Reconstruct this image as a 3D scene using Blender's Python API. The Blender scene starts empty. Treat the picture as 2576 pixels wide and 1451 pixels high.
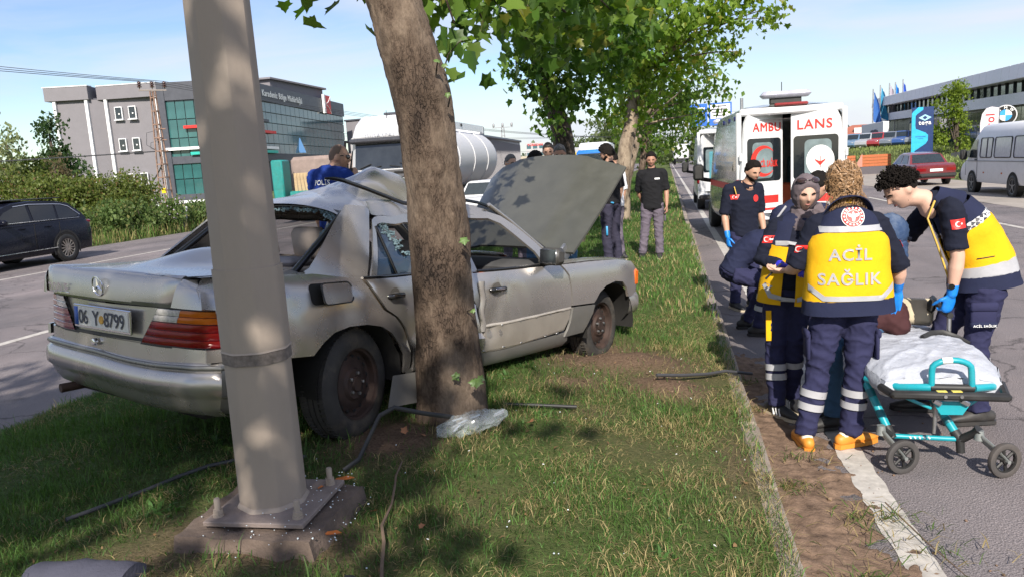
import bpy,bmesh,math,random
import numpy as np
from mathutils import Vector,Matrix,noise,geometry,Quaternion
from mathutils.bvhtree import BVHTree
random.seed(7);np.random.seed(7)
R=math.radians
SC=bpy.context.scene
COL=SC.collection
V=Vector
# -------------------------- camera
CAM_Z,PITCH,YAW,ROLL=1.84,0.159001,0.210322,R(3.4)
cd=bpy.data.cameras.new('camera');cam=bpy.data.objects.new('camera',cd);COL.objects.link(cam)
SC.camera=cam
cd.sensor_width=36;cd.lens=36*1900/2576;cd.clip_start=.05;cd.clip_end=4000
_f0=V((-math.sin(YAW),math.cos(YAW),0));_r0=V((math.cos(YAW),math.sin(YAW),0));_up=V((0,0,1))
_n=_f0*math.cos(PITCH)-_up*math.sin(PITCH)
_d0=-(_up*math.cos(PITCH)+_f0*math.sin(PITCH))
_r=_r0*math.cos(ROLL)+_d0*math.sin(ROLL)
_d=-_r0*math.sin(ROLL)+_d0*math.cos(ROLL)
_m=Matrix.Identity(4)
for i in range(3):
 _m[i][0],_m[i][1],_m[i][2]=_r[i],-_d[i],-_n[i]
_m[2][3]=CAM_Z
cam.matrix_world=_m
# -------------------------- light
SUN_EL=R(36)
_tosun=V((.2*math.cos(SUN_EL),-.98*math.cos(SUN_EL),math.sin(SUN_EL))).normalized()
sd=bpy.data.lights.new('sun','SUN');sun=bpy.data.objects.new('sun',sd);COL.objects.link(sun)
sd.energy=4.6;sd.angle=R(.6);sd.color=(1,.93,.83)
sun.rotation_euler=(-_tosun).to_track_quat('-Z','Y').to_euler();sun.location=(4,-20,18)
W=bpy.data.worlds.new('World');SC.world=W;W.use_nodes=True
nt=W.node_tree;nt.nodes.clear()
_o=nt.nodes.new('ShaderNodeOutputWorld');_b=nt.nodes.new('ShaderNodeBackground')
_sk=nt.nodes.new('ShaderNodeTexSky');_sk.sky_type='NISHITA';_sk.sun_disc=False
_sk.sun_elevation=SUN_EL;_sk.sun_rotation=math.atan2(_tosun.x,_tosun.y);_sk.air_density=1.0;_sk.dust_density=.7;_sk.ozone_density=1.6
_b.inputs['Strength'].default_value=.108
_tc=nt.nodes.new('ShaderNodeTexCoord');_mp=nt.nodes.new('ShaderNodeMapping')
_mp.inputs['Scale'].default_value=(1.1,1.6,5.5);_mp.inputs['Rotation'].default_value=(R(6),R(-8),R(20))
_nz=nt.nodes.new('ShaderNodeTexNoise');_nz.inputs['Scale'].default_value=1.7;_nz.inputs['Detail'].default_value=7;_nz.inputs['Roughness'].default_value=.52;_nz.inputs['Distortion'].default_value=.5
_cr=nt.nodes.new('ShaderNodeValToRGB');_cr.color_ramp.elements[0].position=.40;_cr.color_ramp.elements[1].position=.64
_cr.color_ramp.elements[0].color=(.10,.10,.10,1);_cr.color_ramp.elements[1].color=(.88,.88,.88,1)
_mx=nt.nodes.new('ShaderNodeMix');_mx.data_type='RGBA';_mx.inputs[7].default_value=(5.0,5.2,5.8,1)
L=nt.links.new
L(_tc.outputs['Generated'],_mp.inputs[0]);L(_mp.outputs[0],_nz.inputs[0]);L(_nz.outputs[0],_cr.inputs[0])
_hs=nt.nodes.new('ShaderNodeHueSaturation');_hs.inputs['Saturation'].default_value=1.25;_hs.inputs['Hue'].default_value=.515;L(_sk.outputs[0],_hs.inputs['Color'])
L(_cr.outputs[0],_mx.inputs[0]);L(_hs.outputs[0],_mx.inputs[6]);L(_mx.outputs[2],_b.inputs[0]);L(_b.outputs[0],_o.inputs[0])
SC.view_settings.view_transform='Standard';SC.view_settings.look='None'
SC.view_settings.exposure=.64;SC.view_settings.gamma=1;SC.view_settings.use_curve_mapping=False
SC.render.engine='CYCLES'
SC.cycles.max_bounces=8;SC.cycles.transparent_max_bounces=16;SC.cycles.caustics_reflective=False;SC.cycles.caustics_refractive=False
SC.cycles.sample_clamp_indirect=6
# -------------------------- materials
def nodes(m):
 m.use_nodes=True;t=m.node_tree;t.nodes.clear()
 o=t.nodes.new('ShaderNodeOutputMaterial');p=t.nodes.new('ShaderNodeBsdfPrincipled')
 t.links.new(p.outputs[0],o.inputs[0]);return t,p,o
def N(t,kind,**kw):
 n=t.nodes.new(kind)
 for k,v in kw.items():
  if k[0]=='_':n.inputs[int(k[1:])].default_value=v
  elif k in n.inputs and not hasattr(n,k):n.inputs[k].default_value=v
  else:setattr(n,k,v)
 return n
def ramp(t,src,stops):
 c=t.nodes.new('ShaderNodeValToRGB');e=c.color_ramp.elements
 while len(e)<len(stops):e.new(.5)
 for i,(p,col)in enumerate(stops):
  e[i].position=p;e[i].color=tuple(col[:3])+(1,)
 t.links.new(src,c.inputs[0]);return c.outputs[0]
MATS={}
def mat(name,col,rough=.6,metal=0,var=.12,scale=9,bump=0,bscale=40,coat=0,spec=.5,alpha=1,trans=0,emit=None,dirt=0,dirtcol=(.12,.09,.06),aniso=(1,1,1)):
 """a named surface: base colour broken by two scales of noise, optional dirt and fine relief"""
 if name in MATS:return MATS[name]
 m=bpy.data.materials.new(name);t,p,o=nodes(m);k=t.links.new
 tc=N(t,'ShaderNodeTexCoord');mp=N(t,'ShaderNodeMapping');mp.inputs['Scale'].default_value=aniso
 k(tc.outputs['Object'],mp.inputs[0])
 n1=N(t,'ShaderNodeTexNoise',Scale=scale,Detail=6,Roughness=.6);k(mp.outputs[0],n1.inputs[0])
 a=tuple(max(0,c*(1-var))for c in col);b=tuple(min(1,c*(1+var))for c in col)
 c=ramp(t,n1.outputs[0],[(.3,a),(.7,b)])
 if dirt:
  n2=N(t,'ShaderNodeTexNoise',Scale=scale*.35,Detail=8,Roughness=.7);k(mp.outputs[0],n2.inputs[0])
  r2=ramp(t,n2.outputs[0],[(.5,(0,0,0)),(.8,(dirt,)*3)])
  mx=N(t,'ShaderNodeMix',data_type='RGBA');k(r2,mx.inputs[0]);k(c,mx.inputs[6]);mx.inputs[7].default_value=dirtcol+(1,)
  c=mx.outputs[2]
 k(c,p.inputs['Base Color'])
 rr=ramp(t,n1.outputs[0],[(.3,(max(0,rough-.06),)*3),(.7,(min(1,rough+.06),)*3)]);k(rr,p.inputs['Roughness'])
 p.inputs['Metallic'].default_value=metal;p.inputs['Specular IOR Level'].default_value=spec
 p.inputs['Coat Weight'].default_value=coat;p.inputs['Coat Roughness'].default_value=.08
 p.inputs['Alpha'].default_value=alpha;p.inputs['Transmission Weight'].default_value=trans
 if emit:p.inputs['Emission Color'].default_value=tuple(emit[:3])+(1,);p.inputs['Emission Strength'].default_value=emit[3]
 if bump:
  n3=N(t,'ShaderNodeTexNoise',Scale=bscale,Detail=5,Roughness=.65);k(mp.outputs[0],n3.inputs[0])
  bm_=N(t,'ShaderNodeBump',Strength=min(1,bump),Distance=.01*max(1,bump));k(n3.outputs[0],bm_.inputs['Height']);k(bm_.outputs[0],p.inputs['Normal'])
 MATS[name]=m;return m
def glassmat(name,col=(.02,.03,.03),alpha=.45,rough=.03):
 if name in MATS:return MATS[name]
 m=mat(name,col,rough=rough,var=.05,alpha=alpha,spec=.7);return m
PAINT=mat('champagne_paint',(.45,.42,.39),rough=.28,metal=.75,var=.04,scale=3,coat=.3,dirt=.12,dirtcol=(.30,.26,.22))
PAINTD=mat('grey_cladding',(.17,.165,.155),rough=.42,metal=.35,var=.08,dirt=.3,dirtcol=(.2,.17,.13))
JAMB=mat('bare_jamb_metal',(.16,.125,.09),rough=.5,metal=.5,var=.3,scale=20,dirt=.4)
BLACK=mat('black_rubber',(.018,.018,.018),rough=.55,var=.3,dirt=.25,dirtcol=(.07,.06,.05))
GLOSSBLACK=mat('gloss_black',(.012,.012,.013),rough=.18,var=.1,coat=.4)
CHROME=mat('chrome',(.75,.75,.76),rough=.14,metal=1,var=.06)
STEEL=mat('dull_steel',(.42,.42,.42),rough=.4,metal=.9,var=.15,dirt=.3)
TYRE=mat('tyre_rubber',(.036,.033,.030),rough=.85,var=.25,scale=12,dirt=.75,dirtcol=(.15,.12,.085),bump=.3,bscale=60)
RUST=mat('rusty_wheel_steel',(.05,.032,.026),rough=.7,metal=.3,var=.5,scale=8,dirt=.6,dirtcol=(.13,.06,.035))
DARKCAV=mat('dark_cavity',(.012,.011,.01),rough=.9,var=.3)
INTER=mat('beige_upholstery',(.30,.25,.21),rough=.9,var=.12,bump=.3,bscale=120)
INTERD=mat('dark_interior_plastic',(.035,.035,.037),rough=.6,var=.2)
WHITEP=mat('white_vehicle_paint',(.62,.63,.64),rough=.3,var=.03,coat=.5,dirt=.12,dirtcol=(.5,.48,.44))
WHITE=mat('white_print',(.78,.78,.76),rough=.6,var=.05)
RED=mat('red_print',(.62,.025,.02),rough=.5,var=.08)
ASPH=None
# -------------------------- mesh builder
class MB:
 def __init__(s):s.v=[];s.f=[];s.m=[]
 def add(s,vs,fs,mi=0):
  o=len(s.v);s.v+=[tuple(v)for v in vs];s.f+=[tuple(i+o for i in f)for f in fs];s.m+=[mi]*len(fs);return s
 def box(s,c,size,bev=0,rot=None,mi=0):
  hx,hy,hz=size[0]/2,size[1]/2,size[2]/2;c=V(c)
  if bev<=0:
   vs=[V((x*hx,y*hy,z*hz))for x in(-1,1)for y in(-1,1)for z in(-1,1)]
   fs=[(0,1,3,2),(4,6,7,5),(0,4,5,1),(2,3,7,6),(0,2,6,4),(1,5,7,3)]
  else:
   b=min(bev,hx*.95,hy*.95,hz*.95);vs=[];ix={}
   for sx in(-1,1):
    for sy in(-1,1):
     for sz in(-1,1):
      for a in range(3):
       h=[hx-b,hy-b,hz-b];h[a]+=b
       ix[(sx,sy,sz,a)]=len(vs);vs.append(V((sx*h[0],sy*h[1],sz*h[2])))
   fs=[]
   def q(a,*pts):
    n=[ix[p]for p in pts];ce=sum((vs[i]for i in n),V())/len(n)
    nn=(vs[n[1]]-vs[n[0]]).cross(vs[n[2]]-vs[n[1]])
    fs.append(tuple(n)if nn.dot(ce)>0 else tuple(reversed(n)))
   for a in range(3):
    o1,o2=[i for i in range(3)if i!=a]
    for sg in(-1,1):
     def k(x,y,ax=a):
      t=[0,0,0];t[a]=sg;t[o1]=x;t[o2]=y;return(t[0],t[1],t[2],ax)
     q(a,k(-1,-1),k(1,-1),k(1,1),k(-1,1))
    for s1 in(-1,1):
     for s2 in(-1,1):
      def e(w,ax):
       t=[0,0,0];t[a]=w;t[o1]=s1;t[o2]=s2;return(t[0],t[1],t[2],ax)
      q(a,e(-1,o1),e(1,o1),e(1,o2),e(-1,o2))
   for sx in(-1,1):
    for sy in(-1,1):
     for sz in(-1,1):q(0,*[(sx,sy,sz,a)for a in range(3)])
  if rot is not None:
   rm=rot if isinstance(rot,Matrix)else Matrix.Rotation(rot,3,'Z');vs=[rm@v for v in vs]
  return s.add([c+v for v in vs],fs,mi)
 def loft(s,rings,cap0=True,cap1=True,closed=True,mi=0):
  n=len(rings[0]);vs=[p for r in rings for p in r];fs=[]
  for i in range(len(rings)-1):
   for j in range(n if closed else n-1):
    a,b=i*n+j,i*n+(j+1)%n;fs.append((a,b,b+n,a+n))
  if cap0:fs.append(tuple(reversed(range(n))))
  if cap1:fs.append(tuple(range((len(rings)-1)*n,len(rings)*n)))
  return s.add(vs,fs,mi)
 def tube(s,pts,r,n=8,caps=True,up=None,flat=1,mi=0,round_=False):
  """tapered tube through pts; r a number or one per point; flat squashes the second axis"""
  pts=[V(p)for p in pts];rs=[r]*len(pts)if not hasattr(r,'__len__')else list(r)
  fl=[flat]*len(pts)if not hasattr(flat,'__len__')else list(flat)
  if round_:
   d0=(pts[0]-pts[1]).normalized();d1=(pts[-1]-pts[-2]).normalized()
   a,b,ra,rb=pts[0],pts[-1],rs[0],rs[-1]
   pts=[a+d0*ra*.98,a+d0*ra*.75,a+d0*ra*.4]+pts+[b+d1*rb*.4,b+d1*rb*.75,b+d1*rb*.98]
   rs=[ra*.2,ra*.66,ra*.92]+rs+[rb*.92,rb*.66,rb*.2];fl=[fl[0]]*3+fl+[fl[-1]]*3
  rings=[];u=V(up)if up else None
  for i,p in enumerate(pts):
   t=((pts[min(i+1,len(pts)-1)]-pts[max(i-1,0)])).normalized()
   if u is None:
    u=t.orthogonal()
   u=(u-t*u.dot(t))
   if u.length<1e-5:u=t.orthogonal()
   u.normalize();w=t.cross(u)
   rings.append([p+(u*math.cos(2*math.pi*k/n)+w*math.sin(2*math.pi*k/n)*fl[i])*rs[i]for k in range(n)])
  return s.loft(rings,caps,caps,True,mi)
 def ell(s,c,r,rot=None,n=12,m=8,mi=0):
  c=V(c);rings=[]
  for i in range(m+1):
   th=math.pi*(i+.02)/(m+.04)-math.pi/2
   ring=[V((r[0]*math.cos(th)*math.cos(2*math.pi*k/n),r[1]*math.cos(th)*math.sin(2*math.pi*k/n),r[2]*math.sin(th)))for k in range(n)]
   if rot is not None:ring=[rot@v for v in ring]
   rings.append([c+v for v in ring])
  return s.loft(rings,True,True,True,mi)
 def lathe(s,prof,n=24,c=(0,0,0),rot=None,mi=0,caps=False):
  """profile of (radius, height) turned about local Z"""
  c=V(c);rings=[]
  for r,h in prof:
   ring=[V((r*math.cos(2*math.pi*k/n),r*math.sin(2*math.pi*k/n),h))for k in range(n)]
   if rot is not None:ring=[rot@v for v in ring]
   rings.append([c+v for v in ring])
  return s.loft(rings,caps,caps,True,mi)
 def prism(s,poly,fr,t,mi=0):
  """polygon (2-D) in frame fr=(origin,u,v) pushed t along u x v"""
  o,u,v=V(fr[0]),V(fr[1]),V(fr[2]);n=u.cross(v).normalized()
  a=[o+u*x+v*y for x,y in poly];b=[p+n*t for p in a];k=len(poly)
  ar=sum(poly[i][0]*poly[(i+1)%k][1]-poly[(i+1)%k][0]*poly[i][1]for i in range(k))
  fs=[tuple(range(k,2*k)),tuple(reversed(range(k)))]+[(i,(i+1)%k,k+(i+1)%k,k+i)for i in range(k)]
  if(ar<0)!=(t<0):fs=[tuple(reversed(f))for f in fs]
  return s.add(a+b,fs,mi)
 def grid(s,f,us,vs_,mi=0):
  nu,nv=len(us),len(vs_)
  return s.add([f(u,v)for u in us for v in vs_],[(i*nv+j,(i+1)*nv+j,(i+1)*nv+j+1,i*nv+j+1)for i in range(nu-1)for j in range(nv-1)],mi)
 def mesh(s,name,mats,smooth=None):
  me=bpy.data.meshes.new(name);me.from_pydata(s.v,[],s.f)
  for m in(mats if isinstance(mats,(list,tuple))else[mats]):me.materials.append(m)
  if max(s.m,default=0):me.polygons.foreach_set('material_index',s.m)
  if smooth is not None:shade(me,smooth)
  me.update();return me
 def build(s,name,mats,parent=None,smooth=35,off=None,**kw):
  if off is not None:
   off=V(off);s.v=[tuple(V(v)-off)for v in s.v]
  return link(name,s.mesh(name,mats,smooth),parent,**kw)
def shade(me,ang):
 me.polygons.foreach_set('use_smooth',[True]*len(me.polygons))
 if ang<180:me.set_sharp_from_angle(angle=R(ang))
def link(name,me,parent=None,label=None,cat=None,group=None,kind=None,loc=None):
 o=bpy.data.objects.new(name,me);COL.objects.link(o)
 if parent:o.parent=parent
 if loc is not None:o.location=loc
 for k,v in(('label',label),('category',cat),('group',group),('kind',kind)):
  if v:o[k]=v
 return o
def thing(name,label,cat,loc=(0,0,0),rz=0,group=None,rot=None):
 o=link(name,None,None,label,cat,group,None,loc)
 o.rotation_euler=rot if rot else(0,0,rz);return o
def copytree(o,parent=None):
 c=o.copy();COL.objects.link(c);c.parent=parent
 for ch in list(o.children):copytree(ch,c)
 return c
def nz(p,s=1,seed=0):return noise.noise(V(p)*s+V((seed*13.7,seed*7.1,seed*3.3)))
def rotm(z=0,y=0,x=0):return Matrix.Rotation(z,3,'Z')@Matrix.Rotation(y,3,'Y')@Matrix.Rotation(x,3,'X')
def frame3(f,up=(0,0,1)):
 """rotation whose Y is f and Z close to up"""
 f=V(f).normalized();r=f.cross(V(up)).normalized();u=r.cross(f)
 return Matrix((r,f,u)).transposed()
def axz(d):
 """rotation taking local Z to d"""
 return V((0,0,1)).rotation_difference(V(d).normalized()).to_matrix()
_TXT={}
def text2d(sx,bold=.0):
 key=(sx,bold)
 if key not in _TXT:
  c=bpy.data.curves.new('t','FONT');c.body=sx;c.size=1;c.offset=0 if 'M' in sx else bold;c.resolution_u=3;c.align_x='CENTER';c.align_y='CENTER';c.space_character=1.12
  o=bpy.data.objects.new('t',c);COL.objects.link(o);bpy.context.view_layer.update()
  me=bpy.data.meshes.new_from_object(o.evaluated_get(bpy.context.evaluated_depsgraph_get()))
  vs,fs=[tuple(v.co[:2])+(0,)for v in me.vertices],[tuple(p.vertices)for p in me.polygons]
  if 'M' in sx and bold:
   v0,f0=vs,fs;vs,fs=[],[]
   for i,(ox,oy)in enumerate(((-1,-.7),(1,-.7),(-1,.7),(1,.7))):fs+=[tuple(k+len(vs)for k in f)for f in f0];vs+=[(x+ox*bold,y+oy*bold,.004*i)for x,y,_ in v0]
  _TXT[key]=(vs,fs)
  bpy.data.objects.remove(o);bpy.data.curves.remove(c);bpy.data.meshes.remove(me)
 vs,fs=_TXT[key]
 x0=min(v[0]for v in vs);x1=max(v[0]for v in vs);y0=min(v[1]for v in vs);y1=max(v[1]for v in vs)
 return[(v[0]-(x0+x1)/2,v[1]-(y0+y1)/2,v[2])for v in vs],fs,x1-x0,y1-y0
def add_text(mb,sx,o,u,v,w=None,h=None,bold=.0,t=.004,mi=0):
 """lettering of width w / height h centred on o in the plane u,v, raised t"""
 vs,fs,tw,th=text2d(sx,bold);u=V(u).normalized();v=V(v).normalized();n=u.cross(v);o=V(o)
 kx=w/tw if w else h/th;ky=h/th if h else kx
 mb.add([o+u*x*kx+v*y*ky+n*(t+l*kx)for x,y,l in vs],fs,mi);return mb
def project(mb2,target,o,u,v,d=.003,far=.6):
 """lay flat 2-D pieces (x,y[,lift]) onto a built mesh object along -(u x v)"""
 vv,ff=[],[]
 for tg in(target if isinstance(target,list)else[target]):k0=len(vv);vv+=[x.co.copy()for x in tg.data.vertices];ff+=[tuple(i+k0 for i in p.vertices)for p in tg.data.polygons]
 bv=BVHTree.FromPolygons(vv,ff)
 u=V(u).normalized();v=V(v).normalized();n=u.cross(v);o=V(o);out=[];last=None
 for p in mb2.v:
  q=o+u*p[0]+v*p[1]+n*far
  h=bv.ray_cast(q,-n,far*2)
  if h[0]is None:h=bv.find_nearest(q-n*far)
  out.append(h[0]+n*(d+p[2]))
 mb2.v=[tuple(p)for p in out];return mb2
def plate2d(poly,step=.02,mi=0,lift=0):
 """2-D polygon cut into small triangles, for project()"""
 xs=[p[0]for p in poly];ys=[p[1]for p in poly];pts=[];n=len(poly)
 for i in range(n):
  a,b=V(poly[i]),V(poly[(i+1)%n]);k=max(1,int((b-a).length/step))
  pts+=[a+(b-a)*j/k for j in range(k)]
 m=len(pts);ed=[(i,(i+1)%m)for i in range(m)]
 x=min(xs)+step/2
 while x<max(xs):
  y=min(ys)+step/2
  while y<max(ys):
   if inpoly((x,y),poly):pts.append(V((x,y)))
   y+=step
  x+=step
 r=geometry.delaunay_2d_cdt(pts,ed,[],0,1e-6)
 fs=[tuple(f)for f in r[2]if inpoly(sum((r[0][i]for i in f),V((0,0)))/len(f),poly)]
 mb=MB();mb.add([(p.x,p.y,lift)for p in r[0]],fs,mi);return mb
def inpoly(p,poly):
 x,y=p[0],p[1];c=False;n=len(poly);j=n-1
 for i in range(n):
  xi,yi=poly[i][0],poly[i][1];xj,yj=poly[j][0],poly[j][1]
  if(yi>y)!=(yj>y)and x<(xj-xi)*(y-yi)/(yj-yi)+xi:c=not c
  j=i
 return c
def arc(cx,cy,r,a0,a1,n=12,ry=None):
 return[(cx+r*math.cos(R(a0+(a1-a0)*i/n)),cy+(ry or r)*math.sin(R(a0+(a1-a0)*i/n)))for i in range(n+1)]
def rrect(x0,y0,x1,y1,r,n=4):
 return arc(x1-r,y1-r,r,0,90,n)+arc(x0+r,y1-r,r,90,180,n)+arc(x0+r,y0+r,r,180,270,n)+arc(x1-r,y0+r,r,270,360,n)
 # -------------------------- ground
def asphalt(name,base,patch):
 m=bpy.data.materials.new(name);t,p,o=nodes(m);k=t.links.new
 tc=N(t,'ShaderNodeTexCoord')
 a=N(t,'ShaderNodeTexNoise',Scale=150,Detail=4,Roughness=.75);k(tc.outputs['Object'],a.inputs[0])
 b=N(t,'ShaderNodeTexNoise',Scale=.55,Detail=8,Roughness=.6);k(tc.outputs['Object'],b.inputs[0])
 vo=N(t,'ShaderNodeTexVoronoi',Scale=95);k(tc.outputs['Object'],vo.inputs[0])
 c1=ramp(t,a.outputs[0],[(.34,tuple(x*.45 for x in base)),(.5,base),(.68,tuple(min(1,x*2.0)for x in base))])
 mpw=N(t,'ShaderNodeMapping');mpw.inputs['Scale'].default_value=(1.1,.03,1);k(tc.outputs['Object'],mpw.inputs[0]);wn_=N(t,'ShaderNodeTexNoise',Scale=1,Detail=4);k(mpw.outputs[0],wn_.inputs[0])
 c0=ramp(t,b.outputs[0],[(.35,(.74,.74,.75)),(.65,patch)]);c9=ramp(t,wn_.outputs[0],[(.35,(.80,)*3),(.65,(1.12,)*3)]);mw=N(t,'ShaderNodeMix',data_type='RGBA',blend_type='MULTIPLY');mw.inputs[0].default_value=1;k(c0,mw.inputs[6]);k(c9,mw.inputs[7]);c2=mw.outputs[2]
 mx=N(t,'ShaderNodeMix',data_type='RGBA',blend_type='MULTIPLY');mx.inputs[0].default_value=1;k(c1,mx.inputs[6]);k(c2,mx.inputs[7])
 dn=N(t,'ShaderNodeTexNoise',Scale=1.3,Detail=5);k(tc.outputs['Object'],dn.inputs[0]);dm=N(t,'ShaderNodeMix',data_type='RGBA',blend_type='LINEAR_LIGHT');dm.inputs[0].default_value=.5;k(tc.outputs['Object'],dm.inputs[6]);k(dn.outputs['Color'],dm.inputs[7])
 ve=N(t,'ShaderNodeTexVoronoi',feature='DISTANCE_TO_EDGE',Scale=.32);k(dm.outputs[2],ve.inputs[0]);cr=ramp(t,ve.outputs[0],[(.0,(.42,)*3),(.006,(1,)*3)]);st_=N(t,'ShaderNodeTexNoise',Scale=.9,Detail=3,Roughness=.8);k(tc.outputs['Object'],st_.inputs[0]);so=ramp(t,st_.outputs[0],[(.30,(.55,)*3),(.40,(1,)*3)])
 m2=N(t,'ShaderNodeMix',data_type='RGBA',blend_type='MULTIPLY');m2.inputs[0].default_value=1;k(cr,m2.inputs[6]);k(so,m2.inputs[7]);m3=N(t,'ShaderNodeMix',data_type='RGBA',blend_type='MULTIPLY');m3.inputs[0].default_value=1;k(mx.outputs[2],m3.inputs[6]);k(m2.outputs[2],m3.inputs[7])
 k(m3.outputs[2],p.inputs['Base Color']);p.inputs['Roughness'].default_value=.85;p.inputs['Specular IOR Level'].default_value=.3
 bm_=N(t,'ShaderNodeBump',Strength=.8,Distance=.006);k(vo.outputs[0],bm_.inputs['Height']);k(bm_.outputs[0],p.inputs['Normal']);return m
ASPH=asphalt('asphalt',(.185,.168,.17),(1.12,1.06,1.04))
CONC=mat('pale_concrete',(.33,.30,.27),rough=.9,var=.2,scale=3,bump=.4,bscale=80,dirt=.4,dirtcol=(.2,.16,.12))
APRON=mat('dusty_apron',(.30,.265,.23),rough=.95,var=.15,scale=1.2,bump=.3,bscale=60,dirt=.3,dirtcol=(.2,.18,.15))
SOILM=mat('loose_soil',(.185,.125,.088),rough=.98,var=.4,scale=14,bump=1,bscale=55,spec=.15,dirt=.5,dirtcol=(.075,.048,.032))
LINEM=mat('worn_road_paint',(.46,.43,.39),rough=.85,var=.2,scale=16,dirt=.95,dirtcol=(.2,.175,.155))
XL,XR=-4.95,.42
SOIL=[(-.45,6.1,.62,.45,1.1),(-.05,5.45,.35,.25,.9),(-.7,5.35,.28,.2,.75),(-1.62,3.95,.30,.35,1.0),(-1.75,2.72,.5,.22,.85),(-.55,4.75,.2,.15,.5),(.35,4.2,.12,.6,.55),(-1.25,4.35,.22,.18,.7),(-2.1,2.5,.35,.2,.6),(.3,6.0,.1,.5,.4),(-.62,6.6,.3,.3,.8),(-1.0,3.2,.35,.3,.28),(-.2,4.2,.4,.3,.25)]
def soil(x,y):
 s=0
 for cx,cy,rx,ry,a in SOIL:
  q=((x-cx)/rx)**2+((y-cy)/ry)**2
  if q<9:s=max(s,a*math.exp(-q*.7))
 return s
def gh(x,y):
 u=(x+2.27)/2.72
 h=.085+.255*max(0,1-u*u)*(1-.35*min(1,max(0,(y-9)/12)))
 h-=.11*math.exp(-(((x+.64)/.35)**2+((y-6.5)/.4)**2))
 h+=.10*math.exp(-(((x+.35)/.4)**2+((y-5.95)/.25)**2))+.06*math.exp(-(((x+.05)/.25)**2+((y-5.45)/.2)**2))
 h+=.022*nz((x,y,0),.9)+.012*nz((x,y,3),3)
 s=soil(x,y)
 if s>.15:h+=s*.03*(nz((x,y,7),9)+.5*nz((x,y,9),22))
 return h
def turfmat():
 m=bpy.data.materials.new('turf_soil');t,p,o=nodes(m);k=t.links.new
 tc=N(t,'ShaderNodeTexCoord');at=N(t,'ShaderNodeAttribute',attribute_name='soil')
 a=N(t,'ShaderNodeTexNoise',Scale=14,Detail=8,Roughness=.75);k(tc.outputs['Object'],a.inputs[0])
 b=N(t,'ShaderNodeTexNoise',Scale=60,Detail=5,Roughness=.7);k(tc.outputs['Object'],b.inputs[0])
 g=ramp(t,a.outputs[0],[(.3,(.045,.07,.02)),(.55,(.085,.11,.036)),(.78,(.18,.155,.07))])
 s=ramp(t,b.outputs[0],[(.3,(.075,.05,.034)),(.55,(.165,.11,.075)),(.75,(.23,.165,.115))])
 mx=N(t,'ShaderNodeMix',data_type='RGBA');k(at.outputs['Fac'],mx.inputs[0]);k(g,mx.inputs[6]);k(s,mx.inputs[7])
 k(mx.outputs[2],p.inputs['Base Color']);p.inputs['Roughness'].default_value=1;p.inputs['Specular IOR Level'].default_value=.1
 bm_=N(t,'ShaderNodeBump',Strength=1,Distance=.02);k(b.outputs[0],bm_.inputs['Height']);k(bm_.outputs[0],p.inputs['Normal']);return m
def median():
 ys=list(np.arange(-14,1.5,.5))+list(np.arange(1.5,8.5,.055))+list(np.arange(8.5,20,.3))+list(np.arange(20,150,4))
 xs=list(np.linspace(XL,XR,84));mb=MB();mb.grid(lambda u,v:(u,v,gh(u,v)),xs,ys)
 o=mb.build('median_ground',turfmat(),None,180,kind='structure')
 a=o.data.attributes.new('soil','FLOAT','POINT');a.data.foreach_set('value',[min(1,1.3*soil(v[0],v[1]))for v in mb.v])
 return o
median()
def sheet(name,x0,x1,y0,y1,z,m,nx=2,ny=2,f=None,kind='structure'):
 mb=MB();mb.grid(lambda u,v:(u,v,z+(f(u,v)if f else 0)),np.linspace(x0,x1,nx),np.linspace(y0,y1,ny));return mb.build(name,m,None,180,kind=kind)
sheet('road',.45,9.0,-30,420,0,ASPH);sheet('road',-19.2,-4.98,-30,420,0,ASPH)
sheet('forecourt',9.0,13.2,-30,120,.004,APRON,6,60,lambda u,v:.02*nz((u,v,0),.4)+.01)
GRASSFAR=mat('distant_grass',(.10,.125,.045),rough=1,var=.35,scale=.6,dirt=.5,dirtcol=(.17,.15,.07),spec=.1,bump=.6,bscale=8)
sheet('ground',-900,900,-300,1500,-.35,GRASSFAR)
def lb(u,v):
 d=max(0,-19.2-u);return min(1.1,.16*d)*(.8+.3*nz((u,v,0),.15))+.05*nz((u,v,2),1.2)*min(1,d)
sheet('verge',-32,-19.2,-10,160,-.02,GRASSFAR,22,110,lb)
def sm_(a,b,t):t=max(0,min(1,(t-a)/(b-a)));return t*t*(3-2*t)
def rb(u,v):
 d=max(0,u-13.2);k=sm_(54,62,v);return min(1.2+.3*k,(.22+.9*k)*d)+.06*nz((u,v,0),.8)*min(1,d)
sheet('bank',13.2,30,24,160,-.02,GRASSFAR,22,90,rb)
KERBM=mat('kerb_stone',(.27,.225,.19),rough=.95,var=.25,scale=10,bump=.6,bscale=70,dirt=.6,dirtcol=(.15,.105,.075))
for x0,seed in((.42,1),(-5.05,2)):
 kb=link('kerb',None,kind='structure');st=MB()
 st.box((0,0,0),(.12,.985,.24),.018);ms=st.mesh('kerb_stone',KERBM,30)
 for i in range(26):
  o=link('kerb_stone',ms,kb);y=-2+i+.5
  o.location=(x0+.06+random.uniform(-.008,.008),y,random.uniform(-.055,-.035));o.rotation_euler=(random.uniform(-.012,.012),random.uniform(-.05,.05),random.uniform(-.012,.012))
 far=MB();far.box((x0+.06,24+70,-.04),(.12,139.9,.24),.02);far.build('kerb_run',KERBM,kb,30,kind='stuff')
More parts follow.
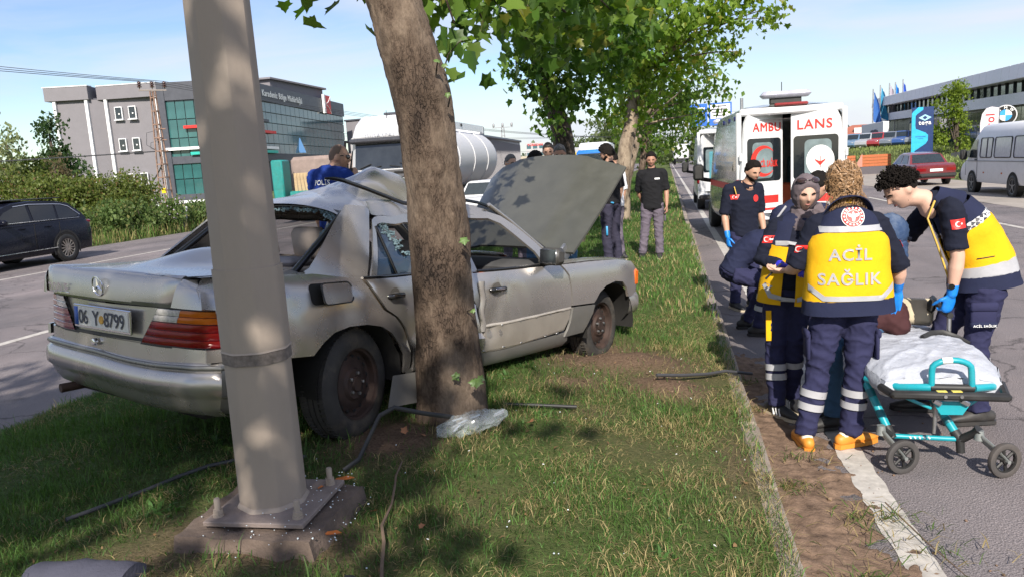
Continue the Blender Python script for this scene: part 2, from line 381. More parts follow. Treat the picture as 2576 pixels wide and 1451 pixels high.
def marking(x,y0,y1,w,jag=.012):
 mb=MB();n=max(2,int((y1-y0)/.06))if y0<8 else 2
 L_,R_=[],[]
 for i in range(n):
  y=y0+(y1-y0)*i/(n-1);j=jag if n>2 else 0
  L_.append(V((x-w/2+j*1.5*nz((y,x,0),9),y,.004)));R_.append(V((x+w/2+j*nz((y,x,5),9),y,.004)))
 mb.loft([[a,b]for a,b in zip(L_,R_)],False,False,False);mb.f=[tuple(reversed(f))for f in mb.f]
 return mb.build('lane_marking',LINEM,None,180,kind='structure')
marking(1.045,3.05,12,.155);marking(1.045,12,200,.155)
marking(7.05,9,21,.13)
for i in range(2,14):marking(7.05,8+i*9,8+i*9+3.5,.13)
for i in range(14):marking(-8.36,4.8+i*9,8.9+i*9,.15)
marking(-14.8,-5,160,.13);marking(-5.55,-5,160,.10)if False else None
marking(4.0,30,33,.13);marking(4.0,42,45,.13);marking(4.0,54,57,.13)
def spill():
 mb=MB();xs=np.arange(.3,2.3,.018);ys=np.arange(1.6,7.2,.018);hz={}
 def h(x,y):
  d=x-.5;lim=.42+1.0*math.exp(-((y-2.1)/.75)**2)-.12*max(0,min(1,(y-4.3)/.8))-.1*max(0,y-5.3)
  base=(lim-d)*.07+.022*nz((x,y,0),2.2)+.012*nz((x,y,4),8)+.010*nz((x,y,12),21)
  if y>3.6:base=min(base,(.47-d)*.1+.012*nz((x,y,4),9))
  t=min(.06,base)
  if t>0:t+=.018*max(0,nz((x,y,6),5))+.01*nz((x,y,6),16)+.006*nz((x,y,8),34)
  return t
 idx={}
 for i,x in enumerate(xs):
  for j,y in enumerate(ys):
   v=h(x,y)
   if v>-.05:idx[(i,j)]=len(mb.v);mb.v.append((x,y,max(v,-.02)+.004))
 for(i,j)in list(idx):
  q=[(i,j),(i+1,j),(i+1,j+1),(i,j+1)]
  if all(k in idx for k in q)and max(mb.v[idx[k]][2]for k in q)>0:mb.f.append(tuple(idx[k]for k in q));mb.m.append(0)
 mb.build('spilled_soil',SOILM,None,180,kind='stuff')
 cl=MB()
 for _ in range(260):
  x,y=random.uniform(.45,1.9),random.uniform(1.7,6.5)
  if h(x,y)<-.03 and random.random()<.8:continue
  r=random.uniform(.003,.011)*(1 if random.random()<.93 else 1.8);cl.ell((x,y,max(0,h(x,y))+r*.4),(r,r*random.uniform(.6,1),r*.7),rotm(random.random()*3,random.random()),6,4)
 for _ in range(160):
  x,y=random.uniform(-.95,.3),random.uniform(5.2,6.5)
  if soil(x,y)<.3:continue
  r=random.uniform(.004,.014);cl.ell((x,y,gh(x,y)+r*.2),(r,r*.7,r*.55),rotm(random.random()*3,random.random()),6,4)
 cl.build('soil_clods',SOILM,None,60,kind='stuff')
spill()
# -------------------------- grass
def leafmat(name,trans=.35,rough=.55):
 m=bpy.data.materials.new(name);t,p,o=nodes(m);k=t.links.new
 at=N(t,'ShaderNodeAttribute',attribute_name='col');k(at.outputs['Color'],p.inputs['Base Color']);p.inputs['Roughness'].default_value=rough;p.inputs['Specular IOR Level'].default_value=.25
 tr=N(t,'ShaderNodeBsdfTranslucent');hs=N(t,'ShaderNodeHueSaturation',Saturation=1.15,Value=1.5);k(at.outputs['Color'],hs.inputs['Color']);k(hs.outputs[0],tr.inputs[0])
 mx=N(t,'ShaderNodeMixShader',_0=trans);k(p.outputs[0],mx.inputs[1]);k(tr.outputs[0],mx.inputs[2]);k(mx.outputs[0],o.inputs[0]);return m
GRASSM=leafmat('grass_blade',.3);LEAFM=leafmat('leaf',.48,.42)
def raw_mesh(name,co,tris,col,m):
 """triangle mesh straight from numpy arrays with one colour per point"""
 me=bpy.data.meshes.new(name);nv,nf=len(co),len(tris)
 me.vertices.add(nv);me.vertices.foreach_set('co',co.astype(np.float32).ravel())
 me.loops.add(nf*3);me.loops.foreach_set('vertex_index',tris.astype(np.int32).ravel())
 me.polygons.add(nf);me.polygons.foreach_set('loop_start',np.arange(0,nf*3,3,dtype=np.int32))
 a=me.attributes.new('col','FLOAT_COLOR','POINT');c4=np.ones((nv,4),np.float32);c4[:,:3]=col;a.data.foreach_set('color',c4.ravel())
 me.materials.append(m);me.update(calc_edges=True);me.validate();return me
rng=np.random.default_rng(5)
def blades(px,py,pz,hgt,wid,lean,col):
 n=len(px);a=rng.uniform(0,2*np.pi,n);la=rng.uniform(0,2*np.pi,n)
 dx,dy=np.cos(a)*wid/2,np.sin(a)*wid/2;lx,ly=np.cos(la)*lean,np.sin(la)*lean
 co=np.empty((n,5,3));base=np.stack([px,py,pz-.01],1)
 co[:,0]=base-np.stack([dx,dy,0*dx],1);co[:,1]=base+np.stack([dx,dy,0*dx],1)
 mid=base+np.stack([lx*.35,ly*.35,hgt*.62],1)
 co[:,2]=mid+np.stack([dx,dy,0*dx],1)*.8;co[:,3]=mid-np.stack([dx,dy,0*dx],1)*.8
 co[:,4]=base+np.stack([lx,ly,hgt*np.clip(1-(lean/(hgt+1e-3))*.25,.45,1)],1)
 tr=np.array([[0,1,2],[0,2,3],[3,2,4]])[None]+(np.arange(n)*5)[:,None,None]
 return co.reshape(-1,3),tr.reshape(-1,3),np.repeat(col,5,0)
def fbm(x,y,s,sd=0):
 return np.array([nz((a,b,sd),s)+.5*nz((a,b,sd+3),s*2.3)for a,b in zip(x,y)])
def lawn(name,n,x0,x1,y0,y1,h0,h1,w,lean,keep=None,straw=.25):
 x=rng.uniform(x0,x1,n);y=rng.uniform(y0,y1,n)
 s=np.array([soil(a,b)for a,b in zip(x,y)]);f=fbm(x,y,1.1);f2=fbm(x,y,3.3,9)
 ok=rng.uniform(0,1,n)>np.clip(s*1.25,0,.97);ok&=rng.uniform(0,1,n)<np.clip(.75+.5*f2,.25,1)
 if keep is not None:ok&=keep(x,y)
 x,y,f,f2=x[ok],y[ok],f[ok],f2[ok];n=len(x)
 z=np.array([gh(a,b)for a,b in zip(x,y)])
 tr_=np.clip(1.1-.7*np.clip(fbm(x,y,.8,31),0,1),.75,1);hg=rng.uniform(h0,h1,n)*np.clip(1+.6*f+.3*f2,.4,1.7)*tr_
 dry=np.clip(straw-.05+.4*f2-.25*f+.26*np.clip((x+1.0)/1.4,-.7,1),0,1)>rng.uniform(0,1,n)  # real straw, its share also raised rightwards to paint the sunlit side paler
 g=np.array([.060,.130,.030])*rng.uniform(.55,1.5,(n,1))*np.clip(1.15+.2*x,.95,1.35)[:,None]+rng.uniform(0,.022,(n,1))*np.array([1,.6,0])  # green lightened towards the right: sunlight painted into the blade colour
 st=np.array([.37,.30,.145])*rng.uniform(.5,1.25,(n,1))
 col=np.where(dry[:,None],st,g);ln=rng.uniform(.2,1,n)*lean*np.where(dry,1.6,1)
 co,tr,cl=blades(x,y,z,hg,w*rng.uniform(.6,1.3,n),ln,col)
 return link(name,raw_mesh(name,co,tr,cl,GRASSM),kind='stuff')
def nopad(x,y):return~((np.abs(x+1.76)<.30)&(np.abs(y-2.87)<.24))&~((x+1.38)**2+(y-4.43)**2<.05)
lawn('grass',215000,XL,XR+.09,1.7,8.2,.03,.075,.0040,.075,nopad)
lawn('thatch',60000,XL,XR+.09,1.7,8.0,.012,.03,.0036,.075,nopad,.62)
lawn('grass',52000,XL,XR+.08,8.2,20,.05,.11,.010,.06,None,.1)
lawn('grass',30000,XL,XR,20,70,.07,.15,.03,.05,None,.08)
lawn('grass_tufts',9000,XL,XR+.05,1.7,8.5,.09,.16,.005,.09,lambda x,y:nopad(x,y)&((fbm(x,y,2.6,21)>.22)|(np.abs(x-.45)<.07)),.15)
def weeds():
 xs,ys=rng.uniform(-4.8,.2,46),rng.uniform(2.0,7.5,46);X_,Y_,C_=[],[],[]
 for x,y in zip(xs,ys):
  if soil(x,y)>.3 or not nopad(np.array([x]),np.array([y]))[0]:continue
  k=14;X_+=list(rng.normal(x,.035,k));Y_+=list(rng.normal(y,.035,k));C_+=[np.array([.055,.115,.03])*rng.uniform(.7,1.4)]*k
 x,y=np.array(X_),np.array(Y_);n=len(x);co,tr,cl=blades(x,y,np.array([gh(a,b)for a,b in zip(x,y)]),rng.uniform(.03,.07,n),rng.uniform(.014,.028,n),rng.uniform(.03,.08,n),np.array(C_));link('weeds',raw_mesh('weeds',co,tr,cl,GRASSM),kind='stuff')
 n=900;x,y=rng.uniform(-4.8,.4,n),rng.uniform(1.9,7.5,n);co,tr,cl=blades(x,y,np.array([gh(a,b)+.03 for a,b in zip(x,y)]),rng.uniform(.004,.012,n),rng.uniform(.006,.02,n),rng.uniform(.01,.04,n),np.array([.20,.12,.06])*rng.uniform(.5,1.4,(n,1)));link('leaf_litter',raw_mesh('leaf_litter',co,tr,cl,GRASSM),kind='stuff')
weeds()
def spilltufts():
 xs,ys=[],[]
 for cx,cy,r,k in((.95,3.75,.14,130),(.78,3.1,.1,160),(1.35,2.7,.2,90),(.62,4.1,.08,90),(.6,2.3,.14,260),(1.02,3.45,.2,90),(.72,4.55,.1,60),(.55,5.4,.05,50),(.56,6.1,.05,50)):
  xs+=list(rng.normal(cx,r,k));ys+=list(rng.normal(cy,r*.6,k))
 x,y=np.array(xs),np.array(ys);n=len(x);dry=rng.uniform(0,1,n)<.5
 col=np.where(dry[:,None],np.array([.33,.26,.12])*rng.uniform(.6,1.2,(n,1)),np.array([.07,.125,.025])*rng.uniform(.6,1.4,(n,1)))
 co,tr,cl=blades(x,y,np.full(n,.035),rng.uniform(.02,.07,n),rng.uniform(.004,.007,n),rng.uniform(.05,.16,n),col)
 link('uprooted_grass',raw_mesh('uprooted_grass',co,tr,cl,GRASSM),kind='stuff')
spilltufts()
# -------------------------- the wrecked saloon
CAR=thing('saloon_car','crashed champagne saloon with crushed roof and raised bonnet, its side wrapped round the plane tree','car',(-2.5864,4.3021,.364),rot=(.0175,.113,1.1711))
def sm(a,b,t):t=max(0,min(1,(t-a)/(b-a)));return t*t*(3-2*t)
def interp(t,tab):
 if t<=tab[0][0]:return tab[0][1]
 for(a,u),(b,v)in zip(tab,tab[1:]):
  if t<=b:return u+(v-u)*(t-a)/(b-a)
 return tab[-1][1]
WZ=[(.15,.78),(.25,.815),(.35,.845),(.5,.862),(.65,.868),(.74,.864),(.82,.853),(.88,.832),(.92,.80),(.955,.745),(1.1,.69),(1.3,.60),(1.4,.52)]
GZ=[(.85,.80),(.90,.765),(1.0,.735),(1.1,.695),(1.2,.655),(1.3,.61),(1.36,.57),(1.45,.5)]
def wx(x):
 d=0
 if x<-.55:d+=.075*((-.55-x)/.45)**2
 if x>2.95:d+=.085*((x-2.95)/.5)**2
 return d
def side(x,z):return interp(z,WZ)-wx(x)
def green(x,z):return interp(z,GZ)
def crash(p):
 """bend of the body round the trunk, plus the buckled sheet metal"""
 x,y,z=p
 e=math.exp(-((x-.82)/.42)**2)*sm(.0,-.9,y)
 y+=.13*e*(1 if z>.45 else .45)
 if z>1.05:
  up=.17*math.exp(-((x-.88)/.38)**2)*math.exp(-((y+.12)/.42)**2)*sm(1.05,1.3,z)
  z+=up
  z-=.05*math.exp(-((x-.72)/.3)**2)*sm(-.25,-.6,y)
  z+=.02*nz((x,y,0),5,4)*sm(.1,.6,x)*sm(1.5,1.1,x)
  for c0,k_,dp in((.48,.30,.018),(.66,-.35,.024),(1.02,.25,.022),(.30,.55,.010)):z-=dp*max(0,1-abs(x-c0-k_*(y+.2))/.055)*sm(.45,.1,y)
 if z<1.0 and y<0:
  y+=.022*max(0,1-abs(x-1.36-.35*(z-.6))/.07)*sm(.35,.5,z)*sm(.92,.8,z)+.012*max(0,1-abs(x-1.62+.5*(z-.6))/.10)*sm(.4,.55,z)*sm(.9,.75,z)
  y+=.020*max(0,1-abs(x+.56+.25*(z-.7))/.06)*sm(.50,.62,z)+.012*max(0,1-abs(z-.80-.2*(x+.5))/.03)*sm(-.9,-.7,x)*sm(-.38,-.5,x)
 a=sm(-.75,-.45,x)*sm(.35,.0,x)*sm(-.4,-.8,y)
 y+=.012*a*nz((x,z,0),5,2)
 if x>1.15:
  dx,dy,dz=x-1.15,y+.5,z-.5;k=sm(1.15,1.45,x);b,q=-.0969,.048
  c,s=math.cos(b),math.sin(b);dx,dy=dx*c-dy*s,dx*s+dy*c
  c,s=math.cos(q),math.sin(q);dx,dz=dx*c-dz*s,dx*s+dz*c
  x,y,z=1.15+dx,-.5+dy,.5+dz
 return V((x,y,z))
def panel(name,outline,fn,holes=(),step=.06,rim=.018,mats=PAINT,parent=None,mir=False,smooth=42,dent=0,inward=None,seed=1,**kw):
 """sheet-metal panel: a 2-D outline (with holes) laid on the body surface fn(u,v), edges folded inward"""
 pts=[];ed=[]
 for poly in[outline]+list(holes):
  b=len(pts);q=[];n=len(poly)
  for i in range(n):
   A,B=V(poly[i]),V(poly[(i+1)%n]);k=max(1,int((B-A).length/step));q+=[A+(B-A)*j/k for j in range(k)]
  pts+=q;m=len(q);ed+=[(b+i,b+(i+1)%m)for i in range(m)]
 xs=[p[0]for p in outline];ys=[p[1]for p in outline];x=min(xs)+step/2;r_=0
 while x<max(xs):
  y=min(ys)+step/2*(1+r_%2)
  while y<max(ys):
   if inpoly((x,y),outline)and not any(inpoly((x,y),h)for h in holes):pts.append(V((x,y)))
   y+=step
  x+=step*.87;r_+=1
 r=geometry.delaunay_2d_cdt(pts,ed,[],0,1e-5);fs=[]
 for f in r[2]:
  c=sum((r[0][i]for i in f),V((0,0)))/len(f)
  if inpoly(c,outline)and not any(inpoly(c,h)for h in holes):fs.append(list(f))
 P=[V(fn(p.x,p.y))for p in r[0]]
 e={}
 for f in fs:
  for a,b in zip(f,f[1:]+f[:1]):e[(a,b)]=1
 bd=[(a,b)for(a,b)in e if(b,a)not in e]
 cen=V(inward)if inward else V((.9,0,.6))
 n_=len(P);add={}
 for a,b in bd:
  for i in(a,b):
   if i not in add:
    add[i]=len(P);d=cen-P[i];d.x*=.15;P.append(P[i]+d.normalized()*rim)
  fs.append([a,add[a],add[b],b])
 if mir:P=[V((p.x,-p.y,p.z))for p in P]
 tot=sum(((P[f[1]]-P[f[0]]).cross(P[f[2]]-P[f[0]])).dot(P[f[0]]-cen)for f in fs if len(f)==3)
 if tot<0:fs=[f[::-1]for f in fs]
 P=[p+(p-cen).normalized()*dent*nz(p,3.2,seed)for p in P]if dent else P
 mb=MB();mb.add([crash(p)for p in P],[tuple(f)for f in fs]);return mb.build(name,mats,parent or CAR,smooth,**kw)
def S_(x,z):return(x,-side(x,z),z)
def G_(x,z):return(x,-green(x,z),z)
def Gin(d):return lambda x,z:(x,-green(x,z)+d,z)
def Sin(d):return lambda x,z:(x,-side(x,z)+d,z)
ARCH_R=[(.40,.30),(.385,.42),(.335,.50),(.26,.57),(.16,.62),(.03,.645),(-.10,.645),(-.22,.62),(-.30,.575),(-.37,.51)]
ARCH_F=[(2.60,.545),(2.63,.57),(2.68,.625),(2.78,.675),(2.93,.70),(3.05,.685),(3.13,.625),(3.17,.54)]
for mir in(False,True):
 low=[(-.49,.515),(-.70,.525),(-.885,.54)]if not mir else[(-.42,.34),(-.60,.30),(-.885,.34),(-.885,.54)]
 panel('quarter_panel',[(-.93,.945),(-.34,.952),(.03,.905),(.10,.80),(.17,.72),(.29,.665),(.37,.60),(.435,.51),(.455,.42),(.46,.30)]+ARCH_R+low+[(-.97,.54),(-.97,.60),(-.885,.605),(-.925,.795),(-.985,.80),(-.985,.90)],S_,mir=mir,dent=.004,step=.05)
 if not mir:panel('door_jamb',[(.03,.90),(.20,.90),(.30,.74),(.42,.64),(.52,.5),(.53,.3),(.46,.3),(.455,.42),(.435,.51),(.37,.60),(.29,.665),(.17,.72),(.10,.80)],Sin(.035),mats=JAMB,rim=.004)
 panel('roof_pillar',[(-.34,.957),(.14,.915),(.19,1.02),(.30,1.27),(.345,1.335),(.12,1.345),(.055,1.30),(-.30,.975)],G_,mir=mir,step=.045,rim=.012)
 panel('pillar_base_trim',[(-.345,.935),(.13,.888),(.137,.915),(-.335,.957)],Gin(-.008),mir=mir,rim=.01)
 rd=[(.065,.90),(.13,.80),(.20,.72),(.31,.665),(.41,.585),(.47,.48),(.49,.30),(1.16,.30),(1.13,.905)]
 panel('rear_door',rd,Sin(-.008 if not mir else 0),mir=mir,dent=.01,seed=3)
 panel('rear_door_frame',[(.165,.905),(.245,1.06),(.32,1.262),(.36,1.292),(1.12,1.31),(1.12,.905)],Gin(-.004),holes=[[(.225,.915),(.30,1.09),(.345,1.225),(.37,1.25),(1.06,1.265),(1.06,.915)]],mir=mir,step=.05)
 fd=[(1.115,.895),(1.135,.80),(1.205,.65),(1.215,.50),(1.205,.325),(1.62,.325),(2.185,.365),(2.245,.45),(2.262,.54),(2.262,.66),(2.235,.80),(2.15,.895)]
 fdo=panel('front_door',fd,S_,mir=mir,dent=.008,seed=5)
 panel('front_door_frame',[(1.17,.90),(1.17,1.32),(1.55,1.325),(1.68,1.29),(1.80,1.22),(2.0,1.07),(2.155,.92),(2.1,.895)],Gin(-.004),holes=[[(1.285,.912),(1.225,1.12),(1.20,1.27),(1.53,1.275),(1.65,1.235),(1.76,1.155),(1.95,1.01),(2.03,.912)]],mir=mir,step=.05)
 fe=[(2.17,.905),(2.25,.81),(2.278,.66),(2.278,.555)]+[(2.60,.545)]+ARCH_F[1:]+[(3.36,.53),(3.39,.62),(3.36,.79),(3.27,.85),(2.95,.885),(2.6,.902)]
 panel('front_fender',fe,S_,mir=mir,step=.05,dent=.003)
 panel('fender_cladding',[(2.278,.54),(2.595,.53),(2.57,.46),(2.46,.31),(2.20,.305),(2.255,.42)],Sin(-.012),mir=mir,mats=PAINTD)
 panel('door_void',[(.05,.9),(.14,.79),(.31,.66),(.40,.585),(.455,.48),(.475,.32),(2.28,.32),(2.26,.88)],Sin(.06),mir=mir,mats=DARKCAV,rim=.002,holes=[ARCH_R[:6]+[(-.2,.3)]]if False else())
for s in(-1,1):
 mb=MB();mb.grid(lambda u,v:crash((u,s*v,.946-(.020-.036*(u+.985)/.64)*sm(.72,.62,v)*(1 if u<-.4 else .6)+.004)),np.linspace(-.975,-.33,14),np.linspace(.755,.60 if s<0 else .65,7))
 o=mb.build('boot_gutter',PAINT,CAR,60)
def trunk(u,v):
 x=-.985+.64*u
 hump=.085*math.exp(-((x+.42)/.3)**2)*math.exp(-((v+.02)/.34)**2)
 return crash((x-.02*(1-v*v)*(1-u),v*(.615 if v<0 else .72-.06*u),.957+.035*u+hump-.018*v*v-.006*(abs(v)**8)))
mb=MB();mb.grid(trunk,[0]+list(np.linspace(.03,1,16)),np.linspace(1,-1,25))
rear_z=lambda t:[.957,.951,.935,.90,.86,.82,.803][t]
rear_x=[-1.005,-1.018,-1.032,-1.04,-1.044,-1.046,-1.046]
def tface(i,v):
 w=.615-.012*i-.0 if v<0 else .72-.008*i
 return crash((rear_x[i]+(.05 if v<0 else .014)*v*v+(.018 if abs(v)>.98 else 0),v*w,rear_z(i)-.018*v*v*(1 if i==0 else 0)))
mb.grid(lambda u,v:tface(int(u),v),[6,5,4,3,2,1,0],np.linspace(1,-1,25));mb.f=[tuple(reversed(f))for f in mb.f]
bm=mb.build('boot_lid',PAINT,CAR,50)
bv=bmesh.new();bv.from_mesh(bm.data);bmesh.ops.remove_doubles(bv,verts=bv.verts,dist=.012);bmesh.ops.recalc_face_normals(bv,faces=bv.faces);bv.to_mesh(bm.data);bv.free();shade(bm.data,50)
def rx(y,z=.7):return-1.03+.055*(y/.72)**2
def rearbox(name,poly,t,m,parent=None,back=.02,step=.06,smooth=40,x0=None,z3=None):
 """rear-face piece: (y,z) outline standing t proud of the tail"""
 return panel(name,poly,lambda y,z:((x0(y,z)if x0 else rx(y,z))-t,y,z),mats=m,parent=parent,rim=back,step=step,smooth=smooth,inward=(0,0,.65))
rearbox('tail_panel',[(-.35,.60),(-.50,.795),(.625,.795),(.62,.60)],0,PAINT)
rearbox('lower_tail_panel',[(-.79,.505),(-.79,.598),(.79,.598),(.79,.505)],.004,PAINT,x0=lambda y,z:rx(y)+.3*max(0,abs(y)-.70)**1.0)
rearbox('boot_trim_strip',[(-.58,.793),(-.575,.812),(.64,.805),(.64,.788)],.012,GLOSSBLACK)
rearbox('lower_trim_strip',[(-.41,.607),(-.41,.622),(.62,.612),(.62,.597)],.008,BLACK)
for s in(-1,1):
 mb=MB()
 def cor(u,v):
  z=.797+.150*v;y1=side(-.985,min(z,.94));y=((.575 if s<0 else .665)+.045*v)*(1-u)+y1*u;x=(-1.015 if s<0 else-1.03)+.012*v+(.03 if s<0 else .045)*u*u+.028*v**5
  return crash((x,s*y,z-.012*v**4))
 mb.grid(cor,np.linspace(0,1,14),np.linspace(0,1,14));
 if s>0:mb.f=[tuple(reversed(f))for f in mb.f]
 mb.build('wing_corner',PAINT,CAR,180)
gap=MB();gap.add([crash(p)for p in((-.99,-.47,.80),(-.985,-.53,.80),(-.95,-.665,.94),(-.35,-.64,.95),(-.35,-.60,.95),(-.96,-.60,.945))],[(0,1,2,5),(5,2,3,4)]);gap.build('boot_gap',DARKCAV,CAR,180)
LENS_R=mat('red_lens',(.19,.005,.008),rough=.12,var=.25,scale=30,coat=.8,aniso=(1,1,6));LENS_A=mat('amber_lens',(.50,.12,.01),rough=.12,var=.15,coat=.8);LENS_W=mat('clear_lens',(.48,.46,.43),rough=.15,var=.3,scale=60,coat=.8)
def lampx(s):
 pts=[(-1.02,.32),(-1.012,.48),(-.985,.62),(-.965,.70),(-.945,.745),(-.915,.772),(-.86,.80)]
 return pts
for s in(-1,1):
 L0=lampx(s)
 ho=MB()
 def pt(t,z,lift):
  inner=.33+(.15*(z-.60)/.19)
  y=inner+(.80-inner)*t;x=interp(y,[(b,a)for a,b in L0]);
  return crash((x-lift-(.004 if t<.8 else 0),s*(y+lift*sm(.7,1,t)),z+.0))
 ho.grid(lambda u,v:pt(u,v,.0),np.linspace(-.03,1.03,16),[.592,.60,.70,.79,.80])
 if s>0:ho.f=[tuple(reversed(f))for f in ho.f]
 lamp=ho.build('tail_lamp',BLACK,CAR,60)
 def rib(z0,z1,t0,t1,m,nm):
  g=MB();k=max(6,int(24*(t1-t0)))
  prof=[(z0,.007),(z0+.003,.010),(z1-.003,.012),(z1,.007)]
  g.grid(lambda u,j:pt(u,prof[int(j)][0],prof[int(j)][1]),np.linspace(t0,t1,k),range(4))
  if s>0:g.f=[tuple(reversed(f))for f in g.f]
  g.build(nm,m,lamp,50)
 for i in range(3):rib(.605+i*.0385,.605+(i+1)*.0385-.002,0.01,.99,LENS_R,'red_lens')
 for i in range(2):
  z=.722+i*.033;rib(z,z+.031,.01,.47,LENS_W,'clear_lens');rib(z,z+.031,.475,.99,LENS_A,'amber_lens')
def bump(name,prof,xs,m,mir=1):
 mb=MB();mb.grid(lambda i,j:crash((xs[int(i)][0]-(prof[int(j)][0])*xs[int(i)][2],xs[int(i)][1]+prof[int(j)][0]*xs[int(i)][3],prof[int(j)][1]+xs[int(i)][4])),range(len(xs)),range(len(prof)));return mb.build(name,m,CAR,45)
path=[]
for i in range(27):
 t=-1+2*i/26;y=t*.80
 x=-1.0+.05*(abs(t)**2);path.append((x+(.05*sm(.9,1,abs(t))),-y,1,0,-.012*sm(-.2,.35,t)*sm(.95,.5,t)*1.2))
def sidep(s):return[(x,s*.80,.45,s*.9,0)for x in(-.90,-.84,-.76,-.66,-.55)]
full=[(a,b,c,d,e)for a,b,c,d,e in reversed(sidep(1))]+path+sidep(-1)
bump('bumper',[(-.03,.535),(.01,.537),(.035,.53),(.045,.515),(.045,.50),(.035,.495),(.04,.488),(.055,.475),(.062,.43),(.055,.385),(.03,.365),(.02,.345),(.005,.31),(-.03,.27),(-.07,.255)],full,PAINT)
bump('bumper_strip',[(.04,.525),(.05,.522),(.054,.512),(.05,.502),(.042,.498)],full,mat('bumper_trim',(.2,.195,.185),rough=.3,metal=.6,var=.1))
sp=[(x,-.80,.45,-.9,0)for x in(-.90,-.84,-.76,-.66,-.58)]
bump('bumper_inset',[(.064,.505),(.07,.49),(.07,.39),(.06,.375)],sp,PAINTD)
bx_=lambda y,z:rx(y)+.0
pl=MB();pl.box((-1.058,-.005,.70),(.012,.575,.125),.004,rotm(0,R(-3)));po=pl.build('number_plate_frame',CHROME,CAR,30)
p2=MB();p2.box((-1.064,-.005,.70),(.008,.545,.103),.002,rotm(0,R(-3)));plate=p2.build('number_plate',mat('plate_white',(.62,.60,.55),rough=.55,var=.1,dirt=.5,dirtcol=(.35,.30,.24)),po,30)
NAVY=mat('plate_ink',(.025,.03,.05),rough=.5,var=.2)
dz=V((-math.sin(R(3)),0,math.cos(R(3))));
for ch,y in(('0',.19),('6',.142),('Y',.035),('8',-.072),('7',-.123),('9',-.173),('9',-.224)):tx=MB();add_text(tx,ch,(-1.0685,y,.70),(0,-1,0),dz,h=.078,bold=.012);tx.build('plate_character',NAVY,po,180)
bl=MB();bl.box((-1.0685,.246,.70),(.003,.04,.10),0,rotm(0,R(-3)));bl.build('blue_band',mat('plate_blue',(.03,.09,.35),rough=.5),po,180)
se=MB();se.lathe([(0,.004),(.022,.004),(.022,0)],16,(-1.068,-.018,.695),axz((-1,0,0)));se.build('registration_seal',mat('seal_ochre',(.55,.30,.04),rough=.6,var=.3,scale=80),po,60)
st=MB()
c0=V((-1.058,.035,.868));tilt=V((-.18,0,1)).normalized()
rg=[c0+V((0,-1,0))*math.cos(a)*.05+tilt*math.sin(a)*.05 for a in np.linspace(0,2*math.pi,33)]
st.tube(rg,.0042,6)
for k in range(3):
 a=R(90+120*k);d=V((0,-1,0))*math.cos(a)+tilt*math.sin(a);sd_=V((0,-1,0))*math.cos(a+R(90))+tilt*math.sin(a+R(90));nn=V((-1,0,-.18)).normalized()
 b=c0;st.add([b+d*.049,b+sd_*.009+d*.004,b-sd_*.009+d*.004,b+nn*.008,b-nn*.004],[(0,3,1),(0,2,3),(1,3,2),(0,1,4),(0,4,2)])
st.build('boot_emblem',CHROME,CAR,50)
bd=MB();add_text(bd,'200 E',(-1.047,.475,.836),(0.05,-1,0),tilt,w=.20,bold=.02,t=.006);bd.box((-1.046,.475,.812),(.008,.20,.005));bd.build('model_badge',CHROME,CAR,60)
lk=MB();lk.lathe([(.012,.02),(.018,.018),(.02,.008),(.02,0)],16,(-1.04,.095,.566),axz((-1,0,0)),caps=True);lk.build('boot_lock',CHROME,CAR,40)
ex=MB();ex.tube([(-.75,.52,.27),(-.95,.525,.255),(-1.03,.53,.25)],.026,12,False);ex.tube([(-1.03,.53,.25),(-.9,.525,.256)],.021,12,True);ex.build('exhaust_pipe',RUST,CAR,60)
def gpt(t,w):
 """point round the rear window opening; w widens outward"""
 q=[(-.31,-.63,.955),(.115,-.555,1.30),(.13,0,1.345),(.115,.555,1.30),(-.31,.63,.955)]
 return q
gk=MB()
for pts,r in(([(-.315,-.635,.945),(-.10,-.60,1.115),(.118,-.56,1.297)],.021),([(.118,-.56,1.297),(.13,-.3,1.325),(.135,0,1.335),(.13,.3,1.325),(.118,.56,1.297)],.016),([(.118,.56,1.297),(-.10,.60,1.115),(-.315,.635,.945)],.021)):
 gk.tube([crash(p)for p in pts],r,8)
gk.build('rear_window_seal',GLOSSBLACK,CAR,60)
CRAZED=mat('crazed_glass',(.22,.33,.38),rough=.25,var=.7,scale=120,alpha=.75,bump=1,bscale=220)
cr=MB()
for i in range(220):
 t=random.random();e=random.random()
 if e<.55:p=V((.105,-.52+1.0*t,1.295+.02*(1-abs(t-.5)*2)))
 elif e<.85:p=V((-.28+.38*t,-.61+.06*t,.965+.32*t))
 else:p=V((.09,-.44-.08*random.random(),1.25+.04*random.random()))
 p=crash(p)+V((random.uniform(-.01,.01),random.uniform(-.012,.012),random.uniform(-.012,.008)));cr.box(p,(random.uniform(.006,.016),)*3,0,rotm(random.random()*3,random.random()*3))
cr.build('shattered_glass_edge',CRAZED,CAR,None,kind='stuff')
def roofz(x,y):
 z=interp(x,[(.07,1.335),(.2,1.375),(.5,1.415),(.9,1.428),(1.3,1.415),(1.55,1.385),(1.7,1.345)])
 return z-.055*(abs(y)/.56)**2.6+.01*(1-(y/.56)**2)
mb=MB()
def roof(u,v):
 x=.075+u*1.6;w=.575-.02*u
 x0=x+.05*(1-v*v)*(u-.5)*.6
 p=crash((x0,v*w,roofz(x,v*.56)))
 f=abs(x-(.86+.25*v));
 if f<.12:p.z+=.035*(1-f/.12)*sm(-.75,-.2,v)*sm(.9,.3,v)
 return p
mb.grid(roof,np.linspace(0,1,46),np.linspace(1,-1,30));ro=mb.build('roof',PAINT,CAR,28)
mb=MB()
for s in(-1,1):
 mb.grid(lambda u,v:crash((.33+u*1.25,s*(.56+.055*v),1.372-.075*v-.03*sm(.85,1,u))),np.linspace(0,1,22),[0,.35,.7,1]if s<0 else[1,.7,.35,0])
mb.build('cant_rail',PAINT,CAR,60)
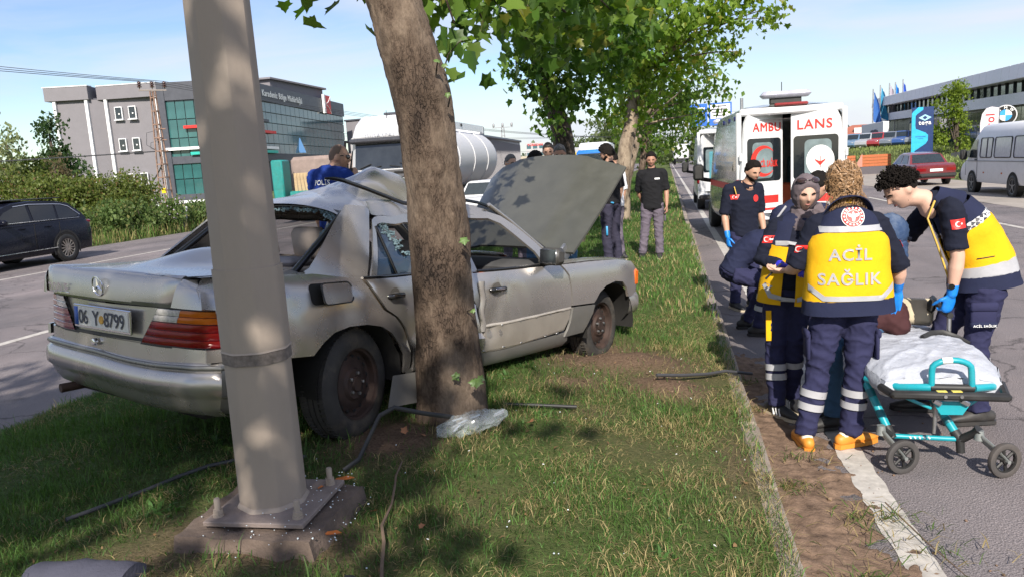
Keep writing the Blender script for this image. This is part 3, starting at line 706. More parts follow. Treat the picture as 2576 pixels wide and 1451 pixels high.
stp=MB();stp.tube([V(p)for p in((.03,-.50,1.495),(.10,-.50,1.498),(.18,-.50,1.492),(.38,-.50,1.452),(.59,-.50,1.405),(.70,-.52,1.375),(.80,-.56,1.365),(.95,-.58,1.36))],[.006,.012,.014,.014,.014,.014,.013,.012],7,True,(0,0,1),.55)
stp.build('roof_trim_strip',GLOSSBLACK,CAR,50)
stp=MB();stp.tube([V(p)for p in((.80,-.02,1.60),(.86,-.10,1.612),(.92,-.14,1.603),(1.05,-.12,1.572),(1.21,-.13,1.51),(1.4,-.2,1.45))],[.006,.014,.014,.013,.013,.008],7,True,(0,0,1),.7)
stp.build('roof_trim_strip',GLOSSBLACK,CAR,50)
stp=MB();stp.tube([crash(p)for p in((1.12,-.54,1.405),(1.33,-.55,1.40),(1.5,-.55,1.39),(1.66,-.56,1.35),(1.85,-.60,1.23),(2.0,-.64,1.12),(2.2,-.69,.99))],.012,7);stp.build('roof_trim_strip',GLOSSBLACK,CAR,50)
ap=MB()
for s in(-1,1):ap.tube([crash(p)for p in((1.60,s*.565,1.375),(1.8,s*.60,1.25),(2.0,s*.655,1.10),(2.20,s*.71,.945))],[.024,.024,.024,.03],8,True,(0,1,0),.75)
ap.build('windscreen_pillar',PAINT,CAR,60)
GLASS=glassmat('window_glass',(.02,.03,.035),.5)
ws=MB();ws.grid(lambda u,v:crash((1.66+.60*u+.08*(1-v*v),v*(.55+.13*u),1.375-.42*u)),np.linspace(0,1,8),np.linspace(1,-1,9));ws.build('windscreen',GLASS,CAR,60)
TINT=glassmat('blue_tinted_glass',(.015,.035,.07),.86)
panel('quarter_light',[(.235,.915),(.305,1.09),(.345,1.215),(.36,1.215),(.435,.915)],Gin(.012),mats=TINT,rim=.003)
dv=MB();dv.tube([crash((x,-green(x,z)-.002,z))for x,z in((.345,1.235),(.39,1.09),(.44,.912))],.011,7);dv.build('window_divider',GLOSSBLACK,CAR,60)
panel('broken_rear_glass',[(.45,.915),(.405,1.09),(.37,1.225),(.40,1.235),(.47,1.19),(.52,1.15),(.60,1.08),(.70,1.06),(.80,1.0),(.95,.96),(1.0,.915)],Gin(.012),mats=TINT,rim=.003)
cz=MB()
for i in range(150):
 t=random.random();x,z=[(.40,1.235),(.47,1.19),(.52,1.15),(.60,1.08),(.70,1.06)][int(t*4.99)];x+=random.uniform(0,.1);z+=random.uniform(-.05,.02)
 cz.box(crash((x,-green(x,z)+.008,z)),(random.uniform(.006,.014),)*3,0,rotm(random.random()*3,random.random()*3))
cz.build('shattered_glass_edge',CRAZED,CAR,None,kind='stuff')
bw=MB()
for a,b in(((.08,.905),(1.12,.908)),((1.28,.905),(2.05,.90))):bw.tube([crash((a[0]+(b[0]-a[0])*t,-green(0,.91)-.012,a[1]+(b[1]-a[1])*t))for t in np.linspace(0,1,8)],.011,6)
bw.build('window_sill_trim',GLOSSBLACK,CAR,60)
for poly in([(1.285,.912),(1.225,1.12),(1.20,1.27),(1.53,1.275),(1.65,1.235),(1.76,1.155),(1.95,1.01),(2.03,.912)],[(.225,.915),(.30,1.09),(.345,1.225),(.37,1.25),(1.06,1.265),(1.06,.915)]):panel('side_glass',poly,Gin(.012),mir=True,mats=GLASS,rim=.002,step=.2)
def slab(name,poly,off,t,m,parent=None,smooth=40,f=S_,dy=0):
 return panel(name,poly,lambda x,z:(f(x,z)[0],f(x,z)[1]-off-dy*0,z),mats=m,rim=t,parent=parent,step=.04,smooth=smooth)
slab('fuel_recess',rrect(-.375,.782,-.085,.895,.03),.003,.002,DARKCAV)
panel('fuel_flap',rrect(-.335,.785,-.08,.898,.03),lambda x,z:(x,-side(x,z)-.010-.05*max(0,(-.08-x))/.25,z+.006*(-.08-x)),mats=PAINT,rim=.012,step=.05)
ol=MB();ol.tube([crash((x,-side(x,z)-.012-.05*max(0,(-.08-x))/.25,z))for x,z in rrect(-.335,.785,-.08,.898,.03)],.004,5,False);ol.build('flap_edge',BLACK,CAR,60)
slab('rear_reflector',rrect(-.86,.52,-.72,.535,.004),.004,.003,PAINTD)
for x,z in((.295,.795),(1.385,.772)):
 h=MB();y=-side(x,z)
 h.add([],[]);a=[crash((x+dx,y-.004,z+dz))for dx,dz in arc(0,0,.055,0,360,20,.05)[:-1]]
 h.add(a,[tuple(range(len(a)))[::-1]]);hd=h.build('handle_cup',mat('paint_recess',(.2,.185,.165),rough=.45,metal=.5),CAR,60)
 g=MB();g.tube([crash((x-.085,y-.012,z)),crash((x-.07,y-.032,z+.002)),crash((x+.06,y-.034,z+.002)),crash((x+.085,y-.012,z))],[.012,.017,.017,.012],8,True,(0,0,1),.7);g.build('door_handle',GLOSSBLACK,CAR,60)
 g=MB();g.box(crash((x-.01,y-.047,z+.005)),(.11,.006,.014),.002,rotm(-.0));g.build('handle_insert',CHROME,CAR,40)
mo=MB();mo.tube([crash((x,-side(x,.5)-.004,.515+(x-1.25)*.025))for x in np.linspace(1.25,2.25,12)],.010,6);mo.build('door_moulding',mat('pale_edge',(.45,.41,.36),rough=.5,metal=.4,dirt=.6),CAR,60)
cl=MB()
for x in(1.42,1.62,1.80,1.98,2.14):cl.box(crash((x,-side(x,.5)-.006,.505+(x-1.25)*.025)),(.022,.008,.014),.004,rotm(0,random.uniform(-.4,.4)))
for x in(1.25,1.45,1.65,1.8,1.95,2.1):cl.box(crash((x,-side(x,.33)-.004,.335+.02*(x-1.2))),(.035,.010,.012),.004,rotm(0,random.uniform(-.3,.3)))
cl.build('moulding_clips',STEEL,CAR,40,kind='stuff')
DIRTP=mat('scraped_paint',(.42,.38,.33),rough=.48,metal=.6,var=.08,scale=6,dirt=.55,dirtcol=(.26,.215,.17),aniso=(1,1,.5))
panel('door_lower_skin',[(1.225,.335),(1.26,.505),(2.25,.53),(2.235,.45),(2.18,.375),(1.62,.335)],Sin(-.004),mats=DIRTP,rim=.003)
tw=MB();tw.grid(lambda u,v:crash((1.10+.10*v+.012*math.sin(u*9)*v,-side(1.1,.3+.6*u)-.01+.05*(1-v)-.03*math.sin(u*6),.30+.60*u)),np.linspace(0,1,18),np.linspace(0,1,5));tw.build('torn_pillar',PAINT,CAR,30)
tw=MB();tw.grid(lambda u,v:crash((1.215+.05*v+.008*math.sin(u*12),-side(1.2,.5)-.008-.012*math.sin(3.1*v),.48+.36*u)),np.linspace(0,1,12),np.linspace(0,1,4));tw.build('torn_door_edge',PAINT,CAR,30)
tw=MB();tw.tube([crash(p)for p in((1.15,-.70,.90),(1.17,-.66,1.1),(1.17,-.61,1.32))],.03,6);tw.build('centre_pillar',INTERD,CAR,40)
bt=MB();bt.tube([crash(p)for p in((1.14,-.74,.5),(1.145,-.73,.8),(1.16,-.66,1.1))],[.022]*3,6,True,(1,0,0),.15);bt.build('seat_belt',mat('tan_webbing',(.42,.27,.10),rough=.8),CAR,40)
for s in(-1,1):
 sl=MB();sl.grid(lambda u,v:crash((.42+u*1.83,s*[(.80),(.835),(.83),(.78)][int(v)],[.33,.315,.25,.20][int(v)]+.02*u)),np.linspace(0,1,14),range(4))
 if s>0:sl.f=[tuple(reversed(f))for f in sl.f]
 sl.build('sill',PAINTD,CAR,50)
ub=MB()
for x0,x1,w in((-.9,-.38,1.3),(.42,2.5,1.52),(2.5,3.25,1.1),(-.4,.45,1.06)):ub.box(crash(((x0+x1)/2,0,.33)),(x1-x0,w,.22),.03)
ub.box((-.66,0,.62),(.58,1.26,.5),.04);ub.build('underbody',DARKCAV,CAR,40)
sk=MB();sk.add([V(p)for p in((.21,-.90,.32),(.55,-.91,.31),(.55,-.93,.12),(.14,-.93,.14),(.24,-.89,.315),(.55,-.89,.30))],[(0,3,2,1),(0,1,5,4)]);sk.build('hanging_sill_trim',PAINTD,CAR,40)
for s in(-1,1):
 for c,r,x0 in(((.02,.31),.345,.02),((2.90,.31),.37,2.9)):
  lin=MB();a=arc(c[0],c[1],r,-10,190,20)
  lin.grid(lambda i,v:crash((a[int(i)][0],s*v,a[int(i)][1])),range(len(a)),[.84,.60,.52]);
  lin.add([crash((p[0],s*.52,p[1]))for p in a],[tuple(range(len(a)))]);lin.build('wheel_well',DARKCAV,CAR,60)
it=MB();it.box((.33,0,.72),(.30,1.25,.55),.06,rotm(0,R(-14)));it.box((.60,0,.50),(.62,1.30,.20),.06)
it.box((-.1,0,.945),(.55,1.15,.03),.01);it.build('rear_seat',INTER,CAR,40)
def seat(x,y,z=0):
 s=MB();s.box((x,y,.52),(.52,.50,.16),.06);s.box((x-.30,y,.82),(.14,.50,.62),.06,rotm(0,R(-16)));return s.build('front_seat',INTER,CAR,40)
seat(1.42,.36);seat(1.42,-.30)
for x,y,z,s in((.25,-.11,1.10,1),(.24,.38,1.08,1),(1.02,.36,1.20,1)):
 hr=MB();hr.box((x,y,z),(.11,.28,.20),.03,rotm(0,R(-12)));hr.tube([(x,y-.06,z-.2),(x,y-.06,z)],.008,6);hr.tube([(x,y+.06,z-.2),(x,y+.06,z)],.008,6);hr.build('headrest',INTER,CAR,50)
da=MB();da.box(crash((2.10,0,.80)),(.42,1.34,.26),.07);da.box(crash((1.96,.36,.88)),(.22,.36,.12),.05);da.build('dashboard',INTERD,CAR,40)
wd=MB();wd.box(crash((1.90,-.2,.80)),(.02,.9,.04),.005);wd.build('dashboard_wood_trim',mat('veneer',(.30,.075,.02),rough=.3,coat=.5,var=.3),CAR,40)
dt=MB();dt.tube([(1.4,.79,.84),(2.1,.78,.84)],.04,6);dt.box((1.25,.78,.6),(1.9,.05,.5),.02);dt.build('door_card',INTERD,CAR,40)
sw=MB();cw=crash((1.80,.36,.86));q=[cw+rotm(0,R(-68))@V((.19*math.cos(a),.19*math.sin(a),0))for a in np.linspace(0,2*math.pi,29)];sw.tube(q,.013,6);sw.tube([q[7],q[21]],.02,6);sw.tube([cw,cw+V((.2,0,-.08))],.03,6);sw.build('steering_wheel',INTERD,CAR,60)
jk=MB();jk.box(crash((-.05,-.2,.985)),(.30,.3,.06),.03,rotm(.4));jk.build('parcel_shelf_cloth',mat('grey_cloth',(.22,.21,.23),rough=.95,var=.2),CAR,60)
ba=MB();ba.tube([(-.25,.1,.99),(-.1,-.35,1.0)],.012,6);ba.build('loose_trim',mat('tan_plastic',(.30,.22,.12),rough=.6),CAR,60)
def hood(u,v):
 x=2.50+u*.82;w=.71+.06*u
 zl=.985+.72*u+.10*u*u*(1-v*v)+.02*(1-v*v)
 y=v*w+(.12*u if v>0 else .0)*1.0
 cre=.018*(sm(.48,.58,abs(v)));zl+=-.10*max(0,v-.75)*u*3+.02*u
 return crash((x-.03*(1-v*v)+.02*math.sin(u*3.1),y+.05*u,zl-cre))
mb=MB();mb.grid(hood,np.linspace(0,1,16),np.linspace(1,-1,27))
HOODP=mat('shaded_dusty_bonnet_paint',(.135,.135,.118),rough=.42,metal=.55,var=.08,scale=6,coat=.2,dirt=.3,dirtcol=(.2,.19,.16),bump=.05,bscale=5)  # darker copy of the body paint: shade put into the base, dust over it
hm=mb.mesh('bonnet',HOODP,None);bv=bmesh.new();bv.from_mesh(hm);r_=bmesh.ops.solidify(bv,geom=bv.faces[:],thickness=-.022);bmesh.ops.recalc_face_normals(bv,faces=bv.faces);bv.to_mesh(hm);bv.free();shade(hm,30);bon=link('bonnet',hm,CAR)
for y in(-.62,.66):hn=MB();hn.box(crash((2.50,y,.96)),(.10,.03,.14),.008,rotm(0,R(-35)));hn.build('bonnet_hinge',STEEL,CAR,40)
hn=MB();hn.tube([crash((2.62,-.60,.93)),crash((2.72,-.60,1.14))],.012,6);hn.build('bonnet_stay',STEEL,CAR,40)
cg=MB();cg.grid(lambda u,v:crash((2.20+.22*u,v*(.72),.945-.02*u)),[0,.5,1],np.linspace(1,-1,9));cg.build('cowl',BLACK,CAR,60)
for s in(-1,1):
 ft=MB();ft.grid(lambda u,v:crash((2.2+1.12*u,s*(.83-.115*v-wx(2.2+1.12*u)),interp(2.2+1.12*u,[(2.2,.90),(2.6,.902),(2.95,.885),(3.25,.85),(3.33,.80)])+[-.0,.018,.02,.0][int(v*3+.01)])),np.linspace(0,1,14),[0,1/3,2/3,1]if s<0 else[1,2/3,1/3,0]);ft.build('fender_top',PAINT,CAR,60)
fr=MB();fr.box(crash((3.33,0,.66)),(.06,1.1,.30),.03);fr.build('grille',GLOSSBLACK,CAR,40)
for s in(-1,1):
 hl=MB();hl.box(crash((3.36,s*.58,.69)),(.05,.34,.19),.03);hl.build('headlamp',LENS_W,CAR,40)
 il=MB();il.box(crash((3.36,s*.775,.695)),(.10,.09,.165),.025);il.build('indicator_lamp',mat('orange_lens',(.80,.16,.02),rough=.15,coat=.7,var=.1),CAR,40)
fb=[]
for i in range(15):
 t=-1+2*i/14;fb.append((3.50-.09*t*t,t*.74,-1,0,0))
fb=[(x,-.80,-.3,-.6,0)for x in(3.20,3.28,3.36)]+fb+[(x,.80,-.3,.6,0)for x in(3.36,3.28,3.20)]
bump('bumper',[(-.04,.56),(.02,.56),(.05,.53),(.055,.46),(.04,.40),(0,.37),(-.05,.36)],fb,PAINT)
for s in(-1,1):
 mi=MB();c=crash((1.96,s*.90,.975));mi.box(c,(.12,.20,.135),.03,rotm(s*.2));mi.tube([crash((1.98,s*.78,.93)),c+V((.02,-.03*s,-.03))],[.04,.03],8);m_=mi.build('wing_mirror',mat('mirror_shell',(.045,.043,.04),rough=.5),CAR,40)
 mg=MB();mg.box(c+V((-.062,0,0)),(.004,.17,.11),.001,rotm(s*.2));mg.build('mirror_glass',CHROME,m_,40)
def wheel(name,parent,c,rot,r=.315,w=.195,m=RUST,loc=True,spokes=None):
 """c centre of the outer face; local Z of rot points outward"""
 rm=rot;t=MB();prof=[(.205,-.005),(.225,.002),(.262,.006),(.290,-.004),(.306,-.022)]
 for k in range(4):z=-.030-k*.036;prof+=[(.315,z),(.315,z-.026),(.306,z-.028),(.306,z-.034)]
 prof+=[(.300,-w+.012),(.262,-w-.004),(.205,-w+.01)]
 prof=[(a*r/.315,h)for a,h in prof]
 t.lathe(prof,40,(0,0,0));th=t.v
 root=t
 root.v=[tuple(rm@V(p)+V(c))for p in root.v]
 wo=root.build(name,TYRE,parent,40)
 g=MB()
 for k in range(64):
  a=2*math.pi*k/64
  for z in(-.045,-.15):g.box((r*math.cos(a),r*math.sin(a),z),(.008,.006,.04),0,rotm(a))
 g.v=[tuple(rm@V(p)+V(c))for p in g.v];g.build('tread_blocks',TYRE,wo,None,kind='stuff')
 q=r/.315
 d=MB();d.lathe([(.208*q,0),(.206*q,-.012),(.192*q,-.02),(.186*q,-.055),(.165*q,-.062),(.15*q,-.05),(.10*q,-.04),(.085*q,-.022),(.045*q,-.022),(.04*q,-.008),(0,-.006)],40)
 d.lathe([(.186*q,-.055),(.18*q,-w)],30)
 d.v=[tuple(rm@V(p)+V(c))for p in d.v];dk=d.build('wheel_rim',m,wo,35)
 for k in range(15):
  h=MB();a=2*math.pi*k/15;h.ell((.158*q*math.cos(a),.158*q*math.sin(a),-.053),(.012,.016,.006),rotm(a),8,4);h.v=[tuple(rm@V(p)+V(c))for p in h.v];h.build('vent_hole',DARKCAV,wo,60)
 for k in range(5):
  n=MB();a=2*math.pi*k/5+.3;n.lathe([(.011,-.03),(.011,-.008),(.006,-.006),(0,-.006)],6,(.062*q*math.cos(a),.062*q*math.sin(a),0));n.v=[tuple(rm@V(p)+V(c))for p in n.v];n.build('wheel_bolt',STEEL,wo,40)
 return wo
wheel('wheel',CAR,(.03,-.80,.285),axz((.23,-1,.06)),.325,.21)
wheel('wheel',CAR,(0,.82,.30),axz((0,1,0)),.315)
wheel('wheel',CAR,crash((2.89,-.75,.30)),axz((.02,-1,.03)),.315)
wheel('wheel',CAR,crash((2.86,.80,.31)),axz((.1,1,0)),.315)
# -------------------------- lamp column
POLEM=mat('weathered_pole_paint',(.335,.275,.225),rough=.7,var=.07,scale=5,bump=.15,bscale=50,dirt=.35,dirtcol=(.22,.175,.14),aniso=(1,1,.35))
PC=V((-1.765,2.90,0))
POLE=thing('lamp_column','octagonal grey-beige steel lamp column bolted to a concrete pad beside the wreck','lamp post',PC)
def octr(r,z,a0=22.5+14):return[V((r*math.cos(R(a0+45*k)),r*math.sin(R(a0+45*k)),z))for k in range(8)]
def octf(r,z,c=.012):
 o=octr(r,z);out=[]
 for k in range(8):
  p,a,b=o[k],o[k-1],o[(k+1)%8]
  out+=[p+(a-p).normalized()*c*1.2,p+((a+b)/2-p)*.07,p+(b-p).normalized()*c*1.2]
 return out
mb=MB()
rz_=lambda z:.148-.0085*(z-.44)
mb.loft([octf(rz_(z),z)for z in list(np.linspace(.44,1.17,12))]);mb.build('pole_foot',POLEM,POLE,22)
mb=MB();mb.loft([octf(rz_(1.12)+.0055+.004*(i==0),z)for i,z in enumerate((1.135,1.142,1.3,1.49))]);mb.build('pole_sleeve',POLEM,POLE,22)
mb=MB();mb.loft([octf(rz_(z)+.001,z)for z in np.linspace(1.46,9.5,24)]);mb.build('pole_shaft',POLEM,POLE,22)
mb=MB();mb.loft([octf(rz_(z)+.006,z)for z in(1.085,1.092,1.128,1.135)]);mb.build('seam_band',mat('tarred_seam',(.17,.14,.12),rough=.9,var=.4,scale=30,bump=.6),POLE,30)
mb=MB();mb.tube([(0,0,9.4),(-.1,0,9.9),(-.8,0,10.3),(-1.8,0,10.4)],.05,8);mb.box((-2.1,0,10.4),(.7,.3,.12),.04);mb.build('lamp_arm',POLEM,POLE,40)
mb=MB()
q=octf(rz_(.44)+.012,.437);mb.loft([q,octf(rz_(.45)+.001,.455)]);mb.build('weld_bead',POLEM,POLE,50)
pr=rotm(R(2));zp=.425
mb=MB();mb.box((.015,.0,zp),(.455,.455,.022),.004,pr);mb.build('base_plate',mat('plate_paint',(.23,.185,.165),rough=.75,var=.2,scale=12,bump=.3,bscale=60,dirt=.7,dirtcol=(.12,.085,.065)),POLE,30)
for x,y in((-.17,-.17),(.195,-.17),(.195,.17),(-.17,.17)):
 b=MB();p=pr@V((x,y,0));b.lathe([(.022,0),(.022,.03)],6,p+V((0,0,zp+.012)),caps=True);b.lathe([(.024,0),(.024,.012)],14,p+V((0,0,zp+.01)),caps=True);b.lathe([(.013,0),(.0135,.075),(.011,.08)],12,p+V((0,0,zp+.012)),caps=True);b.build('anchor_bolt',POLEM,POLE,35)
PAD=MB()
PAD.grid(lambda u,v:V((-1.76+u*.34*(1+.08*nz((u,v,0),2)),2.88+v*.30*(1+.08*nz((u,v,4),2)),.398-.13*max(0,max(abs(u),abs(v))-.93)/.07+.008*nz((u*.3,v*.3,2),30))),np.linspace(-1,1,25),np.linspace(-1,1,25))
pad=PAD.build('concrete_pad',mat('dirty_concrete',(.13,.095,.075),rough=.95,var=.3,scale=9,bump=.7,bscale=60,dirt=.8,dirtcol=(.085,.058,.042)),None,60,cat='foundation',label='rough concrete footing under the bolted base plate of the lamp column')
# -------------------------- trees
def bark(name,a,b,dark,scale=1):
 m=bpy.data.materials.new(name);t,p,o=nodes(m);k=t.links.new
 tc=N(t,'ShaderNodeTexCoord');mp=N(t,'ShaderNodeMapping');mp.inputs['Scale'].default_value=(1,1,.42);k(tc.outputs['Object'],mp.inputs[0])
 ns=N(t,'ShaderNodeTexNoise',Scale=9*scale,Detail=5);k(mp.outputs[0],ns.inputs[0])
 ad=N(t,'ShaderNodeMix',data_type='RGBA',blend_type='LINEAR_LIGHT');ad.inputs[0].default_value=.34;k(mp.outputs[0],ad.inputs[6]);k(ns.outputs['Color'],ad.inputs[7])
 vo=N(t,'ShaderNodeTexVoronoi',feature='DISTANCE_TO_EDGE',Scale=17*scale);k(ad.outputs[2],vo.inputs[0])
 vb=N(t,'ShaderNodeTexVoronoi',Scale=26*scale);k(ad.outputs[2],vb.inputs[0])
 n2=N(t,'ShaderNodeTexNoise',Scale=3.4*scale,Detail=7,Roughness=.65);k(mp.outputs[0],n2.inputs[0])
 n3=N(t,'ShaderNodeTexNoise',Scale=70*scale,Detail=5,Roughness=.7);k(mp.outputs[0],n3.inputs[0])
 base=ramp(t,n2.outputs[0],[(.33,dark),(.47,a),(.60,b),(.72,tuple(min(1,c*1.35)for c in b))])
 gr=ramp(t,n3.outputs[0],[(.3,(.68,)*3),(.7,(1.2,)*3)])
 m1=N(t,'ShaderNodeMix',data_type='RGBA',blend_type='MULTIPLY');m1.inputs[0].default_value=1;k(base,m1.inputs[6]);k(gr,m1.inputs[7])
 ck=ramp(t,vo.outputs[0],[(.0,(.25,)*3),(.09,(1,)*3)]);msk=ramp(t,n2.outputs[0],[(.40,(1,)*3),(.53,(0.06,)*3)])
 m2=N(t,'ShaderNodeMix',data_type='RGBA',blend_type='MULTIPLY');k(msk,m2.inputs[0]);k(m1.outputs[2],m2.inputs[6]);k(ck,m2.inputs[7])
 k(m2.outputs[2],p.inputs['Base Color']);p.inputs['Roughness'].default_value=.92;p.inputs['Specular IOR Level'].default_value=.2
 hm_=N(t,'ShaderNodeMath',operation='MULTIPLY');k(ck,hm_.inputs[0]);k(msk,hm_.inputs[1])
 h2=N(t,'ShaderNodeMath',operation='ADD');k(hm_.outputs[0],h2.inputs[0]);k(n3.outputs[0],h2.inputs[1])
 bp=N(t,'ShaderNodeBump',Strength=.85,Distance=.012);k(h2.outputs[0],bp.inputs['Height']);k(bp.outputs[0],p.inputs['Normal']);return m
BARK=bark('plane_bark',(.10,.071,.052),(.175,.132,.098),(.036,.026,.021));BARKP=bark('pale_plane_bark',(.24,.185,.135),(.36,.29,.215),(.13,.10,.08));BARKD=bark('dark_bark',(.075,.06,.048),(.12,.095,.075),(.04,.032,.026))
def trunk_mesh(name,path,parent,m,n=28,m_=70,rough=.012,knots=(),loc=V()):
 """path of (x,y,z,r); knots are (point, size, lift)"""
 P=[V(p[:3])for p in path];ts=[0]
 for a,b in zip(P,P[1:]):ts.append(ts[-1]+(b-a).length)
 def at(s):
  for i in range(len(ts)-1):
   if s<=ts[i+1]or i==len(ts)-2:
    u=(s-ts[i])/(ts[i+1]-ts[i]);p0,p1,p2,p3=P[max(i-1,0)],P[i],P[i+1],P[min(i+2,len(P)-1)]
    q=.5*((2*p1)+(p2-p0)*u+(2*p0-5*p1+4*p2-p3)*u*u+(3*p1-p0-3*p2+p3)*u**3)
    return q,path[i][3]+(path[i+1][3]-path[i][3])*u
 rings=[]
 for i in range(m_+1):
  s=ts[-1]*i/m_;c,r=at(s);d=(at(min(ts[-1],s+.02))[0]-at(max(0,s-.02))[0]).normalized();u=V((1,0,0));u=(u-d*u.dot(d)).normalized();w=d.cross(u);ring=[]
  for k in range(n):
   a=2*math.pi*k/n;e=u*math.cos(a)+w*math.sin(a);q=c+e*r
   fl=max(0,1-3.6*abs(nz((q.x*1.0,q.y*1.0,q.z*.40),11,8)+.35*nz(q,26,6)))*sm(.15,-.15,nz(q,1.7,9))if n>60 else 0;q+=e*(-.008*fl+rough*1.6*nz(q,2.2,1)+rough*.8*nz((q.x*3,q.y*3,q.z),5,2)+rough*.35*nz(q,30,3))
   for kp,ks,kl in knots:
    dd=(q-V(kp)).length/ks
    if dd<2.5:q+=e*kl*(math.exp(-dd*dd)-.55*math.exp(-(dd*2.4)**2)+.3*nz(q,38,5)*math.exp(-dd*dd))
   ring.append(q-loc)
  rings.append(ring)
 mb=MB();mb.loft(rings,True,True);return mb.build(name,m,parent,70)
LOBE=[(0,-.36),(.14,-.38),(.40,-.40),(.36,-.20),(.40,-.06),(.60,.08),(.42,.16),(.27,.20),(.24,.36),(.12,.44),(0,.66),(-.12,.44),(-.24,.36),(-.27,.20),(-.42,.16),(-.60,.08),(-.40,-.06),(-.36,-.20),(-.40,-.40),(-.14,-.38)]
LOBE_N=len(LOBE)
def leaves(name,clusters,parent,size,cols,loc=V(),lobed=True,droop=.35,kind='stuff',seed=1,m=None,hollow=.3):
 """foliage mass: leaf-sized lobed faces through the volume of each (x,y,z,r[,n]) clump, in sprays with gaps"""
 g=np.random.default_rng(seed);C=[];S=[]
 for c in clusters:
  x,y,z,r=c[:4];n=int(c[4]*(.175/size)**2*.85)if len(c)>4 and size<.17 else int(c[4])if len(c)>4 else int(420*r*r/(size/.17)**2)
  ns=max(3,n//14);sp=g.normal(0,1,(ns,3));sp/=np.linalg.norm(sp,axis=1)[:,None];sp*=(g.uniform(hollow,1,(ns,1))**.6)*r;sp[:,2]*=.8
  id_=g.integers(0,ns,n);q=sp[id_]+g.normal(0,size*1.05,(n,3));C.append(q+np.array([x,y,z]));tone=g.uniform(.7,1.3,ns)[id_];S.append(tone)
 C=np.concatenate(C)-np.array(loc);T=np.concatenate(S);n=len(C)
 ax=g.uniform(0,2*np.pi,n);tilt=np.abs(g.normal(.9,.55,n));s=size*g.uniform(.55,1.25,n)
 dirh=np.stack([np.cos(ax),np.sin(ax),0*ax],1);up=np.array([0,0,1.])
 a=dirh*np.cos(tilt)[:,None]-up*np.sin(tilt)[:,None]*(droop+.65);a/=np.linalg.norm(a,axis=1)[:,None]
 rnd=g.normal(0,1,(n,3));b=np.cross(a,up+rnd*.55);b/=np.linalg.norm(b,axis=1)[:,None]+1e-9;nn=np.cross(a,b)
 if lobed:
  L0=np.array(LOBE);k=LOBE_N;co=C[:,None]+(b[:,None]*L0[None,:,0,None]+a[:,None]*L0[None,:,1,None]-nn[:,None]*(np.abs(L0[None,:,0,None])*.35))*s[:,None,None]
  cc=C[:,None]+0*co[:,:1];co=np.concatenate([co,cc],1);tri=np.array([[k,i,(i+1)%k]for i in range(k)]);kk=k+1
 else:
  L0=np.array([(0,-.5),(.38,0),(0,.55),(-.38,0)]);co=C[:,None]+(b[:,None]*L0[None,:,0,None]+a[:,None]*L0[None,:,1,None]-nn[:,None]*np.abs(L0[None,:,0,None])*.3)*s[:,None,None]
  tri=np.array([[0,1,2],[0,2,3]]);kk=4
 tr=(tri[None]+(np.arange(n)*kk)[:,None,None]).reshape(-1,3)
 w=g.uniform(0,1,(n,1));c0,c1=np.array(cols[0]),np.array(cols[1]);col=(c0*(1-w)+c1*w)*T[:,None]
 if len(cols)>2:y=g.uniform(0,1,(n,1))<.07;col=np.where(y,np.array(cols[2]),col)
 me=raw_mesh(name,co.reshape(-1,3),tr,np.repeat(col,kk,0),m or LEAFM);return link(name,me,parent,kind=kind)
GD=((.055,.12,.022),(.125,.21,.038),(.20,.26,.05));GL=((.10,.18,.025),(.22,.31,.05),(.34,.33,.07));GM=((.060,.125,.022),(.145,.22,.038),(.24,.25,.05))  # GL is paler: sunlight on the right-hand crown put into its leaf colour
def branchwork(parent,base,clusters,r0,m,loc,lim=14,seed=2):
 g=random.Random(seed);
 for c in clusters[:lim]:
  e=V(c[:3]);b=V(base)+V((g.uniform(-.03,.03),g.uniform(-.03,.03),g.uniform(-.5,.4)));mid=(b+e)/2+V((g.uniform(-.15,.15),g.uniform(-.15,.15),g.uniform(.05,.3)))
  mb=MB();mb.tube([b-loc,(b+mid)/2-loc+V((0,0,.06)),mid-loc,(mid+e)/2-loc+V((g.uniform(-.08,.08),0,.04)),e-loc],[r0,r0*.75,r0*.5,r0*.3,r0*.12],7);mb.build('branch',m,parent,60)
def tree(label,base,path,m,clusters,size,cols,seed,group='plane trees along the median',lobed=True,knots=(),n=20,m_=40,fork=None,br=.05,rough=.012,cat='tree',name='plane_tree',blim=10):
 loc=V(base);t=thing(name,label,cat,loc,group=group);trunk_mesh('trunk',path,t,m,n,m_,rough,knots,loc)
 if fork:branchwork(t,fork,clusters,br,m,loc,blim,seed)
 leaves('crown',clusters,t,size,cols,loc,lobed,seed=seed);return t
T1=[(-1.38,4.43,.15,.27),(-1.38,4.43,.38,.222),(-1.38,4.43,.8,.20),(-1.385,4.43,1.3,.18),(-1.385,4.43,1.75,.172),(-1.43,4.43,2.3,.172),(-1.56,4.43,2.85,.158),(-1.74,4.43,3.5,.145),(-1.9,4.4,4.4,.12),(-2.0,4.35,5.8,.08),(-2.0,4.3,7.2,.03)]
k1=[((-1.35,4.27,2.33),.075,.03),((-1.26,4.3,2.30),.07,.03),((-1.55,4.28,2.65),.05,.018),((-1.46,4.27,2.66),.055,.02),((-1.55,4.27,2.49),.06,.02),((-1.22,4.3,1.55),.05,.018),((-1.44,4.26,2.56),.09,.014),((-1.22,4.28,1.18),.06,.012),((-1.4,4.22,.66),.06,.008)]
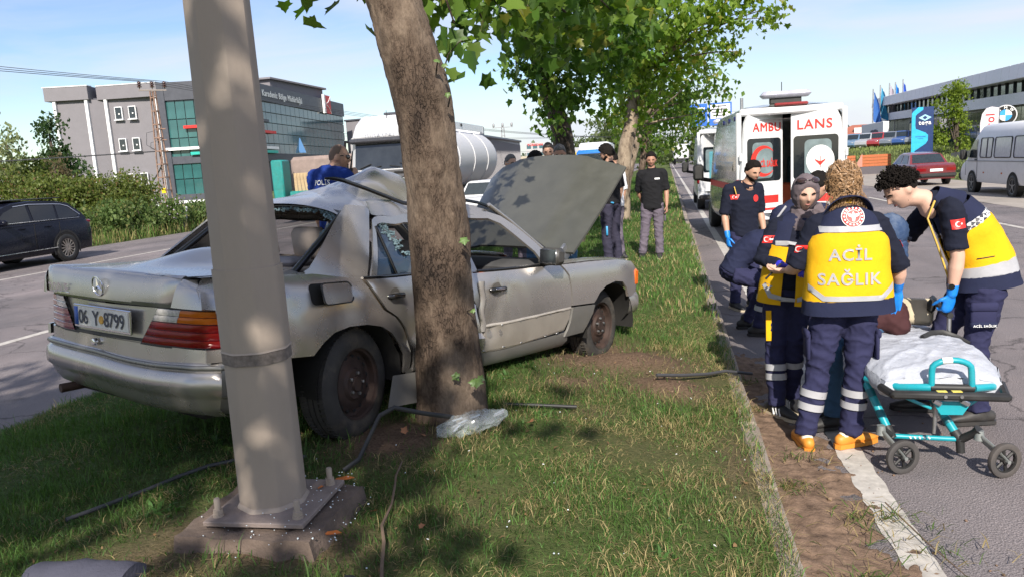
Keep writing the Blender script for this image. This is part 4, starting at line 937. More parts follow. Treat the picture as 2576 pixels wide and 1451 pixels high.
c1=[(-1.5,5.24,2.99,.14,20),(-1.39,5.58,3.05,.18,26),(-1.3,6.13,3.12,.2,28),(-1.21,6.67,3.12,.22,34),(-1.24,7.16,2.98,.2,26),(-1.36,5.04,2.80,.10,12),(-2.1,4.92,3.06,.13,16),(-2.28,4.89,3.08,.11,11),(-1.4,6.09,2.98,.14,14),(-1.05,7.6,3.25,.36,60),(-.79,8.2,3.2,.36,60),(-.55,8.8,3.45,.42,70),(-1.7,5.6,4.0,.7,220),(-1.2,7.0,4.7,.9,300),(-2.6,5.4,4.4,.9,240),(-2.0,4.0,5.5,1.2,300),(-.9,6.2,4.8,.8,200),(-1.8,6.6,5.6,1.2,300),(-1.4,2.9,5.4,.9,160),(-2.9,3.6,5.6,1.0,260),(-2.0,4.4,6.9,1.2,300),(-3.6,5.0,5.4,1.1,300),(-.6,4.4,5.6,1.0,240),(-3.0,6.4,6.2,1.2,300),(-1.6,3.6,4.9,.9,240),(-2.9,2.6,4.9,.8,170),(-.7,8.2,5.6,1.1,260),(-2.4,8.4,6.2,1.2,260)]
t1=tree('scarred plane tree that the wrecked saloon is wrapped round, nearest the camera',(-1.38,4.43,.33),T1,BARK,c1,.135,GM,11,knots=k1,n=120,m_=330,fork=(-1.75,4.43,3.6),br=.045,rough=.011,blim=21)
def sprig(parent,loc,pts,nl,size,seed):
 g=random.Random(seed);mb=MB();mb.tube([V(p)-loc for p in pts],[.006]+[.003]*(len(pts)-1),5);mb.build('twig',BARKD,parent,60)
 for i in range(nl):
  p=V(pts[-1-(i%max(1,len(pts)-1))])+V((g.uniform(-.03,.03),g.uniform(-.04,.0),g.uniform(-.03,.02)))-loc;s=size*g.uniform(.7,1.1)
  fw=V((g.uniform(-1,1),g.uniform(-.6,.1),g.uniform(-.8,.1))).normalized();rm=frame3(fw,(g.uniform(-.3,.3),-.8,1));lf=MB();lf.add([p+rm@V((x*s,y*s+.3*s,-abs(x)*.25*s))for x,y in LOBE]+[p+rm@V((0,.3*s,.01))],[(i2,(i2+1)%LOBE_N,LOBE_N)for i2 in range(LOBE_N)])
  o=lf.build('leaf',FRESH,parent,180)
FRESH=mat('fresh_leaf',(.09,.15,.04),rough=.5,var=.25,scale=30)
L1=V((-1.38,4.43,.33))
sprig(t1,L1,[(-1.25,4.34,2.42),(-1.20,4.28,2.49),(-1.13,4.26,2.545),(-1.07,4.25,2.56)],4,.055,1)
sprig(t1,L1,[(-1.29,4.3,2.38),(-1.26,4.26,2.46)],2,.055,2);sprig(t1,L1,[(-1.23,4.3,2.2),(-1.20,4.27,2.27)],1,.05,7)
sprig(t1,L1,[(-1.20,4.3,1.44),(-1.16,4.26,1.46)],1,.06,3);sprig(t1,L1,[(-1.18,4.24,.60),(-1.15,4.2,.62),(-1.12,4.19,.62)],4,.07,4);sprig(t1,L1,[(-1.26,4.22,.62),(-1.28,4.19,.64)],2,.05,5);sprig(t1,L1,[(-1.21,4.33,1.0),(-1.17,4.3,1.02)],1,.045,6)
c2=[(-2.72,14.2,3.54,.30),(-2.45,14.25,3.40,.4),(-2.14,14.21,2.89,.4),(-1.91,14.6,3.36,.55),(-1.59,15.2,3.16,.5),(-1.68,14.47,3.98,.65),(-2.17,13.87,4.0,.45),(-2.28,13.37,4.35,.5),(-2.1,14.68,2.45,.2),(-1.7,13.4,4.6,.8),(-1.0,14.2,4.6,.8),(-.6,15.2,4.2,.6),(-1.0,16,3.6,.5),(-2.1,14.9,5.6,1.3),(-2.9,15.5,5.2,1.0),(-1.0,13.0,5.6,1.2),(-1.4,15.5,7,1.4),(-1.0,11.5,4.9,.8)]
tree('dark ivy-clad plane tree behind the raised bonnet, leaning left',(-1.95,15.15,.25),[(-1.9,15.15,.1,.30),(-1.95,15.15,.6,.24),(-2.0,15.15,2.1,.215),(-2.1,15.15,2.7,.2),(-2.3,15.15,3.3,.17),(-2.5,15.15,4.3,.15),(-2.6,15.2,6,.08),(-2.6,15.2,7.5,.03)],BARKD,c2,.14,GD,12,fork=(-2.4,15.15,3.9),br=.05)
c3=[(-1.32,19.76,4.06,.8),(-.71,19.98,4.62,.8),(-1.2,20.67,3.13,.6),(-.26,21.0,3.9,.85),(-.29,19.1,5.01,.85),(.46,20.24,4.65,.8),(-.89,22.73,2.66,.46),(.26,18.19,5.07,.72),(1.1,19.38,5.0,.65,190),(1.75,19.55,5.15,.55,120),(2.31,19.64,4.98,.35,45),(2.13,19.67,5.4,.45,80),(1.83,20.48,4.37,.4,60),(2.55,19.73,5.25,.22,22),(-.9,19.5,6.4,1.4),(.6,19.6,6.4,1.2),(-1.9,20.2,5.6,1.0),(1.6,19.8,6.2,.8)]
tree('plane tree with a pale kinked trunk and leaves overhanging the right carriageway',(-1.3,20.5,.22),[(-1.28,20.48,.05,.27),(-1.24,20.48,.6,.22),(-1.13,20.48,1.9,.19),(-.95,20.6,2.7,.18),(-.85,20.75,3.4,.155),(-.78,20.9,4.1,.14),(-.67,21,5.0,.12),(-.6,21,6.3,.07),(-.6,21,7.5,.02)],BARKP,c3,.145,GL,13,fork=(-.75,20.9,4.3),br=.06,blim=14)
c4=[(.22,33.56,4.1,1.0),(1.0,31.75,4.69,1.1),(1.53,29.85,5.05,.9),(2.3,31.98,4.3,.5),(.78,36.0,3.4,.8),(-.32,35.51,3.7,.9),(1.86,32.8,3.6,.5),(-1.2,33,4.4,1.2),(-.5,32,5.8,1.5),(.6,31,6.0,1.4),(-2,34,3.6,.9),(-1.4,30.5,5,1.0)]
tree('leaning slim pale-trunked plane tree in mid-distance behind the bystander in black',(-1.85,33,.2),[(-1.9,33,.05,.24),(-1.75,33,.9,.18),(-1.45,33,2.0,.16),(-1.1,33,3.1,.14),(-.8,33,4.4,.1),(-.7,33,6.2,.04)],BARKP,c4,.24,GM,14,fork=(-1.0,33,3.5),br=.06,lobed=False)
c5=[(-.91,46.5,2.6,.9),(.52,47.97,2.9,.9),(-1.3,46,4,1.4),(.3,46,4.6,1.6),(1.2,46,3.8,1.0),(-2.4,47,3.4,1.1),(-.5,46,6,1.5)]
tree('farthest visible plane tree on the median, beyond the leaning slim one',(-1.6,46.5,.2),[(-1.7,46.5,.05,.26),(-1.5,46.5,1.6,.2),(-1.3,46.5,3.0,.16),(-1,46.5,5.5,.06)],BARK,c5,.3,GM,15,fork=(-1.3,46.5,3),br=.06,lobed=False)
c0=[(-2.3,-3.6,6.4,1.5,560),(-1.0,-4.4,7.0,1.25,360),(-3.4,-4.2,6.6,1.3,420),(-2.2,-4.6,8.2,1.3,360),(-3.0,-2.6,5.4,1.1,330),(-1.2,-2.9,5.6,.95,230),(-3.9,-3.2,5.2,.9,220),(-4.2,-4.8,7.4,1.1,260),(-2.1,-2.0,4.7,.8,150),(.1,-3.9,6.3,.75,120),(-4.6,-3.9,4.6,.8,130),(-.3,-3.0,4.6,.6,70),(-5.2,-2.6,5.0,.9,200),(-5.0,-4.6,6.0,1.1,240),(-3.4,-1.6,4.3,.7,130),(-4.6,-1.4,4.2,.7,120)]
tree('plane tree of the median row standing behind the camera',(-2.2,-4.2,.25),[(-2.2,-4.2,.05,.28),(-2.2,-4.2,1.5,.19),(-2.25,-4.1,3.5,.16),(-2.3,-4,6,.1),(-2.3,-4,8.5,.03)],BARK,c0,.21,GM,16,fork=(-2.25,-4.1,4),br=.06)
# -------------------------- roadside vegetation
def bush(name,label,cat,c,r,h,n,size,cols,seed,group=None,lobed=False,z0=None):
 x,y=c;z=(lb(x,y)if x<0 else rb(x,y))if z0 is None else z0;loc=V((x,y,z));g=random.Random(seed)
 t=thing(name,label,cat,loc,group=group);cl=[]
 for i in range(9):
  a=g.uniform(0,6.28);d=g.uniform(0,.75)*r;q=g.uniform(.25,.4)*h+.12;cl.append((x+d*math.cos(a),y+d*math.sin(a)*.8,z+g.uniform(.25,.8)*h,max(q,r*.33),n//9))
 leaves('foliage',cl,t,size,cols,loc,lobed,seed=seed,hollow=.55)
 mb=MB()
 for i in range(7):a=g.uniform(0,6.28);mb.tube([(0,0,-.1),(math.cos(a)*r*.3,math.sin(a)*r*.3,h*.45),(math.cos(a)*r*.55,math.sin(a)*r*.55,h*.8)],[.02,.014,.006],5)
 mb.build('stem',BARKD,t,60);return t
BR=((.085,.12,.03),(.175,.205,.055),(.22,.15,.07));WD=((.08,.135,.04),(.17,.225,.08),(.26,.26,.10));DG=((.03,.055,.016),(.07,.10,.03))
for i,(x,y,r,h,lab)in enumerate(((-26.6,25.2,2.3,2.1,'bramble hedge mound at the far left picture edge'),(-24.2,25.6,1.9,1.9,'bramble mound just right of the leftmost hedge mound'),(-23.0,26.2,1.5,1.75,'bramble mound in front of the grey wall corner'),(-21.9,26.0,1.4,1.75,'brown-topped bramble mound under the ground floor windows'),(-21.4,27.2,1.1,2.15,'vine-covered hump climbing toward the lower windows'))):
 bush('bramble',lab,'bush',(x,y),r,h,4400,.115,BR,30+i,'bramble hedge on the left verge')
for i,(x,y,r,h,n,lab)in enumerate(((-20.4,24.6,.95,1.15,900,'low weedy bush beside the rear of the dark SUV'),(-20.2,26.1,.9,1.3,900,'tall nettle clump in the middle of the left verge'),(-20.1,27.6,1.0,1.35,1000,'mauve-flowering mallow bush at the foot of the rusty pylon'),(-19.9,29.4,.9,.95,800,'yellowish weed clump right of the flowering mallow'),(-19.6,31.2,.9,.85,700,'grassy weed clump nearest the lamp column on the verge'),(-21.0,22.6,1.1,1.2,900,'weeds hidden partly by the SUV roof'))):
 b=bush('weed_bush',lab,'bush',(x,y),r,h,n,.13,WD,50+i,'weeds on the left verge')
 if i in(2,):
  fl=MB();g=random.Random(4)
  for _ in range(60):fl.ell((g.uniform(-.8,.8),g.uniform(-.9,.1),g.uniform(.5,1.35)),(.03,.03,.025),None,6,4)
  fl.build('blossom',mat('mauve_petal',(.42,.33,.45),rough=.8),b,60,kind='stuff')
nb=26000;bx,by=rng.uniform(-23.5,-19.25,nb),rng.uniform(16,44,nb);edge=rng.uniform(0,1,nb)<np.exp(-(-19.2-bx)/1.6);bx,by=bx[edge],by[edge];nb=len(bx)
dryv=rng.uniform(0,1,nb)<.35;cv=np.where(dryv[:,None],np.array([.32,.27,.12])*rng.uniform(.6,1.2,(nb,1)),np.array([.10,.17,.04])*rng.uniform(.6,1.4,(nb,1)))
co,tr,cl_=blades(bx,by,np.array([lb(a,b)for a,b in zip(bx,by)]),rng.uniform(.15,.62,nb),rng.uniform(.012,.03,nb),rng.uniform(.03,.3,nb),cv);link('verge_grass',raw_mesh('verge_grass',co,tr,cl_,GRASSM),kind='stuff')
nb=16000;bx,by=rng.uniform(13.3,24,nb),rng.uniform(30,90,nb);cv=np.array([.22,.27,.09])*rng.uniform(.6,1.3,(nb,1))
co,tr,cl_=blades(bx,by,np.array([rb(a,b)for a,b in zip(bx,by)]),rng.uniform(.08,.34,nb),rng.uniform(.03,.07,nb),rng.uniform(.03,.3,nb),cv);link('bank_grass',raw_mesh('bank_grass',co,tr,cl_,GRASSM),kind='stuff')
def simple_tree(label,base,h,r,n,size,cols,seed,name='tree',group=None,trunk_h=.4,cat='tree',zs=1.0):
 x,y,z=base;g=random.Random(seed);cl=[]
 for i in range(12):a=g.uniform(0,6.28);t=g.uniform(0,1);d=g.uniform(0,.8)*r*math.sin(math.pi*(.12+.85*t));cl.append((x+d*math.cos(a),y+d*math.sin(a),z+h*(trunk_h+(1-trunk_h)*t*.92),r*g.uniform(.28,.45),n//12))
 loc=V(base);t=thing(name,label,cat,loc,group=group);trunk_mesh('trunk',[(x,y,z-.1,.03*h),(x+.01*h,y,z+h*.4,.02*h),(x,y,z+h*.9,.005*h)],t,BARKD,8,10,.01,(),loc);branchwork(t,(x,y,z+h*trunk_h),cl,.012*h,BARKD,loc,8,seed);leaves('crown',cl,t,size,cols,loc,False,seed=seed);return t
simple_tree('sparse pale-leaved tree rising at the far left edge',(-53,53.5,0),7.2,3.2,900,.32,((.13,.17,.07),(.28,.30,.15)),61)
simple_tree('dark upright tree behind the corner of the grey building',(-57,62.5,0),9.0,2.7,2200,.4,((.03,.06,.022),(.07,.115,.04)),62,trunk_h=.15)
simple_tree('round green bush-like tree left of the dark upright one',(-55,57,0),5.2,3.4,1800,.4,((.07,.10,.025),(.14,.17,.04)),63,trunk_h=.1)
simple_tree('small reddish leafless-looking tree between the left trees',(-51.5,56.5,0),5.0,2.0,600,.3,((.11,.095,.055),(.18,.14,.08)),64,trunk_h=.15)
simple_tree('bright young tree growing on the bank beside the blue sign',(17.95,53.5,.9),4.6,1.7,3000,.17,((.11,.17,.022),(.23,.30,.05)),65,trunk_h=.12)
for i,(x,y,h,r)in enumerate(((-9.5,120,9,5),(-3.5,150,10,6),(-14,175,11,7),(6.5,170,7,5),(12,190,8,6),(1.5,230,9,7),(20,215,8,6),(-26,230,9,7),(27,240,9,7))):
 simple_tree('distant roadside tree, '+['left of the far blue lorry','just right of the far blue lorry','behind the far office block','behind the white lorry on the road','right of the white lorry','where the road vanishes','behind the ambulances','left of the far pylon','behind the house with the red roof'][i],(x,y,-.2),h,r,1100,.75,((.06,.09,.03),(.13,.165,.06)),70+i,group='distant roadside trees',trunk_h=.12)
ft_=[]
g_=random.Random(9)
for i in range(60):ft_.append((g_.uniform(-170,190),g_.uniform(320,400),g_.uniform(0,4),g_.uniform(5,9),90))
leaves('far_woodland',ft_,None,2.6,((.07,.10,.055),(.12,.155,.08)),V(),False,seed=77)
# -------------------------- office building across the road
OFF=thing('office_building','grey and dark-glazed corner office block with white roof lettering and red logo','building',(-45,76,-.4))
OB=V((-45,76,-.4))
GREYW=mat('grey_render',(.195,.185,.20),rough=.9,var=.06,scale=1.5,bump=.15,bscale=30,dirt=.25,dirtcol=(.18,.165,.17));DGREY=mat('anthracite_cladding',(.062,.066,.082),rough=.5,var=.1,scale=2)
GLZ=mat('green_curtain_glass',(.035,.115,.115),rough=.1,var=.3,scale=.35,spec=.7,coat=.2);GLB=mat('blue_curtain_glass',(.04,.105,.13),rough=.1,var=.3,scale=.3,spec=.6,coat=.2);MUL=mat('mullion',(.03,.04,.045),rough=.5)
WPIPE=mat('white_trim',(.74,.74,.75),rough=.5,var=.05);DARKGL=mat('dark_window_glass',(.02,.028,.032),rough=.08,spec=.9,var=.3)
pA,pB,pC,pD,pE=V((-64.3,71.9,0)),V((-60.8,72.7,0)),V((-53.4,74.3,0)),V((-44.83,76.1,0)),V((-48.8,111.5,0))
def wallseg(name,a,b,z0,z1,m,t=.3,off=0,parent=OFF,L=OB,**kw):
 d=(b-a);n=V((d.y,-d.x,0)).normalized();mb=MB();ln=d.length
 mb.prism([(0,z0),(ln,z0),(ln,z1),(0,z1)],(a+n*off-n*t-L,d.normalized(),V((0,0,1))),t);return mb.build(name,m,parent,30,**kw)
wallseg('gable_wall',pA,pB,-1,11.7,GREYW,6);nAB=(pB-pA).normalized()
pB2=pB+V((1.3,.9,0));wallseg('recess_wall',pB,pB2,-1,11.6,GREYW,.3)
wallseg('rear_wall',pB2,pC+V((0,.3,0)),-.2,11.6,GREYW,5)
wallseg('parapet',pA-nAB*.8,pB+nAB*.25,11.6,13.0,GREYW,6,.45);wallseg('parapet',pB2-nAB*.6,pC,11.55,12.95,GREYW,5,.35)
wallseg('parapet_coping',pA-nAB*.9,pB+nAB*.3,13.0,13.09,WPIPE,1,.5);wallseg('parapet_coping',pB2-nAB*.6,pC,12.95,13.03,WPIPE,1,.4)
for p,o in((pA+V((.1,-.06,0)),.1),(pB-V((.1,.1,0)),.1),(pB2+V((.25,-.1,0)),.1),(pC+V((-.35,-.1,0)),.1)):
 mb=MB();mb.box(p+V((0,-.1,5.3))-OB,(.32,.3,12.6),.02,.2);mb.build('corner_pilaster',WPIPE,OFF,30)
for zc,h in((10.03,1.28),(6.67,1.28),(2.9,1.2)):
 for sx in(-58.15,-56.6):
  d=(pC-pB2).normalized();k=(sx+(.5 if zc<4 else .1)-pB2.x)/d.x;c=pB2+d*k;n=V((d.y,-d.x,0)).normalized();an=math.atan2(d.y,d.x)
  f=MB();f.box(c+n*.10+V((0,0,zc))-OB,(.86,.16,h+.1),.01,an);fo=f.build('window',WPIPE,OFF,30)
  q=MB();q.box(c+n*.16+V((.0,0,zc))-OB,(.68,.08,h-.08),0,an);q.build('pane',DARKGL,fo,30);s=MB();s.box(c+n*.2+V((0,0,zc-h/2-.08))-OB,(1.05,.3,.1),.01,an);s.build('window_sill',WPIPE,fo,30)
  s=MB();s.box(c+n*.215+V((.08,0,zc-.08))-OB,(.16,.02,.14),0,an);s.build('sticker',WHITE,fo,30)
def curtain(a,b,z0,z1,nx,rows,m,nm='glass_pane'):
 d=b-a;ln=d.length;u=d.normalized();n=V((u.y,-u.x,0));an=math.atan2(u.y,u.x);w=ln/nx
 back=MB();back.prism([(0,z0),(ln,z0),(ln,z1),(0,z1)],(a-n*.35-OB,u,V((0,0,1))),.25);back.build('curtain_wall',MUL,OFF,30)
 for r in range(rows):
  h=(z1-z0)/rows;me=MB().box((0,0,0),(w-.07,.06,h-.08),.01).mesh(nm,m,30)
  for i in range(nx):
   o=link(nm,me,OFF);o.location=a+u*(i+.5)*w+V((0,0,z0+(r+.5)*h))-OB+n*.0;o.rotation_euler=(random.gauss(0,.003),0,an+random.gauss(0,.004))
wallseg('fascia',pC,pD,11.0,12.9,DGREY,3,.25);wallseg('fascia',pD,pE,10.95,12.85,DGREY,3,.25)
wallseg('corner_slab',pC-V((.2,0,0)),pC+nAB*.7,-.4,12.9,DGREY,.6,.35)
curtain(pC+nAB*.6,pD,5.0,11.0,8,3,GLZ);curtain(pC+nAB*.6,pD,.9,4.3,8,2,GLZ);curtain(pD,pE,5.0,10.95,23,5,GLB)
wallseg('band',pC,pD,4.25,5.05,DGREY,.6,.2);wallseg('band',pD,pE,4.1,5.0,DGREY,.6,.2);wallseg('band',pC,pD,.3,.95,DGREY,.6,.2);wallseg('plinth',pD,pE,-.4,4.1,DGREY,.6,-.2)
for i in range(7):
 a=pC+(pD-pC)*(.1+i*.13);mb=MB();mb.box(a+V((0,-.15,-.15))-OB,(.12,.12,.95),.01);mb.build('basement_mullion',WPIPE,OFF,30)
wallseg('basement_glass',pC,pD,-.6,.35,DARKGL,.3,0)
for f0,f1,z,m,a,b in((.28,.96,8.1,RED,pC,pD),(.02,.97,5.85,WPIPE,pC,pD),(.33,.97,5.28,mat('teal_fin',(.02,.40,.33),rough=.5),pC,pD),(.02,.21,7.45,RED,pD,pE),(.0,.16,8.7,DGREY,pD,pE),(.02,.22,5.65,WPIPE,pD,pE),(.02,.21,5.2,MATS['teal_fin'],pD,pE),(.85,.97,9.6,DGREY,pC,pD)):
 wallseg('facade_fin',a+(b-a)*f0,a+(b-a)*f1,z-.14,z+.16,m,.5,.55)
d=(pE-pD);u=d.normalized();n=V((u.y,-u.x,0));tx=MB();add_text(tx,'Karadeniz Bölge Müdürlüğü',pD+u*11.0+n*.35+V((0,0,11.75))-OB,u,(0,0,1),w=12.5,bold=.03,t=.12);tx.build('roof_lettering',WHITE,OFF,180)
c=pD+u*27.5+n*.3+V((0,0,12.15))-OB
lg=MB();lg.prism([(-1.2,-1.25),(1.25,-1.25),(1.25,1.25),(-1.2,1.25)],(c,u,V((0,0,1))),.22);lo=lg.build('logo_panel',RED,OFF,30)
lg=MB();lg.prism([(-1.75,-1.3),(-1.2,-1.3),(-1.2,1.3),(-1.75,1.3)],(c,u,V((0,0,1))),.3)
for sgn in(1,-1):
 q=[(-.9+2.1*t,sgn*(.1+1.1*t*t))for t in np.linspace(0,1,7)];lg.tube([c+u*x+V((0,0,z))+n*.24 for x,z in q],.05,5)
lg.build('logo_mark',WHITE,lo,30)
ow=MB();ow.prism([(0,0),(.9,0),(.9,1.9),(0,1.9)],(pD+u*15.6+n*.1+V((0,0,5.2))-OB,(u*.75+n*.66).normalized(),V((0,0,1))-n*.35),.08);ow.build('open_window',mat('open_pane',(.10,.22,.42),rough=.1),OFF,30)
rb_=MB();rb_.box(V((-51.0,97,13.6))-OB,(5,15,1.6),.03);rb_.box(V((-51.0,97,14.5))-OB,(5.8,16,.25),.03);rb_.build('roof_plant_room',GREYW,OFF,30)
cr_=MB();cr_.prism([(p.x-OB.x,p.y-OB.y)for p in(pA+V((0,.5,0)),pC+V((0,.8,0)),pD+V((-.4,.6,0)),pE+V((-.8,-.3,0)),pE+V((-18,2,0)),pA+V((-2,14,0)))],(V((0,0,-1)),V((1,0,0)),V((0,1,0))),13.2);cr_.build('core',DGREY,OFF,30)
FE=thing('balustrade','white balustrade wall with ball finial pier below the dark office block','fence',(-36,55,.3));FB=V((-36,55,.3))
for px_,py_ in((-35.6,54.8),(-32.4,55.6)):
 mb=MB();mb.box(V((px_,py_,1.3))-FB,(.45,.45,2.0),.03);mb.box(V((px_,py_,2.35))-FB,(.6,.6,.14),.03);mb.ell(V((px_,py_,2.6))-FB,(.2,.2,.2));mb.build('pier',WPIPE,FE,40)
mb=MB();mb.box(V((-40,54,.55))-FB,(9,.3,.3),.03,.2);mb.box(V((-34,55.3,1.75))-FB,(3.0,.25,.15),.02,.25);mb.build('wall_rail',WPIPE,FE,30)
for i in range(7):mb=MB();mb.tube([V((-35.2+i*.4,54.95+i*.1,.7))-FB,V((-35.2+i*.4,54.95+i*.1,1.7))-FB],.06,6);mb.build('baluster',WPIPE,FE,40)
def lattice(t,legs0,legs1,h,n,r,m,loc=V()):
 P0=[V((sx*legs0,sy*legs0,0))for sx,sy in((-1,-1),(1,-1),(1,1),(-1,1))];P1=[V((sx*legs1,sy*legs1,h))for sx,sy in((-1,-1),(1,-1),(1,1),(-1,1))]
 for a,b in zip(P0,P1):q=MB();q.tube([a,b],r,4);q.build('leg',m,t,30)
 for k in range(n):
  f=(k+.5)/n;z=[a+(b-a)*f for a,b in zip(P0,P1)];q=MB()
  for i in range(4):q.tube([z[i],z[(i+1)%4]],r*1.1,4)
  if k<n-1:
   z2=[a+(b-a)*(f+1/n)for a,b in zip(P0,P1)];
   if n>9:q.tube([z[0],z2[1]],r*.5,4);q.tube([z[1],z2[2]],r*.5,4)
  q.build('cross_brace',m,t,30)
RUSTY=mat('rusty_lattice',(.22,.135,.10),rough=.85,var=.5,scale=4,dirt=.8,dirtcol=(.34,.28,.25));INS=mat('brown_insulator',(.07,.035,.03),rough=.25,coat=.5);WIRE=mat('cable',(.035,.035,.04),rough=.6)
PY=thing('power_pylon','rusty lattice power pylon with three brown insulators in front of the grey building','pylon',(-29.75,40.9,.5));PYB=V((-29.75,40.9,.5))
lattice(PY,.27,.10,7.0,9,.045,RUSTY)
arm_u=V((.76,.65,0));mb=MB();mb.tube([-arm_u*.75+V((0,0,7.05)),arm_u*.75+V((0,0,7.05))],.05,4);mb.build('crossarm',mat('galvanised',(.25,.22,.2),rough=.7,dirt=.5,dirtcol=(.2,.1,.06)),PY,30)
tops=[]
for k in(-.68,0,.68):
 p=arm_u*k+V((0,0,7.1));mb=MB();mb.lathe([(.02,0),(.03,.1),(.13,.12),(.14,.16),(.04,.2),(.13,.24),(.13,.28),(.04,.32),(.11,.36),(.10,.42),(.03,.45),(.0,.5)],12,p);mb.build('insulator',INS,PY,60);tops.append(PYB+p+V((0,0,.46)))
for z in(4.8,4.15,3.5):mb=MB();mb.tube([V((-.1,-.1,z)),arm_u*.5+V((0,-.1,z))],.045,4);mb.build('bracket',RUSTY,PY,30)
mb=MB();mb.box((.1,-.30,1.15),(.26,.03,.30),.01);mb.build('warning_plate',mat('warning_yellow',(.75,.52,.01),rough=.5),PY,30)
def wire(name,label,a,b,sag,r=.018,group='power lines at the rusty pylon'):
 mb=MB();L0=V(a);mb.tube([V(a)+(V(b)-V(a))*t-V((0,0,sag*4*t*(1-t)))-L0 for t in np.linspace(0,1,18)],r,5);return mb.build(name,WIRE,None,60,label=label,cat='cable',group=group,loc=L0)
for i,p in enumerate(tops):
 wire('power_line','thin overhead line running left from the '+['left','middle','right'][i]+' insulator of the rusty pylon',p,p+V((-26+i*.5,-27,4.2+.15*i)),.5)
 wire('power_line','thin overhead line passing behind the lamp column from the '+['left','middle','right'][i]+' insulator',p,p+V((30,60,-3.5)),1.2,.014)
wire('telephone_cable','thick twisted cable running level across the grey wall to the rusty pylon',PYB+V((0,0,3.5)),PYB+V((-27,-27,3.3)),.3,.035);wire('telephone_cable','slack cable drooping from the pylon to the lower window',PYB+V((0,0,2.7)),(-57.6,72.5,3.5),1.6,.04)
for k in range(2):
 mb=MB();mb.tube([V((-.1,-.1,4.7-.6*k)),V((-.55+.2*k,-.3,4.6-.6*k)),V((-.65+.25*k,-.3,3.9-.2*k)),V((-.1,-.1,3.5))],.015,5);mb.build('cable_loop',WIRE,PY,60)
mb=MB();mb.box((-19.9,28.4,.55),(.16,.1,.9),.02,rotm(.3,R(8)));mb.build('marker_post',WPIPE,None,30,cat='post',label='short white leaning marker post among the verge weeds',off=(0,0,0))
def plain_block(label,c,size,m,z0=0,rz=0,cat='building',name='building',rows=0,cols=0,wm=None,roof=None,group=None):
 t=thing(name,label,cat,(c[0],c[1],z0),rz,group);mb=MB();mb.box((0,0,size[2]/2),size,.02);mb.build('wall',m,t,30)
 if roof:mb=MB();mb.box((0,0,size[2]+.12),(size[0]+.4,size[1]+.4,.25),.02);mb.build('roof',roof,t,30)
 if rows:
  w=size[0]/cols*.7;h=size[2]/rows*.5;me=MB().box((0,0,0),(w,.12,h),.02).mesh('window',wm,30)
  for r in range(rows):
   for k in range(cols):o=link('window',me,t);o.location=((k+.5)*size[0]/cols-size[0]/2,-size[1]/2-.03,(r+.55)*size[2]/rows)
 return t
HALLM=mat('hall_sheet_metal',(.30,.29,.30),rough=.6,var=.05,scale=.6,aniso=(1,1,.1));LGREY=mat('light_grey_render',(.42,.41,.42),rough=.9)
hl=thing('warehouse','long grey corrugated warehouse behind the tanker trailer','building',(-17,75,0));HB=V((-17,75,0))
mb=MB();a,b=V((-14.6,58,0)),V((-17.6,92,0));dd=b-a;nn_=V((dd.y,-dd.x,0)).normalized();mb.prism([(0,0),(dd.length,0),(dd.length,4.75),(0,4.35)],(a-nn_*10-HB,dd.normalized(),V((0,0,1))),10);mb.build('wall',HALLM,hl,30)
mb=MB();mb.tube([a+V((0,0,4.42))-HB+nn_*.1,b+V((0,0,4.82))-HB+nn_*.1],.14,6);mb.build('gutter',DGREY,hl,30)
rbm=MB().box((0,0,2.2),(.09,.06,4.3)).mesh('wall_rib',HALLM,30)
for i in range(48):o=link('wall_rib',rbm,hl);o.location=a+dd*(i+.5)/48+nn_*.04-HB;o.rotation_euler=(0,0,math.atan2(dd.y,dd.x))
plain_block('low grey depot wall with conveyor rollers beneath the warehouse',(-14.3,57.3),(3.4,.6,1.4),LGREY,0,R(95))
plain_block('grey industrial shed peeping between the office block and the truck cab',(-45.5,121),(9,10,10.6),GREYW,0,R(-8),roof=DGREY)
bc=thing('showroom_block','slate-blue topped commercial block with a red and white sign behind the tank','building',(-36.5,139,0));
mb=MB();mb.box((-6,0,4),(12,24,8));mb.build('wall',LGREY,bc,30);mb=MB();mb.box((-5.8,0,9.1),(12.4,24.4,1.9),.02);mb.build('fascia',mat('slate_blue',(.07,.10,.14),rough=.5),bc,30)
for k in range(16):mb=MB();mb.box((.06,-11.2+k*1.5,7.2),(.1,.9,1.7),.02);mb.build('window',GLB,bc,30)
tx=MB();add_text(tx,'ÇENİ',(.45,-10.3,9.3),(0,1,0),(0,0,1),w=3.6,bold=.02,t=.05);tx.build('lettering',WHITE,bc,180);mb=MB();mb.box((.42,3.6,9.1),(.06,3.4,1.4));mb.build('white_sign',WHITE,bc,30);mb=MB();mb.box((.42,7.0,9.1),(.06,3.2,1.4));mb.build('red_sign',RED,bc,30)
fb_=plain_block('white and blue-glazed office tower far off, left of the dark trunk',(-50.3,301),(9.6,8,9.2),LGREY,1.3,R(10),rows=3,cols=4,wm=GLB);tx=MB();add_text(tx,'TÜRKSAN',(-1.2,-4.1,8.6),(1,0,0),(0,0,1),w=6,bold=.02,t=.05);tx.build('lettering',RED,fb_,180)
plain_block('beige low shed right of the warehouse',(-20.5,110),(7.5,4,3.2),mat('beige_sheet',(.42,.37,.28),rough=.8),0,R(-5))
fp=thing('distant_pylon','distant grey lattice pylon above the tank trailer','pylon',(-38.3,179.6,0));lattice(fp,.75,.25,11.4,8,.07,mat('grey_lattice',(.30,.30,.32),rough=.6));mb=MB();mb.box((0,0,11.2),(5.0,.15,.18));mb.build('crossarm',MATS['grey_lattice'],fp,30)
for k in(-2.2,0,2.2):mb=MB();mb.lathe([(.1,0),(.28,.2),(.28,.8),(.1,1.0)],8,(k,0,11.3),caps=True);mb.build('insulator',MATS['grey_lattice'],fp,60)
